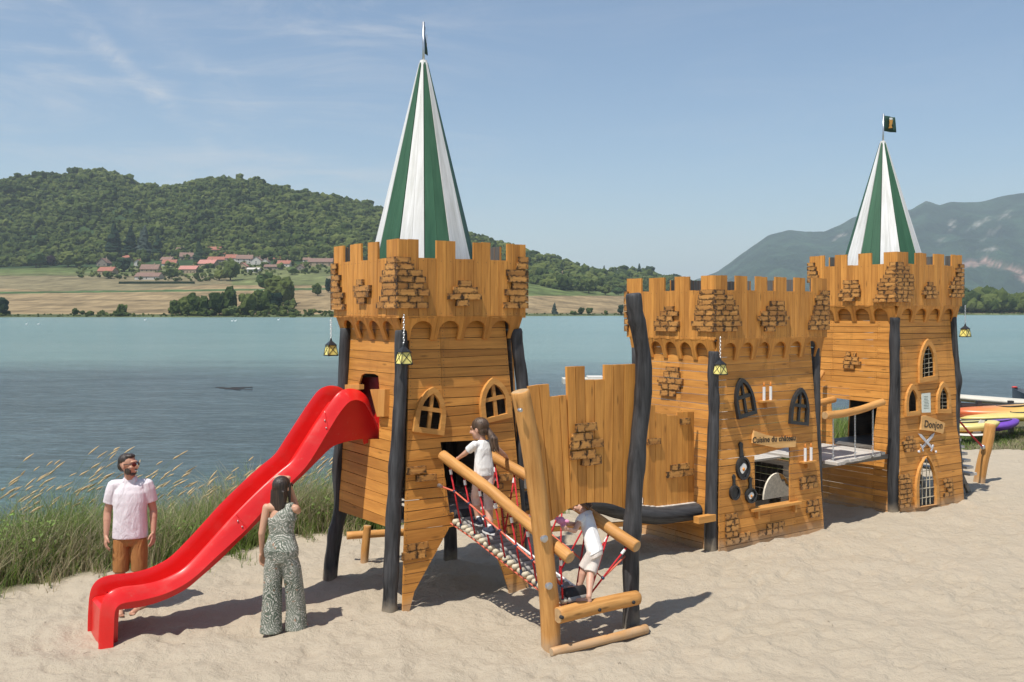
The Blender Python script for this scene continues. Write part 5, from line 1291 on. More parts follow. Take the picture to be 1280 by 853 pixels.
parapet(P3['right'], T3, l0 + .028, l1, zp3, zt3, [(.05, .3), (.52, .76), (.98, 1.22), (1.45, 1.7)], .19, seed=11)
parapet(P3['back'], T3, r0 + .028, r1 - .028, zp3, zt3, [(9.12, 9.4), (9.6, 9.85), (10.1, 10.35), (10.6, 10.9)], .19, seed=12)
arch_faces(T3, r0, r1, l0, l1, zp3, zn3, .14, 4, 4, 3)
beam_frame(T3, r0, r1, l0, l1, zt3 - .31)
floor_boards(T3, r0 + .1, r1 - .1, l0 + .1, l1 - .1, zp3 + .15, 12, M['wood_in'])  # upper floor added below the spire to keep light out
floor_boards(T3, r0 + .06, r1 - .06, l0 + .08, l1 - .05, 1.0, 12, M['wood_in'])
corner_leg(T3, [W(9.09, .08, -.25), W(9.09, .08, .6), W(9.11, .085, 1.4), W(9.15, .09, 2.2), W(9.15, .10, 2.7), W(9.16, .1, 3.2)], .090, .078)
corner_leg(T3, [W(10.98, .08, -.25), W(10.96, .08, .35), W(10.90, .08, .85), W(10.85, .08, 1.3), W(10.88, .08, 1.8), W(10.93, .08, 2.15), W(10.86, .1, 2.55), W(10.82, .1, 3.2)], .098, .07)
corner_leg(T3, [W(9.10, 1.64, -.25), W(9.12, 1.62, 1.5), W(9.16, 1.6, 3.2)], .08, .07)
corner_leg(T3, [W(10.95, 1.66, -.25), W(10.9, 1.62, 1.5), W(10.85, 1.6, 3.2)], .08, .07)
ye = [118 + 21.6 * k for k in range(11)]
fR = [588, 620, 618, 640, 643, 640, 645, 630, 640, 628]; fLn = [525, 510, 503, 490, 475, 460, 458, 463, 450, 435]
brick_rows(P3['front'], T3, cpx(990, 300, S8, [(563, fR[k], ye[k], ye[k + 1]) for k in range(10)]), 0, .032, .14, 31, edge=(r0 - .034, -1))
brick_rows(P3['left'], T3, cpx(990, 300, S8, [(fLn[k], 563, ye[k], ye[k + 1]) for k in range(10)]), 0, .032, .17, 32, edge=(-.001, -1))
brick_rows(P3['left'], T3, cpx(990, 300, S8, [(277, 357, 215, 237), (280, 365, 238, 260), (262, 370, 261, 283), (250, 368, 284, 306), (272, 340, 307, 329)]), 0, .032, .17, 33)
brick_rows(P3['front'], T3, cpx(990, 300, S8, [(717, 745, 225, 246), (703, 760, 247, 269), (690, 776, 270, 293), (706, 765, 294, 316)]), 0, .032, .15, 34)
ex = [885, 868, 875, 858, 845, 832, 852, 838]
brick_rows(P3['front'], T3, cpx(990, 300, S8, [(ex[k], 915, 130 + 22.5 * k, 152 + 22.5 * k) for k in range(8)]), 0, .032, .15, 35, edge=(r1 + .025, 1))
el = [125, 133, 140, 145, 138]
brick_rows(P3['left'], T3, cpx(990, 300, S8, [(88, el[k], 122 + 22 * k, 143 + 22 * k) for k in range(5)]), 0, .032, .15, 36, edge=(l1 + .03, 1))
brick_rows(lB3, T3, [(1058.5, 1064, 440, 445), (1068, 1071, 441, 446), (1056, 1074, 446, 451), (1055, 1077, 451.5, 456), (1055, 1069, 456.5, 461)], .024, .03, .14, 37)
brick_rows(fB3, T3, [(1131, 1140, 545, 550), (1127, 1143, 550.5, 555), (1129, 1144, 555.5, 560), (1130, 1141, 560.5, 565)], .024, .028, .13, 38)
brick_rows(fB3, T3, [(1123, 1135, 593, 598.5), (1123, 1138, 599, 604.5), (1123, 1139, 605, 611), (1123, 1138, 611.5, 617), (1123, 1140, 617.5, 623), (1123, 1138, 623.5, 629), (1123, 1137, 629.5, 635)], .024, .026, .14, 39)
brick_rows(fB3, T3, [(1178.5, 1189, 598, 603), (1179, 1190, 603.5, 609), (1183, 1190, 609.5, 615), (1178.5, 1190, 615.5, 621)], .024, .026, .13, 40)
gothic_window(fB3, T3, *w3t, M['frame'], .024, .04, .70, bars=False, net=4)
gothic_window(fB3, T3, *w3l, M['frame'], .024, .04, .66, bars=False)
gothic_window(fB3, T3, *w3r, M['frame'], .024, .04, .66, bars=False, net=3)
o_ = gothic(*d3, 1.06, 1.03); i_ = gothic(*d3, .82, 1.02)
df = ring(fB3, o_, i_, .045, 'door_frame', M['frame'], T3, .024)
g = G()
for x0, x1, ya, yb in ((1147, 1147, 632, 588), (1152, 1152, 631, 577), (1157, 1157.5, 631, 577), (1162, 1161, 630, 584), (1144, 1168, 624, 620), (1143, 1167, 612, 609), (1144, 1166, 601, 599), (1146, 1163, 590, 588)):
    (a, za), (b_, zb2) = fB3.px(x0, ya, 0), fB3.px(x1, yb, 0); g.add(*tube_vf([fB3.P(a, za, .01), fB3.P(b_, zb2, .01)], .007, 6)[:2])
g.build('net', [M['cream']], df)
pst = [fB3.px(*p) for p in [(1150.5, 516), (1150, 492), (1161, 491), (1161.5, 515.5)]]
po = prism(fB3, pst, .006, 'notice_sheet', M['paper'], T3, .024)
g = G(); rnd = random.Random(5)
ua, ub = min(p[0] for p in pst), max(p[0] for p in pst); za, zb2 = min(p[1] for p in pst), max(p[1] for p in pst)
for k in range(9):
    zz_ = zb2 - (zb2 - za) * (.18 + .075 * k); a_ = ua + (ub - ua) * rnd.uniform(.2, .3); b_ = ub - (ub - ua) * rnd.uniform(.18, .34)
    prism(fB3, [(a_, zz_), (b_, zz_), (b_, zz_ + .006), (a_, zz_ + .006)], .001, None, None, None, .030, g=g)
g.build('notice_lines', [M['flag']], po)
sign2(fB3, T3, [(1147.5, 537), (1148.5, 520), (1155, 519.5), (1165, 523), (1177.5, 529), (1175, 542), (1163, 539)], 'Donjon', .165, -7, off=(0, 0))
def sword(face, parent, hx, hy, tx, ty, d):
    (hu, hz_), (tu, tz) = face.px(hx, hy), face.px(tx, ty); L_ = math.hypot(tu - hu, tz - hz_); dx, dz = (tu - hu) / L_, (tz - hz_) / L_; nx_, nz_ = -dz, dx
    q = lambda a, w: (hu + dx * L_ * a + nx_ * w, hz_ + dz * L_ * a + nz_ * w)
    s_ = prism(face, [q(.20, -.020), q(.86, -.024), q(1, .012), q(.84, .026), q(.20, .020)], .014, 'sword_blade', M['sword'], parent, d)
    prism(face, [q(.16, -.065), q(.21, -.060), q(.21, .060), q(.16, .065)], .016, 'sword_guard', M['sword'], s_, d - .001)
    prism(face, [q(0, -.018), q(.16, -.014), q(.16, .014), q(0, .018)], .016, 'sword_grip', M['log'], s_, d - .002)
    cv, cf = sphere_vf(face.P(*q(-.02, 0), d + .01), .024, 8, 6); mk('pommel', cv, cf, M['sword'], s_, None, None, True)
sword(fB3, T3, 1146.5, 564, 1166, 541.5, .026); sword(fB3, T3, 1165.5, 564, 1144.5, 541, .044)
spire(T3, 10.0, .90, 3.9, 6.24, .725, rot=1.0 + 4, first='white')
flag(T3, W(10.0, .90, 6.1), W(10.02, .90, 6.76), Vector((.97, .2, 0)), (.225, .27))
flush_nails(T3)

# === hanging lanterns ===========================================================
LM = {}
def lantern(top, label, chain, s_=1.0, yaw=35):
    t = thing('lantern', label, 'lantern', Vector(top) - ZH * (chain + .2), 'black and yellow lanterns hung on chains')
    c = Vector(top) - ZH * chain; R_ = Matrix.Rotation(math.radians(yaw), 3, 'Z')
    g = G(); n = max(4, int(chain / .026))
    for k in range(n):
        p = Vector(top) - ZH * (chain * (k + .5) / n); hl = chain / n * .72; a = R_ @ Vector((1, 0, 0)) if k % 2 else R_ @ Vector((0, 1, 0))
        pts = [p + ZH * (hl * math.cos(q)) + a * (.010 * math.sin(q)) for q in np.linspace(0, 2 * math.pi, 7)]
        g.add(*tube_vf(pts, .0032, 4, False)[:2])
    g.build('chain', [M['steel']], t)
    def pyr(z0, w0, z1, w1):
        q = lambda x, y, z: c + R_ @ Vector((x, y, 0)) * s_ - ZH * z * s_
        v = [q(-w0, -w0, z0), q(w0, -w0, z0), q(w0, w0, z0), q(-w0, w0, z0), q(-w1, -w1, z1), q(w1, -w1, z1), q(w1, w1, z1), q(-w1, w1, z1)]
        return v, [(0, 1, 2, 3), (7, 6, 5, 4), (0, 4, 5, 1), (1, 5, 6, 2), (2, 6, 7, 3), (3, 7, 4, 0)]
    g = G(); g.add(*pyr(-.02, .008, .02, .012)); g.add(*pyr(.02, .015, .072, .060)); g.add(*pyr(.072, .063, .080, .063)); g.build('lantern_roof', [M['black']], t)
    g = G(); g.add(*pyr(.081, .050, .212, .070)); g.build('lantern_pane', [M['yellow']], t)
    g = G()
    for a in range(4):
        Ra = R_ @ Matrix.Rotation(a * math.pi / 2, 3, 'Z'); q = lambda x, w, z: c + Ra @ Vector((x, -w, 0)) * s_ - ZH * z * s_
        for p0, p1 in (((-.052, .053, .080), (-.073, .074, .214)), ((-.048, .052, .083), (.068, .073, .209)), ((.048, .052, .083), (-.068, .073, .209)), ((-.072, .074, .210), (.072, .074, .210))):
            g.add(*bar_vf(q(*p0), q(*p1), .0055, .004, R_ @ Vector((0.1, 1, 0))))
    g.add(*pyr(.213, .074, .222, .074)); g.build('lantern_bars', [M['black']], t)
lantern(W(.035, -.06, 3.27), 'lantern at the front corner of the near tower, in front of its black post', .33, .96)
lantern(W(-.055, 1.66, 3.22), 'lantern at the back left corner of the near tower, against the water', .26, .90)
lantern(W(4.93, -.06, 2.95), 'lantern on the front corner of the kitchen tower', .30, .98)
lantern(W(10.98, -.04, 3.40), 'lantern at the right corner of the Donjon tower, against the water', .33, .96)

# === gate with the crenellated plank screen =====================================
GT = thing('climbing_gate', 'gate with a leaning brown log, crooked black post and plank screen', 'gate', W(1.25, -1.8, 0))
lp = [cast(690, 812, l=-1.81), cast(687, 760, l=-1.80), cast(680, 690, l=-1.80), cast(672, 620, l=-1.80), cast(662, 550, l=-1.80), cast(650, 489, l=-1.80)]
lp = [W(q[0], -1.80, q[2]) for q in lp]; lp[0] = lp[0] - ZH * .25
log('leaning_post', lp, .098, .092, M['log'], GT, 18, 5, .06)
bp = [(789, 800), (789, 760), (789, 700), (791, 650), (794, 600), (799, 540), (804, 490), (804, 450), (799, 415), (794, 390), (791.5, 367)]
bp = [W(*(lambda q: (q[0], -1.80, q[2]))(cast(x, y, l=-1.80))) for x, y in bp]; bp[0] = bp[0] - ZH * .2
log('crooked_post', bp, .088, .088, M['char'], GT, 18, 4, .08, endm=M['char'], bulge=.02)
gf = Face('front', -1.70)
def gq(x, y): return gf.px(x, y)
tops = [(658, 671, 483, 481), (671, 684, 481, 480), (684, 697, 496, 495), (697, 706, 494.5, 494), (706, 717, 458.6, 458), (717, 729, 458, 457.8), (729, 741, 475, 474.5), (741, 753, 475, 474), (753, 765, 456, 456), (765, 778, 456, 455.5), (778, 792, 455.5, 455)]
bots = [(679, 688), (688, 696.5), (696.5, 704.5), (704.5, 711.5), (711.5, 721), (721, 731), (731, 741), (741, 752), (752, 763), (763, 776), (776, 791)]
archy = lambda x: np.interp(x, [679, 688, 697, 708, 718, 730, 742, 754, 764, 776, 791], [654, 650, 643, 636, 631, 628, 627.5, 628, 630, 634, 641])
for (xa, xb, ya, yb), (ba, bb) in zip(tops, bots):
    poly = [gq(ba + .4, archy(ba)), gq((ba + bb) / 2, archy((ba + bb) / 2)), gq(bb - .4, archy(bb)), gq(xb - .35, yb), gq(xa + .35, ya)]
    prism(gf, poly, .03, 'screen_plank', [M['wood']], GT, random.uniform(-.002, .002), 'v')
for z in (1.62, 2.35):
    v, f = bar_vf(W(.52, -1.665, z), W(1.80, -1.665, z), .05, .09); mk('cross_rail', v, f, M['wood_in'], GT, frame_of(v[0], Vector(v[1]) - v[0], ZH))
S4 = 4.738
brick_rows(gf, GT, cpx(620, 440, S4, [(466, 590, 420, 472), (440, 562, 478, 528), (432, 628, 520, 574), (435, 580, 582, 636), (498, 615, 616, 672)]), .031, .035, .13, 51, jit=.012)
for x, y in ((648.5, 513),):
    pass
# foot beam, ground log, bolts
fbm_ = [W(*(lambda q: (q[0], -1.94, q[2]))(cast(x, y, l=-1.94))) for x, y in ((697, 770), (745, 758), (797, 747))]
log('foot_beam', fbm_, .080, .074, M['log'], GT, 16, 5, .05)
log('ground_log', [W(.62, -1.95, .035), W(1.2, -1.99, .045), W(1.80, -2.0, .055)], .042, .05, M['log'], GT, 12, 5, .12)
for x, y, r_, mm in ((703.5, 772.5, .018, 'black'), (750.5, 763, .018, 'black'), (793, 753.5, .018, 'black'), (681, 674, .036, 'steel'), (687, 733, .036, 'steel'), (651, 513, .02, 'steel')):
    q = cast(x, y, l=(-2.03 if mm == 'black' else -1.90)); c = W(q[0], -2.015 if mm == 'black' else -1.893, q[2])
    v, f, nf = tube_vf([c + LH * .02, c - LH * .012, c - LH * .018], [r_, r_, r_ * .7], 12); mk('bolt_cap', v, f, M['rubber'] if mm == 'black' else M['steel'], GT)

# === rope bridge between the near tower door and the gate =======================
RB = thing('rope_bridge', 'sloping rope bridge with log handrails and red ropes up to the near tower door', 'rope bridge', W(1.1, -1.0, .6))
def rail_pts(px_pts, lv): 
    return [W(*(lambda q: (q[0], l_, q[2]))(cast(x, y, l=l_))) for (x, y), l_ in zip(px_pts, lv)]
railL = rail_pts([(554, 570), (578, 588), (600, 605), (630, 632), (660, 659), (690, 688), (707, 706)], [-.02, -.32, -.62, -1.0, -1.36, -1.72, -2.0])
railL = [W(.53, -.03, 1.70), W(.60, -.4, 1.56), W(.66, -.8, 1.42), W(.72, -1.2, 1.24), W(.76, -1.6, 1.08), W(.79, -2.03, .93)]
railR = [W(1.15, .02, 1.66), W(1.22, -.3, 1.57), W(1.32, -.7, 1.44), W(1.42, -1.1, 1.30), W(1.51, -1.5, 1.15), W(1.58, -1.8, 1.02), W(1.62, -2.06, .93)]
log('handrail', railL, .062, .060, M['log'], RB, 14, 5, .06); log('handrail', railR, .062, .062, M['log'], RB, 14, 5, .06)
def along(P, t):
    t *= len(P) - 1; i_ = min(int(t), len(P) - 2); return P[i_].lerp(P[i_ + 1], t - i_)
trL = [W(.70, -.02, .97), W(.76, -.4, .86), W(.81, -.8, .73), W(.86, -1.2, .60), W(.90, -1.6, .49), W(.92, -1.86, .44)]
trR = [p + RH * .25 for p in trL]
nT = 27
for k in range(1, nT - 1):
    a, b_ = along(trL, k / (nT - 1)), along(trR, k / (nT - 1)); nx = along(trL, min(1, (k + .5) / (nT - 1))) - along(trL, (k - .5) / (nT - 1))
    P_ = [a + (b_ - a) * q for q in (0, .02, .98, 1)]
    v, f, nf = tube_vf(P_, [.030, .035, .035, .030], 10); mk('tread_roll', v, f, M['tread'], RB, frame_of(a, b_ - a, ZH), None, True)
    for e_, s_ in ((a, -1), (b_, 1)):
        if s_ < 0:
            d_ = (b_ - a).normalized(); v, f, nf = tube_vf([e_ - d_ * .075, e_ - d_ * .06, e_ - d_ * .012, e_], [.018, .029, .030, .020], 10, True, 1.0, .25, k); mk('rope_wrap', v, f, M['cream'], RB, None, None, True)
for P_ in (trL, trR): rod('side_rope', [p - ZH * .045 for p in smooth_path(P_, 4)], .010, M['rope_pale'], RB, 6)
rod('side_rope', [p - ZH * .05 + RH * -.05 for p in smooth_path(trL, 4)], .010, M['rope_pale'], RB, 6)
v, f, nf = tube_vf([along(trL, .01) + LH * .02, along(trR, .01) + LH * .02], .10, 12, True, .5); mk('rubber_flap', v, f, M['rubber'], RB, None, None, True)
v, f, nf = tube_vf([along(trL, .93) - ZH * .02, along(trR, .93) - ZH * .02], .12, 14, True, .55); mk('rubber_flap', v, f, M['rubber'], RB, None, None, True)
rod('bright_edge_rod', [p + ZH * .03 for p in smooth_path(trR, 4)], .014, M['whiteplastic'], RB, 6)  # white rod added to give the side log its bright edge line
def ferrule(p, d_): 
    v, f, nf = tube_vf([p, p + d_ * .055], .016, 8); mk('white_sleeve', v, f, M['whiteplastic'], RB)
def knot(p): v, f = sphere_vf(p, .020, 8, 6); mk('rope_knot', v, f, M['bluecap'], RB, None, None, True)
for P_, T_, n_, off in ((railL, trL, 8, -.05), (railR, trR, 7, .03)):
    ks = []
    for k in range(n_):
        t0 = (k + .55) / (n_ + .1); a = along(P_, t0) - ZH * .05; b_ = along(T_, min(1, t0 + .03)) + RH * off - ZH * .02
        rod('vertical_rope', [a, b_], .0105, M['rope'], RB, 6)
        d_ = (b_ - a).normalized(); ferrule(a + d_ * .05, d_); v, f, nf = tube_vf([b_ - d_ * .05, b_ + d_ * .01], .015, 8); mk('rope_end', v, f, M['bluecap'], RB)
        t_ = .40 + .25 * t0; kp = a.lerp(b_, t_); ks.append(kp); knot(kp)
    st = W(.50, -.02, 1.36) if P_ is railL else W(1.24, -.02, 1.36)
    en = W(.70, -1.80, .80) if P_ is railL else W(1.76, -1.78, .80)
    rod('long_rope', [st] + ks + [en], .0105, M['rope_pale'], RB, 6)
    v, f, nf = tube_vf([st, st - LH * .05], [.026, .018], 10); mk('rope_anchor', v, f, M['steel'], RB)
for k in range(6):                                          # crossing ropes of the far side net
    a = along(railR, (k + .5) / 7.1) - ZH * .05; b_ = along(trR, min(1, (k + 2.0) / 7.1)); rod('diagonal_rope', [a, b_], .0095, M['rope'], RB, 6)

# === bridge between near tower and kitchen tower ================================
BR = thing('log_bridge', 'low bridge with sagging black log beams between the near and kitchen towers', 'bridge', W(3.3, .5, 0))
bl_px = [(720, 622), (745, 630), (770, 637), (800, 643), (825, 645), (850, 642), (872, 639)]
bpts = []
for (x, y), l_ in zip(bl_px, [.25] * 7): q = cast(x, y, l=.25); bpts.append(W(q[0], .25, q[2]))
q = bpts[0]; bpts = [W(1.75, .25, .98), W(2.2, .25, .98)] + bpts[1:]
log('curved_beam', bpts, .115, .115, M['char'], BR, 18, 4, .05)
log('curved_beam', [p + LH * .95 for p in bpts], .10, .10, M['char'], BR, 14, 4, .05)
for k in range(26):
    t0 = (k + .5) / 26; p = along(bpts, t0) + ZH * .10; v, f = bar_vf(p + LH * .02, p + LH * 1.0, .085, .03); mk('bridge_slat', v, f, M['deck'], BR, frame_of(v[0], Vector(v[1]) - v[0], ZH))
bf_ = Face('front', .36)
q = lambda x, y: bf_.px(x, y)
S7 = 4.264
bw_ = [(100, 128, 40), (128, 160, 28), (160, 190, 70), (190, 220, 72), (220, 246, 82), (246, 276, 82), (276, 305, 65), (305, 335, 63), (335, 367, 64)]
for a, b_, tp in bw_:
    u0, z0 = q(780 + a / S7, 500 + tp / S7); u1, z1 = q(780 + b_ / S7, 500 + tp / S7); prism(bf_, [(u0 + .002, .62), (u1 - .002, .60), (u1 - .002, z1), (u0 + .002, z0)], .028, 'side_plank', [M['wood']], BR, random.uniform(-.002, .002), 'v')
u_end = q(780 + 100 / S7, 540)[0]; k = 0; u = 1.85
while u < u_end - .02:
    w_ = min(.12, u_end - u); zt_ = 1.85 if int(u / .35) % 2 else 1.68; prism(bf_, [(u, .80), (u + w_ - .004, .80), (u + w_ - .004, zt_), (u, zt_)], .028, 'side_plank', [M['wood']], BR, random.uniform(-.002, .002), 'v'); u += w_
brick_rows(bf_, BR, cpx(780, 500, S7, [(296, 346, 97, 133), (120, 190, 205, 238), (245, 342, 340, 372), (222, 366, 374, 410)]), .029, .03, .22, 61)
v, f = bar_vf(W(4.55, .02, .47), W(4.88, .02, .47), .10, .09); mk('bearer', v, f, M['frame'], BR, frame_of(v[0], RH, ZH))
v, f = bar_vf(W(1.8, .30, .62), W(4.88, .30, .40), .05, .06); mk('stringer', v, f, M['wood'], BR, frame_of(v[0], RH, ZH))

# === balcony between kitchen tower and keep =====================================
BC = thing('balcony_walkway', 'grey slatted walkway with log handrails between the kitchen tower and the Donjon tower', 'walkway', W(8.1, .6, 0))
for k in range(15):
    r_ = 7.34 + 1.60 * (k + .5) / 15; lf = -.14 + .26 * (k / 14) + random.uniform(-.03, .03)
    v, f = bar_vf(W(r_, lf, 1.0), W(r_, 1.55, 1.0), .092, .045); mk('deck_slat', v, f, M['deck'], BC, frame_of(v[0], Vector(v[1]) - v[0], ZH))
for l_ in (.15, 1.35):
    v, f = bar_vf(W(7.28, l_, .94), W(9.03, l_, .94), .07, .07); mk('deck_beam', v, f, M['wood_in'], BC, frame_of(v[0], RH, ZH))
log('handrail', [W(7.22, -.02, 1.73), W(7.7, .0, 1.73), W(8.15, .0, 1.77), W(8.5, .02, 1.82), W(8.74, .03, 1.85)], .062, .055, M['log'], BC, 14, 5, .06)
log('handrail', [W(7.3, .9, 1.74), W(8.0, .9, 1.77), W(8.66, .9, 1.83)], .055, .055, M['log'], BC, 12, 5, .06)
log('handrail', [W(7.9, 1.05, 1.6), W(8.5, 1.25, 1.95), W(9.0, 1.4, 2.25)], .045, .045, M['log'], BC, 12, 5, .06)
for r_, l_ in ((7.42, -.02), (7.98, .0), (8.46, .02)):
    g = G(); zt_ = 1.72; n = 16
    for k in range(n):
        p = W(r_, l_, zt_ - (zt_ - 1.02) * (k + .5) / n); a = RH if k % 2 else LH; hl = (zt_ - 1.02) / n * .72
        g.add(*tube_vf([p + ZH * (hl * math.cos(q_)) + a * (.012 * math.sin(q_)) for q_ in np.linspace(0, 2 * math.pi, 7)], .0045, 4, False)[:2])
    g.build('chain', [M['steel']], BC)

# === small timber around the towers =============================================
t = thing('step_log', 'round log step on one stake behind the near tower legs', 'log step', W(.6, 2.2, 0))
log('stake', [W(.57, 2.06, -.2), W(.60, 2.05, .25), W(.63, 2.05, .52)], .055, .05, M['log'], t, 12)
log('cross_log', [W(.45, 2.30, .36), W(.95, 2.15, .36), W(1.5, 1.98, .34)], .052, .05, M['log'], t, 12)
t = thing('anchor_post', 'leaning brown log post with a red rope at the right of the Donjon tower', 'post', W(13.12, .96, 0))
ap = [atY(1222, 604, 18.7), atY(1228, 578, 18.7), atY(1234, 556, 18.7), atY(1238, 530, 18.7)]; ap[0] = ap[0] - ZH * .2
log('post', ap, .105, .10, M['log'], t, 16, 5, .05)
rp = [atY(1228.5, 559, 18.6), atY(1215, 545, 18.2), atY(1203, 531, 17.8), atY(1190, 517, 17.4)]
rod('rope', rp, .017, M['rope'], t, 8); v, f = sphere_vf(rp[0], .05, 10, 6); mk('clamp', v, f, M['steel'], t, None, None, True)
t = thing('step_ramp', 'stack of weathered slanting boards sticking out behind the right side of the Donjon tower', 'ramp', W(11.2, .7, 0))
for k in range(6):
    z_ = 1.02 - .13 * k; r_ = 11.26 + .10 * k; v, f = bar_vf(W(r_ - .02, .25, z_), W(r_ + .05, 1.4, z_), .20, .045); mk('ramp_board', v, f, M['deck'], t, frame_of(v[0], Vector(v[1]) - v[0], ZH))
for l_ in (.4, 1.3):
    v, f = bar_vf(W(11.1, l_, 1.05), W(11.85, l_, .0), .05, .08); mk('stringer', v, f, M['wood_in'], t, frame_of(v[0], RH, ZH))

# ------------------------------------------------------------------ people
def skin_mat(name, c):
    m, nt, p = mat(name); b = NB(nt)
    n = b.noise(b.coord(), 12, 4, 0.6)
    b.set(p.inputs['Base Color'], b.mix(n, tuple(x * .86 for x in c), tuple(min(1, x * 1.1) for x in c)))
    p.inputs['Roughness'].default_value = 0.5; p.inputs['Subsurface Weight'].default_value = 0.08; p.inputs['Subsurface Radius'].default_value = (0.02, 0.008, 0.004)
    return m
M['skin_m'] = skin_mat('tanned_skin', (0.50, 0.26, 0.17)); M['skin_w'] = skin_mat('warm_skin', (0.56, 0.31, 0.20)); M['skin_c'] = skin_mat('child_skin', (0.58, 0.33, 0.23))
def cloth(name, a, c, sc=14, fold=.5):
    m, nt, p = mat(name); b = NB(nt); n = b.noise(b.coord(), sc, 5, .6)
    b.set(p.inputs['Base Color'], b.mix(n, a, c)); p.inputs['Roughness'].default_value = .9; p.inputs['Specular IOR Level'].default_value = .2
    h = b.m('ADD', b.noise(b.map(b.coord(), (1, 1, .45)), 9, 3, .5, 1.0), b.m('MULTIPLY', b.noise(b.coord(), 260, 2, .5), .05))
    b.set(p.inputs['Normal'], b.bump(h, min(1, fold * 1.1), .05)); return m
M['polo'] = cloth('white_pink_polo', (0.66, 0.59, 0.62), (0.76, 0.70, 0.72)); M['tee'] = cloth('white_tee', (0.72, 0.71, 0.69), (0.80, 0.79, 0.77))
M['tan'] = cloth('tan_trousers', (0.33, 0.145, 0.045), (0.43, 0.20, 0.07)); M['pinkcl'] = cloth('pale_pink_cloth', (0.60, 0.42, 0.36), (0.70, 0.54, 0.47)); M['beige'] = cloth('beige_shorts', (0.58, 0.51, 0.46), (0.68, 0.62, 0.56))
M['plush'] = cloth('pink_plush', (0.62, 0.20, 0.36), (0.72, 0.34, 0.50)); M['sneaker'] = cloth('navy_sneaker', (0.03, 0.035, 0.06), (0.06, 0.07, 0.10)); M['sandal'] = plain('sandal', (0.16, 0.13, 0.12), .6); M['sole'] = plain('shoe_sole', (0.7, 0.7, 0.68), .6)
m, nt, p = mat('patterned_jumpsuit'); b = NB(nt); co = b.coord()
wv = nt.nodes.new('ShaderNodeTexNoise'); b.set(wv.inputs['Vector'], co); wv.inputs['Scale'].default_value = 7; wa = nt.nodes.new('ShaderNodeVectorMath'); wa.operation = 'MULTIPLY_ADD'; b.set(wa.inputs[0], wv.outputs['Color']); wa.inputs[1].default_value = (.14, .14, .14); b.set(wa.inputs[2], co)
vo = nt.nodes.new('ShaderNodeTexVoronoi'); b.set(vo.inputs['Vector'], b.map(wa.outputs[0], (1, 1, .65))); vo.inputs['Scale'].default_value = 6.5; vo.inputs['Randomness'].default_value = 1.0
rings = b.m('SINE', b.m('MULTIPLY', vo.outputs['Distance'], 62.0)); vo2 = nt.nodes.new('ShaderNodeTexVoronoi'); b.set(vo2.inputs['Vector'], co); vo2.inputs['Scale'].default_value = 75
dots = b.mr(vo2.outputs['Distance'], .35, .5, 1, 0); f_ = b.m('MULTIPLY', b.mr(rings, -.25, .5), b.m('ADD', b.m('MULTIPLY', dots, .85), .25))
base = b.mix(b.mr(b.noise(co, 3, 3, .5), .4, .6), (0.085, 0.108, 0.078), (0.19, 0.205, 0.165))
c_ = b.mix(f_, base, (0.66, 0.62, 0.55)); c_ = b.mix(b.mr(b.noise(co, 22, 2, .5), .66, .7, 0, .7), c_, (0.36, 0.19, 0.11))
b.set(p.inputs['Base Color'], c_); p.inputs['Roughness'].default_value = .85; b.set(p.inputs['Normal'], b.bump(b.noise(b.map(co, (1.4, 1.4, .35)), 8, 3, .5, .6), .7, .03)); M['jump'] = m
def hair_mat(name, a, c):
    m, nt, p = mat(name); b = NB(nt); n = b.noise(b.map(b.coord(), (60, 60, 5)), 1, 4, .6, .4)
    b.set(p.inputs['Base Color'], b.mix(b.mr(n, .35, .65), a, c)); p.inputs['Roughness'].default_value = .42; b.set(p.inputs['Normal'], b.bump(n, .8, .01)); return m
M['hair_black'] = hair_mat('black_hair', (0.010, 0.008, 0.007), (0.060, 0.038, 0.026)); M['hair_brown'] = hair_mat('brown_hair', (0.035, 0.02, 0.012), (0.13, 0.08, 0.05)); M['beard'] = hair_mat('short_dark_beard', (0.03, 0.018, 0.012), (0.07, 0.045, 0.03))
M['lens'] = plain('sunglass_lens', (0.10, 0.015, 0.012), .08, vary=.2)
M['lips'] = plain('lips', (0.42, 0.15, 0.12), .5); M['eye'] = plain('eye', (0.05, 0.03, 0.02), .2)
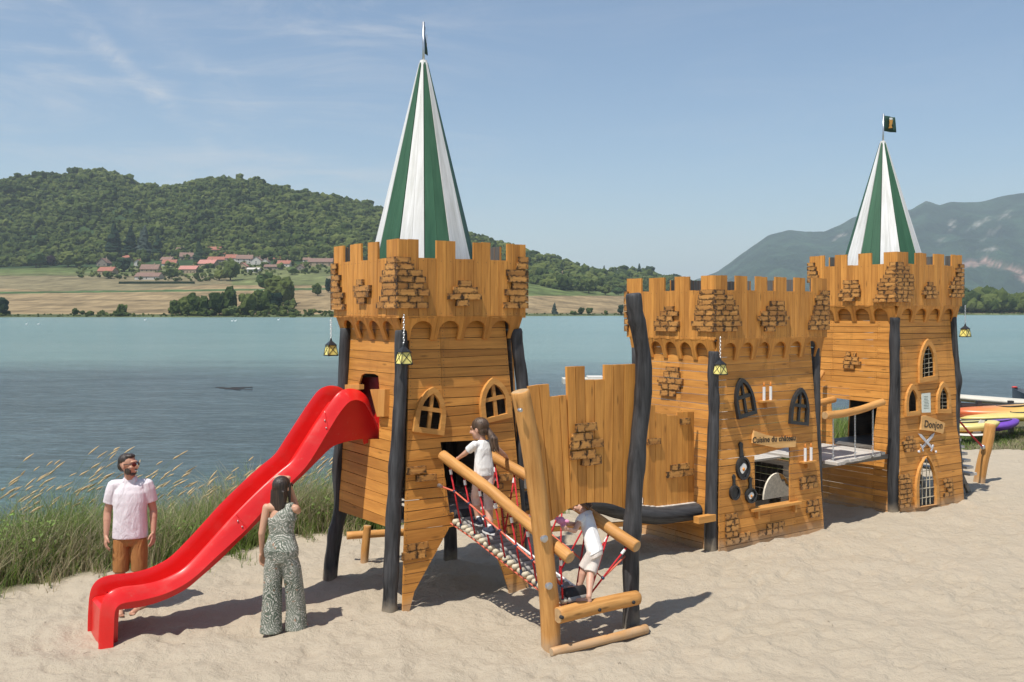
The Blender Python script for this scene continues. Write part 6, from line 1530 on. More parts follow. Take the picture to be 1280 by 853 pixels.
def solid(name, parts, m, parent, vox=.006, smooth=3):
    """fuse tapered limbs and ellipsoids into one continuous skin (voxel remesh); parts in world space"""
    g = G()
    for q in parts:
        if q[0] == 'c':                                      # round-ended tapered limb
            _, a, b_, ra, rb = q[:5]; a, b_ = Vector(a), Vector(b_); fl = q[5] if len(q) > 5 else 1.0; n = 6
            P = [a.lerp(b_, i_ / n) for i_ in range(n + 1)]; d_ = (b_ - a).normalized() if (b_ - a).length > 1e-6 else ZH
            P = [a - d_ * ra * .85, a - d_ * ra * .5] + P + [b_ + d_ * rb * .5, b_ + d_ * rb * .85]
            rr_ = [ra * .5, ra * .86] + [ra + (rb - ra) * i_ / n for i_ in range(n + 1)] + [rb * .86, rb * .5]
            g.add(*tube_vf(P, rr_, 14, True, fl)[:2])
        elif q[0] == 'e':                                    # ellipsoid with axes matrix
            _, c, r_, Rm = q; v, f = sphere_vf((0, 0, 0), 1, 16, 12); g.add([Vector(c) + Rm @ Vector((p.x * r_[0], p.y * r_[1], p.z * r_[2])) for p in v], f)
        elif q[0] == 'k':                                    # loft of elliptical sections: [(centre, rx, ry)], axes matrix; flat ends
            _, secs, Rm = q; n = 20; v = []; f = []
            for c, rx, ry in secs:
                for k in range(n):
                    a = 2 * math.pi * k / n; sx = math.copysign(abs(math.cos(a)) ** .85, math.cos(a)); sy = math.copysign(abs(math.sin(a)) ** .85, math.sin(a))
                    v.append(Vector(c) + Rm @ Vector((rx * sx, ry * sy, 0)))
            for i_ in range(len(secs) - 1):
                for k in range(n): k2 = (k + 1) % n; f.append((i_ * n + k, i_ * n + k2, (i_ + 1) * n + k2, (i_ + 1) * n + k))
            f.append(tuple(reversed(range(n)))); f.append(tuple(range((len(secs) - 1) * n, len(secs) * n))); g.add(v, f)
    me = bpy.data.meshes.new('tmp'); me.from_pydata(g.v, [], g.f); me.update()
    bm = bmesh.new(); bm.from_mesh(me); bmesh.ops.recalc_face_normals(bm, faces=bm.faces); bm.to_mesh(me); bm.free()
    o = bpy.data.objects.new('tmp', me); COL.objects.link(o)
    md = o.modifiers.new('r', 'REMESH'); md.mode = 'VOXEL'; md.voxel_size = vox
    if smooth: sm = o.modifiers.new('s', 'SMOOTH'); sm.iterations = smooth; sm.factor = .5
    dg = bpy.context.evaluated_depsgraph_get(); me2 = bpy.data.meshes.new_from_object(o.evaluated_get(dg)); bpy.data.objects.remove(o)
    me2.name = name; me2.materials.clear(); me2.materials.append(m); me2.polygons.foreach_set('use_smooth', [True] * len(me2.polygons))
    c = Vector(WM[parent].translation); me2.transform(Matrix.Translation(-c)); me2.update()
    return link(bpy.data.objects.new(name, me2), parent, Matrix.Translation(c))
class Fig:
    """local axes of a person: x = own right, y = forward, z up"""
    def __init__(s, base, fwd, h):
        f_ = Vector((fwd[0], fwd[1], 0)).normalized(); s.R = Matrix((Vector((f_.y, -f_.x, 0)), f_, ZH)).transposed(); s.b = Vector(base); s.h = h
    def __call__(s, x, y, z): return s.b + s.R @ Vector((x, y, z)) * s.h
    def rot(s, yaw=0, pitch=0, roll=0): return s.R @ Matrix.Rotation(math.radians(yaw), 3, 'Z') @ Matrix.Rotation(math.radians(pitch), 3, 'X') @ Matrix.Rotation(math.radians(roll), 3, 'Y')
def hand(elbow, wrist, down, side, sc=1.0, curl=.5, grip=None):
    """palm with four unequal bent fingers and a thumb; returns parts. down = finger direction, side = towards the thumb"""
    w = Vector(wrist); d = Vector(down).normalized(); s_ = Vector(side); s_ = (s_ - d * s_.dot(d)).normalized(); n = d.cross(s_)
    if grip is not None and n.dot(Vector(grip)) < 0: n = -n
    pa = []; L = .085 * sc
    pa.append(('c', w, w + d * .02 * sc, .021 * sc, .024 * sc, .75))
    for k in range(4):
        o = s_ * (.030 - .020 * k) * sc; base = w + d * L * (1.0 - .04 * abs(k - 1)) + o
        pa.append(('c', w + d * .02 * sc + o * .7, base, .0135 * sc, .0115 * sc))
        ln = (.070, .078, .072, .056)[k] * sc; b1 = (d * math.cos(curl * .6) + n * math.sin(curl * .6)).normalized(); b2 = (d * math.cos(curl * 1.5) + n * math.sin(curl * 1.5)).normalized()
        m1 = base + b1 * ln * .52; pa += [('c', base, m1, .0098 * sc, .0090 * sc), ('c', m1, m1 + b2 * ln * .48, .0088 * sc, .0074 * sc)]
    t0 = w + d * .022 * sc + s_ * .026 * sc; t1 = t0 + (d * .7 + s_ * .55 + n * .25).normalized() * .040 * sc; t2 = t1 + (d * .9 + s_ * .1 + n * .4).normalized() * .030 * sc
    pa += [('c', t0, t1, .0135 * sc, .0115 * sc), ('c', t1, t2, .0110 * sc, .0090 * sc)]
    return pa
def head_parts(c, Rm, s=1.0):
    """skull, jaw, nose, brow, ears and chin; c is the middle of the head, Rm its axes"""
    q = lambda x, y, z: Vector(c) + Rm @ Vector((x, y, z)) * s
    return [('e', q(0, -.012, .025), (.074 * s, .092 * s, .092 * s), Rm), ('e', q(0, .022, -.040), (.056 * s, .066 * s, .070 * s), Rm), ('e', q(0, .058, -.088), (.026 * s, .024 * s, .022 * s), Rm),
            ('c', q(0, .084, .005), q(0, .104, -.030), .010 * s, .0145 * s), ('e', q(.0, .074, .030), (.046 * s, .018 * s, .012 * s), Rm),
            ('e', q(.074, -.008, -.008), (.009 * s, .019 * s, .030 * s), Rm), ('e', q(-.074, -.008, -.008), (.009 * s, .019 * s, .030 * s), Rm),
            ('e', q(.036, .058, -.030), (.022 * s, .022 * s, .022 * s), Rm), ('e', q(-.036, .058, -.030), (.022 * s, .022 * s, .022 * s), Rm),
            ('e', q(0, .078, -.060), (.022 * s, .012 * s, .010 * s), Rm)], q
def feet(F_, x, y, yaw, s=1.0, z=0.0):
    p = lambda a, b_, c: F_(x, y, z) + F_.R @ Matrix.Rotation(math.radians(yaw), 3, 'Z') @ Vector((a, b_, c)) * s
    pr = [('c', p(0, -.045, .035), p(0, .10, .030), .034 * s, .030 * s, 1.0), ('c', p(0, .06, .026), p(0, .150, .020), .036 * s, .028 * s, 1.0), ('c', p(0, -.05, .04), p(0, -.03, .10), .032 * s, .036 * s)]
    for k in range(5): pr.append(('c', p(-.028 + .014 * k, .155, .014), p(-.028 + .014 * k, .178 - .006 * abs(k - 1.5), .011), .010 * s, .008 * s))
    return pr, p
def slabsole(name, p, m, parent, w=.047, L0=-.09, L1=.185, z0=-.012, z1=.004):
    n = 16; pts = []
    for k in range(n):
        a = 2 * math.pi * k / n; yy = (L0 + L1) / 2 + (L1 - L0) / 2 * math.sin(a); xx = w * math.cos(a) * (1 - .18 * (math.sin(a) < 0)); pts.append((xx, yy))
    v = [p(a, b_, z0) for a, b_ in pts] + [p(a, b_, z1) for a, b_ in pts]; f = [tuple(reversed(range(n))), tuple(range(n, 2 * n))] + [(i_, (i_ + 1) % n, n + (i_ + 1) % n, n + i_) for i_ in range(n)]
    return mk(name, v, f, m, parent)
def gz(X, Y): return float(sand_h(np.array(float(X)), np.array(float(Y))))

# --- man in the white polo shirt, behind the slide, looking up to the right
X0, Y0 = -4.235, 10.74
t = thing('person', 'bearded man in white polo, tan shorts and sunglasses behind the red slide', 'person', (X0, Y0, gz(X0, Y0)))
A = Fig((X0, Y0, gz(X0, Y0)), (.22, -1), .985)
hc = A(.015, .035, 1.665); HR = A.rot(62, 4, 0)
hp_, hq = head_parts(hc, HR, 1.08)
sk = hp_ + [('c', A(0, -.01, 1.44), A(.01, .02, 1.61), .060, .056), ('c', A(-.10, -.01, 1.44), A(.10, -.01, 1.44), .055, .055), ('e', A(0, 0, 1.25), (.155, .095, .22), A.R), ('e', A(0, 0, .98), (.128, .09, .12), A.R)]
sR, sL = A(.176, -.01, 1.43), A(-.176, -.01, 1.43); eR, eL = A(.246, -.03, 1.13), A(-.240, -.05, 1.13); wR, wL = A(.246, .05, .885), A(-.250, .03, .895)
for s0, e0, w0, sd in ((sR, eR, wR, 1), (sL, eL, wL, -1)):
    sk += [('c', s0, e0, .054, .041), ('c', e0, e0.lerp(w0, .35), .042, .042), ('c', e0.lerp(w0, .3), w0, .041, .026)]
    sk += hand(e0, w0, (w0 - e0).normalized() + A.R @ Vector((0, .1, 0)), A.R @ Vector((-.35 * sd, 1, 0)), 1.08, .55, A.R @ Vector((-sd, 0, 0)))
for x_, y_, yaw, sd in ((.105, .04, 12, 1), (-.115, .01, -25, -1)):
    kn = A(x_ * .98, .03, .50); an = A(x_, y_ - .03, .09)
    sk += [('c', A(x_ * .9, 0, .90), kn, .085, .060), ('c', kn, kn.lerp(an, .4), .056, .060), ('c', kn.lerp(an, .35), an, .059, .034)]
    fp, fpp = feet(A, x_, y_, yaw, 1.05, .012); sk += fp; so = slabsole('sandal', fpp, M['sandal'], t)
    rod('strap', [fpp(-.035, .05, .02), fpp(0, .10, .062), fpp(.035, .05, .02)], .006, M['sandal'], so, 6, 3)
solid('body', sk, M['skin_m'], t, .0062, 2)
# polo
tr = [(A(0, 0, .845), .190, .134), (A(0, 0, .925), .186, .132), (A(0, .0, 1.0), .182, .134), (A(0, .005, 1.12), .176, .130), (A(0, .005, 1.25), .182, .124), (A(0, 0, 1.35), .180, .116), (A(0, -.005, 1.42), .150, .096), (A(0, -.01, 1.465), .100, .074), (A(0, -.008, 1.50), .075, .066)]
pol = [('k', tr, A.R)]
for s0, e0 in ((sR, eR), (sL, eL)):
    d_ = (e0 - s0).normalized(); Rm = d_.to_track_quat('Z', 'Y').to_matrix(); pol += [('k', [(s0 - d_ * .03, .062, .062), (s0 + d_ * .05, .072, .074), (s0 + d_ * .20, .068, .070)], Rm), ('c', A(0, -.01, 1.42), s0, .075, .066)]
solid('polo_shirt', pol, M['polo'], t, .0072, 4)
cv = []; n = 15
g = G()                                                     # open collar
for k in range(n):
    a = math.radians(115 + 310 * k / (n - 1)); rx, ry = .066, .060
    lo = A(rx * 1.25 * math.cos(a), -.008 + ry * 1.25 * math.sin(a) + .012, 1.475 - (.045 if k in (0, n - 1) else 0)); hi = A(rx * .95 * math.cos(a), -.006 + ry * .95 * math.sin(a), 1.525 - (.02 if k in (0, n - 1) else 0)); cv += [lo, hi]
f = [(2 * k, 2 * k + 1, 2 * k + 3, 2 * k + 2) for k in range(n - 1)]; vv = cv + [p + (p - A(0, -.008, p.z)).normalized() * .008 for p in cv]; o_ = len(cv); f2 = f + [tuple(reversed([i_ + o_ for i_ in q])) for q in f] + [(2 * k + 1, 2 * k + 1 + o_, 2 * k + 3 + o_, 2 * k + 3) for k in range(n - 1)]
mk('collar', vv, f2, M['polo'], t)
hipc = [(A(0, 0, .96), .146, .108), (A(0, 0, .88), .158, .118), (A(0, 0, .80), .158, .116), (A(0, 0, .76), .150, .102)]
sh = [('k', hipc, A.R)]
for x_ in (.088, -.092): sh += [('k', [(A(x_, 0, .84), .088, .112), (A(x_ * 1.05, .012, .66), .092, .100), (A(x_ * 1.08, .02, .47), .084, .088)], A.R)]
solid('shorts', sh, M['tan'], t, .0070, 3)
Rh = HR
solid('hair', [('e', hq(0, -.022, .044), (.081, .097, .082), Rh), ('e', hq(0, -.060, -.005), (.070, .060, .070), Rh), ('e', hq(0, .022, .086), (.062, .058, .032), Rh)], M['hair_black'], t, .006, 2).data
bd = [('e', hq(0, .046, -.090), (.043, .040, .026), Rh), ('e', hq(.046, .024, -.062), (.018, .042, .042), Rh), ('e', hq(-.046, .024, -.062), (.018, .042, .042), Rh), ('e', hq(0, .090, -.050), (.026, .009, .006), Rh)]
solid('beard', bd, M['beard'], t, .0045, 2)
v, f = sphere_vf((0, 0, 0), 1, 12, 6); mk('mouth', [hq(0, .089, -.062) + Rh @ Vector((p.x * .020, p.y * .006, p.z * .006)) for p in v], f, M['whiteplastic'], t, None, None, True)
def glasses(q, Rm, parent, s=1.0):
    fr = rod('sunglasses', [q(-.078, .0, .012), q(-.072, .07, .014), q(-.03, .104, .014), q(0, .110, .016), q(.03, .104, .014), q(.072, .07, .014), q(.078, 0, .012)], .0035 * s, M['black'], parent, 6)
    for sd in (-1, 1):
        v, f = sphere_vf((0, 0, 0), 1, 14, 8); mk('lens', [q(.036 * sd, .098, .004) + Rm @ Matrix.Rotation(-sd * .35, 3, 'Z') @ Vector((p.x * .028, p.y * .005, p.z * .022)) * s for p in v], f, M['lens'], fr, None, None, True)
glasses(hq, Rh, t, 1.08)

# --- woman in the patterned jumpsuit, seen from behind, hand at her forehead
X0, Y0 = -2.385, 10.02
t = thing('person', 'dark-haired woman in a green patterned one-shoulder jumpsuit, standing with her back to the camera', 'person', (X0, Y0, gz(X0, Y0)))
A = Fig((X0, Y0, gz(X0, Y0)), (.14, .98), .955)
hc = A(.0, .045, 1.585); HR = A.rot(-22, 8, 0); hp_, hq = head_parts(hc, HR, .98)
sk = hp_ + [('c', A(0, -.02, 1.38), A(0, .02, 1.53), .048, .046), ('c', A(-.12, -.01, 1.375), A(.12, -.01, 1.375), .046, .046), ('e', A(0, 0, 1.22), (.130, .085, .19), A.R), ('e', A(0, -.01, .93), (.130, .10, .13), A.R)]
sR, sL = A(.160, -.01, 1.365), A(-.165, -.01, 1.37); eL = A(-.205, -.05, 1.10); wL = A(-.225, .0, .875)
sk += [('c', sL, eL, .043, .034), ('c', eL, wL, .035, .022)] + hand(eL, wL, (wL - eL) + Vector((0, 0, -.1)), A.R @ Vector((.5, 1, 0)), .95, .45, A.R @ Vector((1, 0, 0)))
eR = A(.095, .230, 1.29); wR = A(.015, .165, 1.600)
sk += [('c', sR, eR, .044, .036), ('c', eR, wR, .036, .024)] + hand(eR, wR, A.R @ Vector((-1, -.10, .42)), A.R @ Vector((0, -.4, 1)), .95, .25, A.R @ Vector((0, -1, -.3)))
# the tips of the fingers reach past the left of the hair
for k in range(4):
    a = A(-.05, .125 - .018 * k, 1.690 - .012 * k); b_ = A(-.112, .10 - .02 * k, 1.700 - .020 * k); sk += [('c', a, b_, .0095, .0078)]
sk += [('c', wR, A(.02, .15, 1.665), .024, .026, .7), ('c', A(.02, .15, 1.665), A(-.05, .11, 1.680), .026, .022, .7)]
for x_, y_, yaw in ((-.10, -.04, 35), (.135, .10, -18)):
    kn = A(x_ * .95, .02 + y_ * .5, .48); an = A(x_, y_ - .03, .09)
    sk += [('c', A(x_ * .7, 0, .86), kn, .060, .050), ('c', kn, an, .054, .034)]; fp, fpp = feet(A, x_, y_, yaw, .95, .015); sk += fp; so = slabsole('sandal', fpp, M['sandal'], t)
    rod('strap', [fpp(-.036, .06, .02), fpp(0, .09, .066), fpp(.036, .06, .02)], .007, M['sandal'], so, 6, 3)
solid('body', sk, M['skin_w'], t, .0062, 2)
ju = [('k', [(A(0, -.005, .79), .150, .118), (A(0, -.005, .86), .176, .134), (A(0, -.012, .93), .178, .138), (A(0, -.005, 1.02), .150, .112), (A(0, 0, 1.10), .126, .094), (A(0, 0, 1.20), .140, .098), (A(.01, 0, 1.265), .150, .100)], A.R),
      ('k', [(A(.02, 0, 1.24), .142, .098), (A(.045, -.003, 1.32), .110, .088), (A(.085, -.006, 1.385), .060, .062), (A(.10, -.006, 1.425), .036, .046)], A.R)]
for x_, y_, wd in ((-.10, -.04, .13), (.135, .10, .13)):
    ju += [('k', [(A((x_ - .017) * .62, -.005, .88), .080, .118), (A((x_ - .008) * .80, y_ * .2, .72), .096, .112), (A(x_ * .95, y_ * .45, .50), .092, .098), (A(x_, y_ * .75, .27), .100, .100), (A(x_ * 1.02, y_ * .85 - .015, .035), .112, .108)], A.R)]
solid('jumpsuit', ju, M['jump'], t, .0070, 3)
hr = [('e', hq(0, -.025, .035), (.086, .103, .092), HR), ('k', [(hq(0, -.040, .03), .080, .078), (hq(-.005, -.062, -.06), .092, .068), (hq(-.01, -.085, -.16), .098, .055), (hq(-.012, -.095, -.25), .090, .045), (hq(-.01, -.098, -.36), .070, .030)], HR)]
for k in range(17):
    x_ = -.088 + .011 * k; w_ = .014 * math.sin(k * 2.3); y_ = -.095 - .012 * math.cos(k * 1.7)
    hr.append(('c', hq(x_ * .9, -.085, -.02), hq(x_ + w_, y_, -.15), .015, .014)); hr.append(('c', hq(x_ + w_, y_, -.15), hq(x_ * 1.12 - w_, y_ + .004, -.25), .014, .012)); hr.append(('c', hq(x_ * 1.12 - w_, y_ + .004, -.25), hq(x_ * 1.15 + w_, y_ - .01, -.365 - .05 * ((k * 7) % 5) / 4), .012, .005))
hr += [('c', hq(.072, .02, .02), hq(.085, -.02, -.22), .020, .012), ('c', hq(-.076, .0, .02), hq(-.095, -.04, -.22), .024, .012)]
solid('hair', hr, M['hair_black'], t, .006, 1)
glasses(hq, HR, t, .98)

# --- girl on the rope bridge
fa = [W(*(cast(598, 657, l=-.42))), W(*(cast(613, 668, l=-.74)))]
hx = W(*(cast(607, 655, l=-.55)))
base = Vector((hx.x - .02, hx.y + .02, (fa[0].z + fa[1].z) / 2))
t = thing('person', 'girl with a ponytail, white shirt and navy trainers climbing the rope bridge', 'person', base)
A = Fig(base, (-.55, .83), 1.18 / 1.75)
hgt = A.h
hc = A(-.03, .10, 1.60) ; HR = A.rot(32, -8, 0); hp_, hq = head_parts(hc, HR, 1.02)
sk = hp_ + [('c', A(0, .03, 1.38), A(-.01, .07, 1.53), .050 * hgt * 1.25, .046 * hgt * 1.25), ('e', A(0, .02, 1.22), (.125 * hgt * 1.1, .085 * hgt * 1.1, .20 * hgt), A.R), ('e', A(0, 0, .95), (.13 * hgt * 1.1, .10 * hgt * 1.1, .12 * hgt), A.R)]
sL, sR = A(-.155, .03, 1.36), A(.155, .03, 1.36)
def railat(P_, x, y):                                       # the point of a handrail nearest to a sight line
    d = ray(x, y).normalized(); best = None
    for k in range(101):
        p = along(P_, k / 100); q = (p - CAMP) - d * (p - CAMP).dot(d)
        if best is None or q.length < best[0]: best = (q.length, p)
    return best[1]
hl = railat(railL, 572, 578); hr_ = railat(railR, 632, 577)
wL = hl + ZH * .075 + LH * -.02 + RH * .03; wR = hr_ + ZH * .085 - LH * .05 + RH * -.01
eL = sL.lerp(wL, .52) + ZH * -.02 - RH * .02; eR = sR.lerp(wR, .5) + ZH * -.05 + RH * .06
for s0, e0, w0, sd in ((sL, eL, wL, -1), (sR, eR, wR, 1)):
    sk += [('c', s0, e0, .034, .028), ('c', e0, w0, .028, .019)]
    sk += hand(e0, w0, (w0 - e0).normalized() + ZH * -.35, (LH if sd < 0 else LH) * 1.0, .72, .9, -ZH)
rbx = []
for ft, kf, hipx in ((fa[0], .20, -.075), (fa[1], .05, .08)):
    hp0 = A(hipx, 0, .90); an = Vector((ft.x, ft.y, ft.z)) + ZH * .06; kn = hp0.lerp(an, .52) + A.R @ Vector((0, kf * .4, 0)); rbx.append((hp0, kn, an))
    sk += [('c', hp0, kn, .062, .046), ('c', kn, kn.lerp(an, .4), .043, .045), ('c', kn.lerp(an, .4), an, .044, .028)]
solid('body', sk, M['skin_c'], t, .0058, 2)
for hp0, kn, an in rbx:
    pf = lambda a, b_, c: an - ZH * .055 + A.R @ Vector((a, b_, c)) * .8
    so = solid('sneaker', [('c', pf(0, -.04, .045), pf(0, .08, .035), .037, .034, 1.0), ('c', pf(0, .06, .033), pf(0, .14, .028), .036, .026), ('c', pf(0, -.03, .05), pf(0, -.02, .085), .034, .034)], M['sneaker'], t, .006, 1)
    slabsole('sole', pf, M['sole'], so, .048, -.10, .19, -.004, .018)
    rod('sock', [an + ZH * .012, an + ZH * .05], .033, M['whiteplastic'], t, 10)
te = [('k', [(A(0, .0, .86), .150 * hgt * 1.12, .118 * hgt * 1.1), (A(0, .0, 1.0), .150 * hgt * 1.08, .120 * hgt * 1.05), (A(0, .01, 1.15), .142 * hgt * 1.05, .108 * hgt), (A(0, .02, 1.30), .148 * hgt, .100 * hgt), (A(0, .03, 1.39), .115 * hgt, .080 * hgt), (A(0, .035, 1.43), .065 * hgt, .060 * hgt)], A.R)]
for s0, e0 in ((sL, eL), (sR, eR)):
    d_ = (e0 - s0).normalized(); Rm = d_.to_track_quat('Z', 'Y').to_matrix(); te += [('c', A(0, .03, 1.34), s0, .046, .042), ('k', [(s0 - d_ * .02, .042, .042), (s0 + d_ * .04, .046, .046), (s0 + d_ * .105, .045, .045)], Rm)]
solid('shirt', te, M['tee'], t, .006, 3)
sh = [('k', [(A(0, 0, .93), .125 * hgt, .105 * hgt), (A(0, 0, .84), .135 * hgt, .115 * hgt), (A(0, 0, .78), .125 * hgt, .10 * hgt)], A.R)]
for hp0, kn, an in rbx: sh += [('c', hp0, kn, .068, .052), ('c', kn, kn.lerp(an, .30), .052, .050)]
solid('leggings', sh, M['pinkcl'], t, .006, 2)
hr = [('e', hq(0, -.022, .034), (.084, .102, .094), HR), ('e', hq(0, -.05, -.02), (.072, .065, .06), HR)]
pt0 = hq(.02, -.095, -.015)
for k in range(7):
    o_ = A.R @ Vector((.030 * math.cos(k * .9), .030 * math.sin(k * .9), 0)); hr += [('c', pt0 + o_ * .3, pt0 + A.R @ Vector((.035, -.055, -.10)) + o_, .020, .024), ('c', pt0 + A.R @ Vector((.035, -.055, -.10)) + o_, pt0 + A.R @ Vector((.055, -.065, -.235)) + o_ * 1.3, .022, .008)]
solid('hair', hr, M['hair_brown'], t, .006, 1)
v, f = sphere_vf(pt0 + ZH * .005, .020, 8, 6); mk('hair_tie', v, f, plain('lilac_band', (.25, .22, .70), .6), t, None, None, True)
for sd in (-1, 1):
    v, f = sphere_vf((0, 0, 0), 1, 8, 6); mk('eye', [hq(.030 * sd, .083, .004) + HR @ Vector((p.x * .011, p.y * .005, p.z * .006)) for p in v], f, M['eye'], t, None, None, True)

# --- child at the gate, stooping under the screen, barefoot on the foot beam
f1 = W(*cast(733, 754, l=-1.93)); f2 = W(*cast(722, 739, l=-1.72))
base = W(*cast(735, 752, l=-1.88)) 
t = thing('person', 'barefoot child in beige shorts at the gate, head hidden behind the plank screen', 'person', base)
A = Fig(base, (-.80, .45), 1.06 / 1.75); hgt = A.h
nk = W(*cast(731, 640, l=-1.50)); hipc_ = W(*cast(743, 686, l=-1.76)); chest = hipc_.lerp(nk, .62)
up = (nk - hipc_).normalized(); TR = Matrix((A.R @ Vector((1, 0, 0)), up.cross(A.R @ Vector((1, 0, 0))), up)).transposed()
hc = nk + up * .105 + A.R @ Vector((0, .05, .01)); HR = TR @ Matrix.Rotation(math.radians(-25), 3, 'X'); hp_, hq = head_parts(hc, HR, .92)
sk = hp_ + [('c', nk - up * .04, hc - up * .02, .038, .036), ('e', chest, (.085, .06, .13), TR), ('e', hipc_, (.085, .066, .075), TR)]
sL, sR = nk - up * .045 - TR @ Vector((.095, 0, 0)), nk - up * .045 + TR @ Vector((.095, 0, 0))
hd = W(*cast(709, 662, l=-1.72)); hd2 = W(*cast(700, 652, l=-1.60))
for s0, w0, sd in ((sL, hd, -1), (sR, hd2, 1)):
    e0 = s0.lerp(w0, .5) - ZH * .075; sk += [('c', s0, e0, .031, .026), ('c', e0, w0, .026, .018)] + hand(e0, w0, (w0 - e0), ZH, .62, .9, -ZH)
lg = []
for ft, hx_ in ((f1, .045), (f2, -.045)):
    hp0 = hipc_ + TR @ Vector((hx_, 0, -.03)); an = ft + ZH * .07 - A.R @ Vector((0, .03, 0)); kn = hp0.lerp(an, .48) + A.R @ Vector((0, .03, 0)); lg.append((hp0, kn, an))
    sk += [('c', hp0, kn, .054, .040), ('c', kn, kn.lerp(an, .4), .037, .040), ('c', kn.lerp(an, .4), an, .039, .025)]
    FF = Fig(ft, (-.85, .45), 1.0); fp, _ = feet(FF, 0, 0, 0, .70, .0); sk += fp
solid('body', sk, M['skin_c'], t, .0055, 2)
te = [('k', [(hipc_ - up * .055, .110, .086), (hipc_ + up * .04, .108, .084), (chest, .102, .078), (nk - up * .06, .100, .070), (nk - up * .02, .065, .050), (nk, .046, .042)], TR)]
for s0, w0 in ((sL, hd), (sR, hd2)):
    e0 = s0.lerp(w0, .5) - ZH * .075; d_ = (e0 - s0).normalized(); Rm = d_.to_track_quat('Z', 'Y').to_matrix(); te += [('k', [(s0 - d_ * .02, .036, .036), (s0 + d_ * .03, .044, .044), (s0 + d_ * .085, .044, .044)], Rm)]
solid('shirt', te, M['tee'], t, .0055, 3)
sh = [('k', [(hipc_ + up * .01, .094, .074), (hipc_ - up * .06, .098, .080), (hipc_ - up * .10, .085, .068)], TR)]
for hp0, kn, an in lg: Rm = (kn - hp0).normalized().to_track_quat('Z', 'Y').to_matrix(); sh += [('k', [(hp0, .062, .062), (hp0.lerp(kn, .55), .062, .062), (kn + (kn - hp0) * .06, .060, .060)], Rm)]
solid('shorts', sh, M['beige'], t, .0055, 3)
hr = [('e', hq(0, -.022, .034), (.082, .100, .094), HR), ('k', [(hq(0, -.05, .0), .070, .06), (hq(0, -.08, -.10), .06, .04), (hq(0, -.08, -.20), .035, .022)], HR)]
solid('hair', hr, M['hair_brown'], t, .0055, 1)
c = W(*cast(701, 651, l=-1.66)); t2 = thing('plush_toy', 'pink plush toy held in the hands of the stooping child', 'plush toy', c)
bd_ = [('e', c, (.042, .045, .040), A.R), ('e', c + A.R @ Vector((-.01, .055, .02)), (.020, .034, .016), A.R), ('e', c + A.R @ Vector((.02, -.02, -.05)), (.036, .03, .03), A.R), ('e', c + A.R @ Vector((0, -.06, .0)), (.02, .035, .02), A.R)]
solid('toy_body', bd_, M['plush'], t2, .005, 1)

# ------------------------------------------------------------------ tall grass on the bank
m, nt, p = mat('grass_blades'); b = NB(nt)
at = nt.nodes.new('ShaderNodeAttribute'); at.attribute_name = 'tint'
b.set(p.inputs['Base Color'], at.outputs['Color']); p.inputs['Roughness'].default_value = 0.6; p.inputs['Specular IOR Level'].default_value = 0.25
p.inputs['Subsurface Weight'].default_value = 0.0
tr_ = nt.nodes.new('ShaderNodeBsdfTranslucent'); b.set(tr_.inputs['Color'], at.outputs['Color']); ad = nt.nodes.new('ShaderNodeMixShader'); ad.inputs[0].default_value = 0.35
nt.links.new(p.outputs[0], ad.inputs[1]); nt.links.new(tr_.outputs[0], ad.inputs[2]); nt.links.new(ad.outputs[0], nt.nodes['Material Output'].inputs['Surface'])
M['blade'] = m
def blades(name, X, Y, Zb, Hh, wd, lean, leandir, colr, seed, segs=4, mtl=None):
    n = len(X); rg = np.random.default_rng(seed); ang = rg.uniform(0, 2 * np.pi, n); side = np.stack([np.cos(ang), np.sin(ang)], -1)
    ts = np.linspace(0, 1, segs + 1); V = []; C_ = []
    for k, t_ in enumerate(ts):
        cx = X + np.cos(leandir) * lean * t_ ** 2; cy = Y + np.sin(leandir) * lean * t_ ** 2; cz = Zb + Hh * (t_ - .18 * (lean / Hh) * t_ ** 3)
        w = wd * (1 - t_ ** 1.5)
        if k < segs:
            V += [np.stack([cx - side[:, 0] * w, cy - side[:, 1] * w, cz], -1), np.stack([cx + side[:, 0] * w, cy + side[:, 1] * w, cz], -1)]
        else: V += [np.stack([cx, cy, cz], -1)]
    cnt = 2 * segs + 1; VV = np.stack(V, 1).reshape(-1, 3); base = np.arange(n)[:, None] * cnt; F_ = []
    for k in range(segs - 1):
        a = 2 * k; F_ += [base + np.array([a, a + 1, a + 3]), base + np.array([a, a + 3, a + 2])]
    F_ += [base + np.array([2 * segs - 2, 2 * segs - 1, 2 * segs])]
    cc = np.repeat(colr, cnt, axis=0)
    return np_mesh(name, VV, np.concatenate(F_), mtl or M['blade'], None, False, 'stuff', attr=cc)
def gcol(n, rg, dry, X, Y):
    G1, G2, G3, D1, D2 = np.array([.12, .19, .035]), np.array([.24, .32, .08]), np.array([.08, .12, .035]), np.array([.48, .42, .26]), np.array([.30, .25, .15])
    a = rg.random((n, 1)); c = G1 * a + G2 * (1 - a); c = np.where(rg.random((n, 1)) < .2, G3, c)
    pn = vnoise(X * 1.3, Y * 1.3, 201)[:, None] + vnoise(X * 4, Y * 4, 202)[:, None] * .5
    isd = rg.random((n, 1)) < np.clip(dry + pn * 1.2, .04, .95); d = D1 * a + D2 * (1 - a)
    return np.where(isd, d, c) * rg.uniform(.85, 1.38, (n, 1))
def toXY(r, l): return OX + RH.x * r + LH.x * l, OY + RH.y * r + LH.y * l
rg = np.random.default_rng(301)
n = 88000; r = rg.uniform(-8.5, 12.5, n); l = rg.uniform(3.6, 6.9, n); 
keep = (l > bank_edge(r) + rg.uniform(-.12, .25, n)) & (rg.random(n) < np.where(r < 3.5, 1.0, .42)); r, l = r[keep], l[keep]; X, Y = toXY(r, l); Z = sand_h(X, Y); n = len(X)
inb = np.clip((l - bank_edge(r)) / .9, 0, 1)
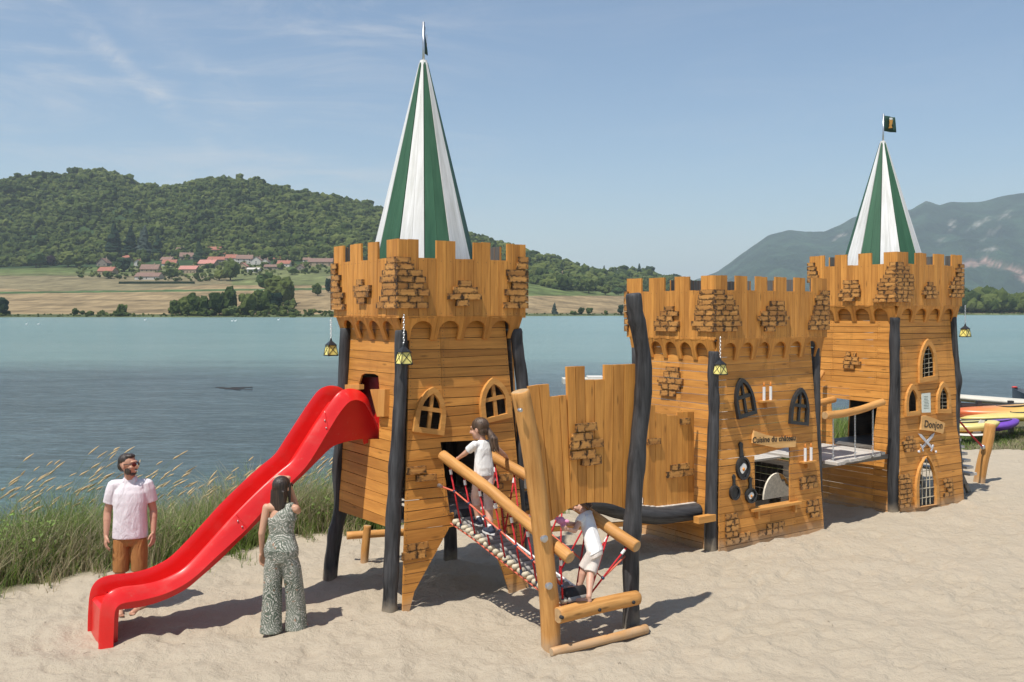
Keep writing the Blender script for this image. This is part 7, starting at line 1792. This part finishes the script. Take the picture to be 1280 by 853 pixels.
H_ = (.26 + .80 * inb ** .8) * rg.uniform(.55, 1.15, n) * (1 + .5 * vnoise(X * .8, Y * .8, 210)); H_ = H_ * np.interp(r, [-8, 2, 6, 13], [1, 1, .8, .75])
blades('tall_grass', X, Y, Z - .02, H_, rg.uniform(.0035, .0075, n), H_ * rg.uniform(.1, 1.05, n), rg.normal(.4, 1.8, n), gcol(n, rg, .34, X, Y), 302)
# dead straw lying criss-cross through it
n = 20000; r = rg.uniform(-8.5, 8, n); l = rg.uniform(4.0, 6.6, n); k = l > bank_edge(r) + .1; r, l = r[k], l[k]; X, Y = toXY(r, l); n = len(X); H_ = rg.uniform(.5, 1.05, n)
blades('dry_stalks', X, Y, sand_h(X, Y), H_, rg.uniform(.002, .004, n), H_ * rg.uniform(.2, 1.1, n), rg.normal(.3, 1.5, n), np.array([.55, .47, .32]) * rg.uniform(.6, 1.1, (n, 1)), 303)
# broad-leaved weeds: small leaf-shaped faces
n = 46000; r = rg.uniform(-8.5, 9, n); l = rg.uniform(3.9, 6.8, n); X, Y = toXY(r, l); k = (vnoise(X * 1.1, Y * 1.1, 220) > -.06) & (l > bank_edge(r) + .15); X, Y = X[k], Y[k]; n = len(X)
Zt = sand_h(X, Y) + rg.uniform(.05, .75, n) * (.8 + .8 * vnoise(X * 2, Y * 2, 221)); a = rg.uniform(0, 6.28, n); tl = rg.uniform(-.5, .7, n); L_ = rg.uniform(.035, .09, n); wv = L_ * .30
dx, dy = np.cos(a), np.sin(a); P0 = np.stack([X, Y, Zt], -1); P1_ = P0 + np.stack([dx * L_ * .5 - dy * wv, dy * L_ * .5 + dx * wv, L_ * tl * .6], -1); P2_ = P0 + np.stack([dx * L_, dy * L_, L_ * tl], -1); P3_ = P0 + np.stack([dx * L_ * .5 + dy * wv, dy * L_ * .5 - dx * wv, L_ * tl * .6], -1)
VV = np.stack([P0, P1_, P2_, P3_], 1).reshape(-1, 3); FF_ = np.arange(n)[:, None] * 4 + np.array([0, 1, 2, 3])
np_mesh('leafy_weeds', VV, FF_, M['blade'], None, False, 'stuff', attr=np.repeat(np.array([.22, .34, .08]) * rg.uniform(.5, 1.5, (n, 1)), 4, axis=0))
n = 2600; r = rg.uniform(-8.5, 12, n); l = bank_edge(r) - np.abs(rg.normal(0, .22, n)); cx = np.round(r * 1.7 + rg.normal(0, .12, n)) / 1.7; r = cx + rg.normal(0, .05, n); X, Y = toXY(r, l); H_ = rg.uniform(.06, .28, n)
blades('stray_tufts', X, Y, sand_h(X, Y) - .01, H_, rg.uniform(.003, .006, n), H_ * rg.uniform(.2, 1.0, n), rg.uniform(0, 6.28, n), gcol(n, rg, .4, X, Y), 309, segs=3)
# flowering stems with straw-coloured plumes bent by the wind
g = G(); rnd = random.Random(9); VP = []; 
def plume_field(n, rlo, rhi, llo, lhi, hlo, hhi, g, gp):
    for _ in range(n):
        r = rnd.uniform(rlo, rhi); l = rnd.uniform(llo, lhi); x, y = toXY(r, l); z = float(sand_h(np.array(x), np.array(y))); h = rnd.uniform(hlo, hhi); ln = rnd.uniform(.18, .55) * h; a = rnd.gauss(.35, .35); d = Vector((math.cos(a), math.sin(a) * .6, 0))
        P = [Vector((x, y, z)) + d * (ln * t_ ** 2.4) + ZH * (h * (t_ - .12 * t_ ** 3)) for t_ in (0, .3, .55, .75, .9)]
        g.add(*tube_vf(P, [.0030, .0026, .0022, .0018, .0014], 3, False)[:2])
        T_ = (P[-1] - P[-2]).normalized(); pl = rnd.uniform(.10, .20); e = P[-1] + (T_ + d * .5).normalized() * pl
        gp.add(*tube_vf([P[-1], P[-1].lerp(e, .3), P[-1].lerp(e, .65), e], [.003, rnd.uniform(.009, .016), rnd.uniform(.007, .012), .0015], 5, False)[:2])
gp = G()
plume_field(170, -5.2, -1.4, 4.7, 6.5, 1.30, 1.95, g, gp); plume_field(150, -1.6, 2.4, 4.5, 6.6, 1.0, 1.60, g, gp); plume_field(60, -8, -3.0, 4.3, 6.3, .9, 1.35, g, gp); plume_field(70, 2.2, 10.5, 4.6, 6.4, .7, 1.2, g, gp)
M['stem'] = plain('green_stem', (.13, .17, .05), .8); M['plume'] = plain('straw_plume', (.52, .38, .20), .9, vary=.25, sc=3)
o = mk('grass_stems', g.v, g.f, M['stem'], kind='stuff'); o = mk('grass_plumes', gp.v, gp.f, M['plume'], kind='stuff')
# bushy reeds seen through the keep
n = 14000; r = rg.uniform(9.5, 15, n); l = rg.uniform(4.2, 7.2, n); X, Y = toXY(r, l); H_ = rg.uniform(.4, 1.25, n)
blades('bank_reeds', X, Y, sand_h(X, Y), H_, rg.uniform(.005, .011, n), H_ * rg.uniform(.1, .6, n), rg.normal(.4, 1.4, n), gcol(n, rg, .35, X, Y), 306)
# short dry turf at the right
n = 60000; r = rg.uniform(12.5, 23, n); l = rg.uniform(1.6, 9.5, n); k = l > bank_edge(r) + rg.uniform(-.1, .2, n); r, l = r[k], l[k]; X, Y = toXY(r, l); n = len(X); H_ = rg.uniform(.03, .13, n)
blades('dry_turf', X, Y, sand_h(X, Y), H_, rg.uniform(.004, .009, n), H_ * rg.uniform(.2, .9, n), rg.uniform(0, 6.28, n), gcol(n, rg, .55, X, Y), 307, segs=2)
# a few sprigs and twigs on the sand
g = G()
for _ in range(60):
    x, y = rnd.uniform(-5, 7), rnd.uniform(8.8, 17); z = float(sand_h(np.array(x), np.array(y))) + .004; a = rnd.uniform(0, 6.28); L_ = rnd.uniform(.02, .07); d = Vector((math.cos(a), math.sin(a), 0)); g.add(*tube_vf([Vector((x, y, z)), Vector((x, y, z)) + d * L_ * .5 + ZH * .008, Vector((x, y, z + .002)) + d * L_], .0022, 4)[:2])
mk('twigs', g.v, g.f, M['trunk'], kind='stuff')

# ------------------------------------------------------------------ boats and boards on the right
M['k_yel'] = plain('yellow_plastic_hull', (.62, .50, .16), .35, vary=.08); M['k_purple'] = plain('purple_plastic_hull', (.15, .06, .38), .35); M['k_blue'] = plain('blue_plastic_hull', (.04, .18, .50), .35); M['k_green'] = plain('green_plastic_hull', (.07, .22, .04), .4)
M['k_white'] = plain('white_board', (.66, .62, .55), .5, vary=.06); M['k_cream'] = plain('cream_board', (.58, .54, .45), .6, vary=.1, sc=3)
m, nt, p = mat('orange_yellow_hull'); b = NB(nt); s_ = b.sepx(b.coord())
n_ = b.noise(b.map(b.coord(), (.6, 7, 7)), 1, 3, .5); c_ = b.mix(b.mr(b.m('ADD', s_[0], b.m('MULTIPLY', n_, 1.3)), -.9, 1.0), (.60, .10, .035), (.62, .42, .12)); b.set(p.inputs['Base Color'], c_); p.inputs['Roughness'].default_value = .35; M['k_orange'] = m
m, nt, p = mat('yellow_orange_hull'); b = NB(nt); s_ = b.sepx(b.coord()); c_ = b.mix(b.mr(s_[2], -.10, .02), (.58, .30, .05), (.64, .54, .20)); b.set(p.inputs['Base Color'], c_); p.inputs['Roughness'].default_value = .35; M['k_yo'] = m
def hull(name, label, cat, a, b_, w, h, m, rocker=.08, group=None, rim=None, n=18, sec=14, cockpit=None, blunt=.55, kind='kayak'):
    a, b_ = Vector(a), Vector(b_); L_ = (b_ - a).length; X = (b_ - a).normalized(); Yv = ZH.cross(X).normalized(); t = thing(name, label, cat, (a + b_) / 2, group); v = []; f = []
    Mx = frame_of((a + b_) / 2, X, ZH)
    for i_ in range(n + 1):
        u = i_ / n; s_ = max(.03, (math.sin(math.pi * min(1, max(0, u))) ** blunt)); c = a + X * (L_ * u) + ZH * (rocker * (2 * u - 1) ** 2)
        for k in range(sec):
            q = 2 * math.pi * k / sec; v.append(c + Yv * (w / 2 * s_ * math.cos(q)) + ZH * (h / 2 * s_ ** .6 * math.sin(q) * (1 if math.sin(q) < 0 else .7)))
    for i_ in range(n):
        for k in range(sec): k2 = (k + 1) % sec; f.append((i_ * sec + k, i_ * sec + k2, (i_ + 1) * sec + k2, (i_ + 1) * sec + k))
    f += [tuple(reversed(range(sec))), tuple(range(n * sec, (n + 1) * sec))]
    mk('hull', v, f, m, t, Mx, None, True)
    if cockpit:
        for u in cockpit:
            c = a + X * (L_ * u) + ZH * (h * .33); g = G()
            pts = [c + X * (.42 * math.cos(q)) + Yv * (w * .30 * math.sin(q)) for q in np.linspace(0, 2 * math.pi, 19)]
            v, f, _ = tube_vf(pts, .018, 6, False); mk('cockpit_rim', v, f, M['black'], t, None, None, True)
            v = [p - ZH * .004 for p in pts[:-1]]; mk('seat_well', v, [tuple(range(18))], M['rubber'], t)
    return t
KY = 26.0
hull('paddle_board', 'long cream board lying on top of the boat rack at the right edge', 'board', atY(1170, 495, 27.6), atY(1400, 512, 26.8), .95, .26, M['k_cream'], .02, blunt=.25)
hull('kayak', 'orange and yellow kayak on the rack below the long cream board', 'kayak', atY(1190, 519, 26.2), atY(1345, 510, 25.7), 1.0, .52, M['k_orange'], .10, 'kayaks stacked by the water', cockpit=(.5,))
hull('kayak', 'pale yellow kayak just under the orange and yellow one', 'kayak', atY(1200, 524, 25.6), atY(1370, 514, 25.2), .8, .30, M['k_yel'], .02, 'kayaks stacked by the water', cockpit=(.5,))
hull('paddle_board', 'white and blue board lying flat between the yellow kayak and the purple kayak', 'board', atY(1196, 526.5, 25.9), atY(1281, 525, 25.5), .7, .10, M['k_white'], .02, blunt=.3)
hull('kayak', 'blue kayak mostly hidden between the yellow and purple ones', 'kayak', atY(1205, 530, 26.0), atY(1260, 529, 25.8), .7, .22, M['k_blue'], .03, 'kayaks stacked by the water', cockpit=(.5,))
hull('kayak', 'green kayak whose tip shows left of the blue one', 'kayak', atY(1196, 531, 25.8), atY(1226, 530, 25.8), .55, .18, M['k_green'], .03, 'kayaks stacked by the water', cockpit=(.5,))
hull('kayak', 'purple kayak lying low beside the leaning post', 'kayak', atY(1212, 533, 25.0), atY(1274, 529, 24.9), .85, .34, M['k_purple'], .07, 'kayaks stacked by the water', cockpit=(.5,))
t = hull('kayak', 'yellow and orange kayak lowest of the stack, its tip ending at the leaning post', 'kayak', atY(1172, 534, 24.6), atY(1250, 531, 24.2), .9, .36, M['k_yo'], .05, 'kayaks stacked by the water', cockpit=(.5,))
t = hull('paddle_board', 'white board with an upright fin on the turf under the yellow kayak', 'board', atY(1190, 543, 24.2), atY(1232, 543.5, 24.0), .55, .07, M['k_white'], .01, blunt=.3)
fc = atY(1216, 541, 24.05); v = [fc, fc + Vector((.20, 0, .0)), fc + Vector((.30, 0, .30)), fc + Vector((.20, 0, .32)), fc + Vector((.08, 0, .14))]; v += [p + Vector((0, .03, 0)) for p in v]
mk('fin', v, [(0, 1, 2, 3, 4), (9, 8, 7, 6, 5)] + [(i_, 5 + i_, 5 + (i_ + 1) % 5, (i_ + 1) % 5) for i_ in range(5)], M['k_white'], t)
t = thing('boat_rack', 'low dark timber rack carrying the stacked boards and kayaks', 'rack', atY(1230, 540, 26.5))
for x in (1196, 1222, 1262, 1310):
    p0 = atY(x, 545, 26.3); v, f = box_vf(p0 - ZH * .4, Vector((.12, 0, 0)), Vector((0, .12, 0)), ZH * 1.35); mk('rack_post', v, f, M['char'], t)
v, f = bar_vf(atY(1190, 506, 26.4), atY(1330, 511, 26.4), .1, .12); mk('rack_beam', v, f, M['char'], t)
# rowing boat on the water
c0, c1 = atY(1265.5, 484, 46), atY(1345, 497, 43); c0.z = max(c0.z, WATER_Z + .35); 
t = thing('rowing_boat', 'grey rowing boat with a red bow tip, afloat at the right edge', 'boat', (c0 + c1) / 2)
X = Vector((c1.x - c0.x, c1.y - c0.y, 0)).normalized(); L_ = (c1 - c0).length; Yv = ZH.cross(X); v = []; f = []; n = 12
for i_ in range(n + 1):
    u = i_ / n; w = .62 * min(1, (u * 2.2) ** .6 + .02); top = .62 - .30 * min(1, u * 2.2) + .05 * u; cc = Vector((c0.x, c0.y, 0)) + X * (L_ * u)
    for a, z in ((-w, top), (-w * .8, .15), (-w * .3, -.15), (w * .3, -.15), (w * .8, .15), (w, top), (w * .9, top), (w * .6, .12), (-w * .6, .12), (-w * .9, top)): v.append(cc + Yv * a + ZH * (z + WATER_Z))
for i_ in range(n):
    for k in range(10): k2 = (k + 1) % 10; f.append((i_ * 10 + k, i_ * 10 + k2, (i_ + 1) * 10 + k2, (i_ + 1) * 10 + k))
f.append(tuple(range(n * 10, n * 10 + 10)))
mk('hull', v, f, plain('grey_boat_paint', (.10, .12, .14), .5), t); v, f = sphere_vf(Vector((c0.x, c0.y, WATER_Z + .62)) + X * .12, .10, 8, 6, (1.5, .8, .5)); mk('bow_cap', v, f, plain('red_boat_paint', (.55, .05, .04), .5), t, None, None, True)
# floating jetty between the towers, and a driftwood mat
pa, pb = atY(704, 470, 56), atY(800, 470, 56); t = thing('floating_jetty', 'long white floating jetty on the lake behind the plank screen', 'jetty', (pa + pb) / 2)
g = G(); v, f = box_vf((pa.x, 56, WATER_Z - .1), (pb.x - pa.x + 1.2, 0, 0), (0, 1.6, 0), (0, 0, .38)); mk('float', v, f, M['k_cream'], t)
for k in range(4): v, f = box_vf((pa.x + .35 + 1.1 * k, 56.1, WATER_Z + .28), (.9, 0, 0), (0, 1.3, 0), (0, 0, .12)); mk('deck_panel', v, f, M['k_white'], t)
t = thing('driftwood', 'flat dark driftwood patch floating left of the slide top', 'driftwood', atY(290, 486, 52))
for k in range(16):
    yq = rnd.uniform(484.3, 488); p = atY(rnd.uniform(268, 306), yq, 1210 * (CAM_H - WATER_Z) / (yq - 388)); p.z = WATER_Z + .0; v, f, _ = tube_vf([p, p + Vector((rnd.uniform(.3, .8), rnd.uniform(-.3, .3), .01))], .035, 5); mk('branch', v, f, M['rubber'], t)
# swans far out
for x, y, lab in ((33, 406, 'left swan of the pair far out by the left shore'), (48, 406, 'right swan of the pair far out by the left shore'), (181, 401, 'single distant white bird left of the hedgerow reflection'), (290, 402, 'left white bird of the pair in front of the hedgerow'), (294, 402, 'right white bird of the pair in front of the hedgerow'), (348, 400.5, 'white bird near the shore under the diagonal tree row')):
    Ys = 1210 * (CAM_H - WATER_Z) / (y - 388); c = Vector(((x - 640) / 1210 * Ys, Ys, WATER_Z)); s_ = Ys / 1210 * 2.6; t = thing('swan', lab, 'swan', c, 'swans on the lake')
    v, f = sphere_vf(c + ZH * s_ * .22, s_ * .5, 10, 6, (1, .5, .5)); mk('body', v, f, M['whiteplastic'], t, None, None, True)
    v, f, _ = tube_vf([c + Vector((s_ * .4, 0, s_ * .25)), c + Vector((s_ * .6, 0, s_ * .5)), c + Vector((s_ * .55, 0, s_ * .85)), c + Vector((s_ * .75, 0, s_ * .85))], s_ * .09, 6); mk('neck', v, f, M['whiteplastic'], t, None, None, True)
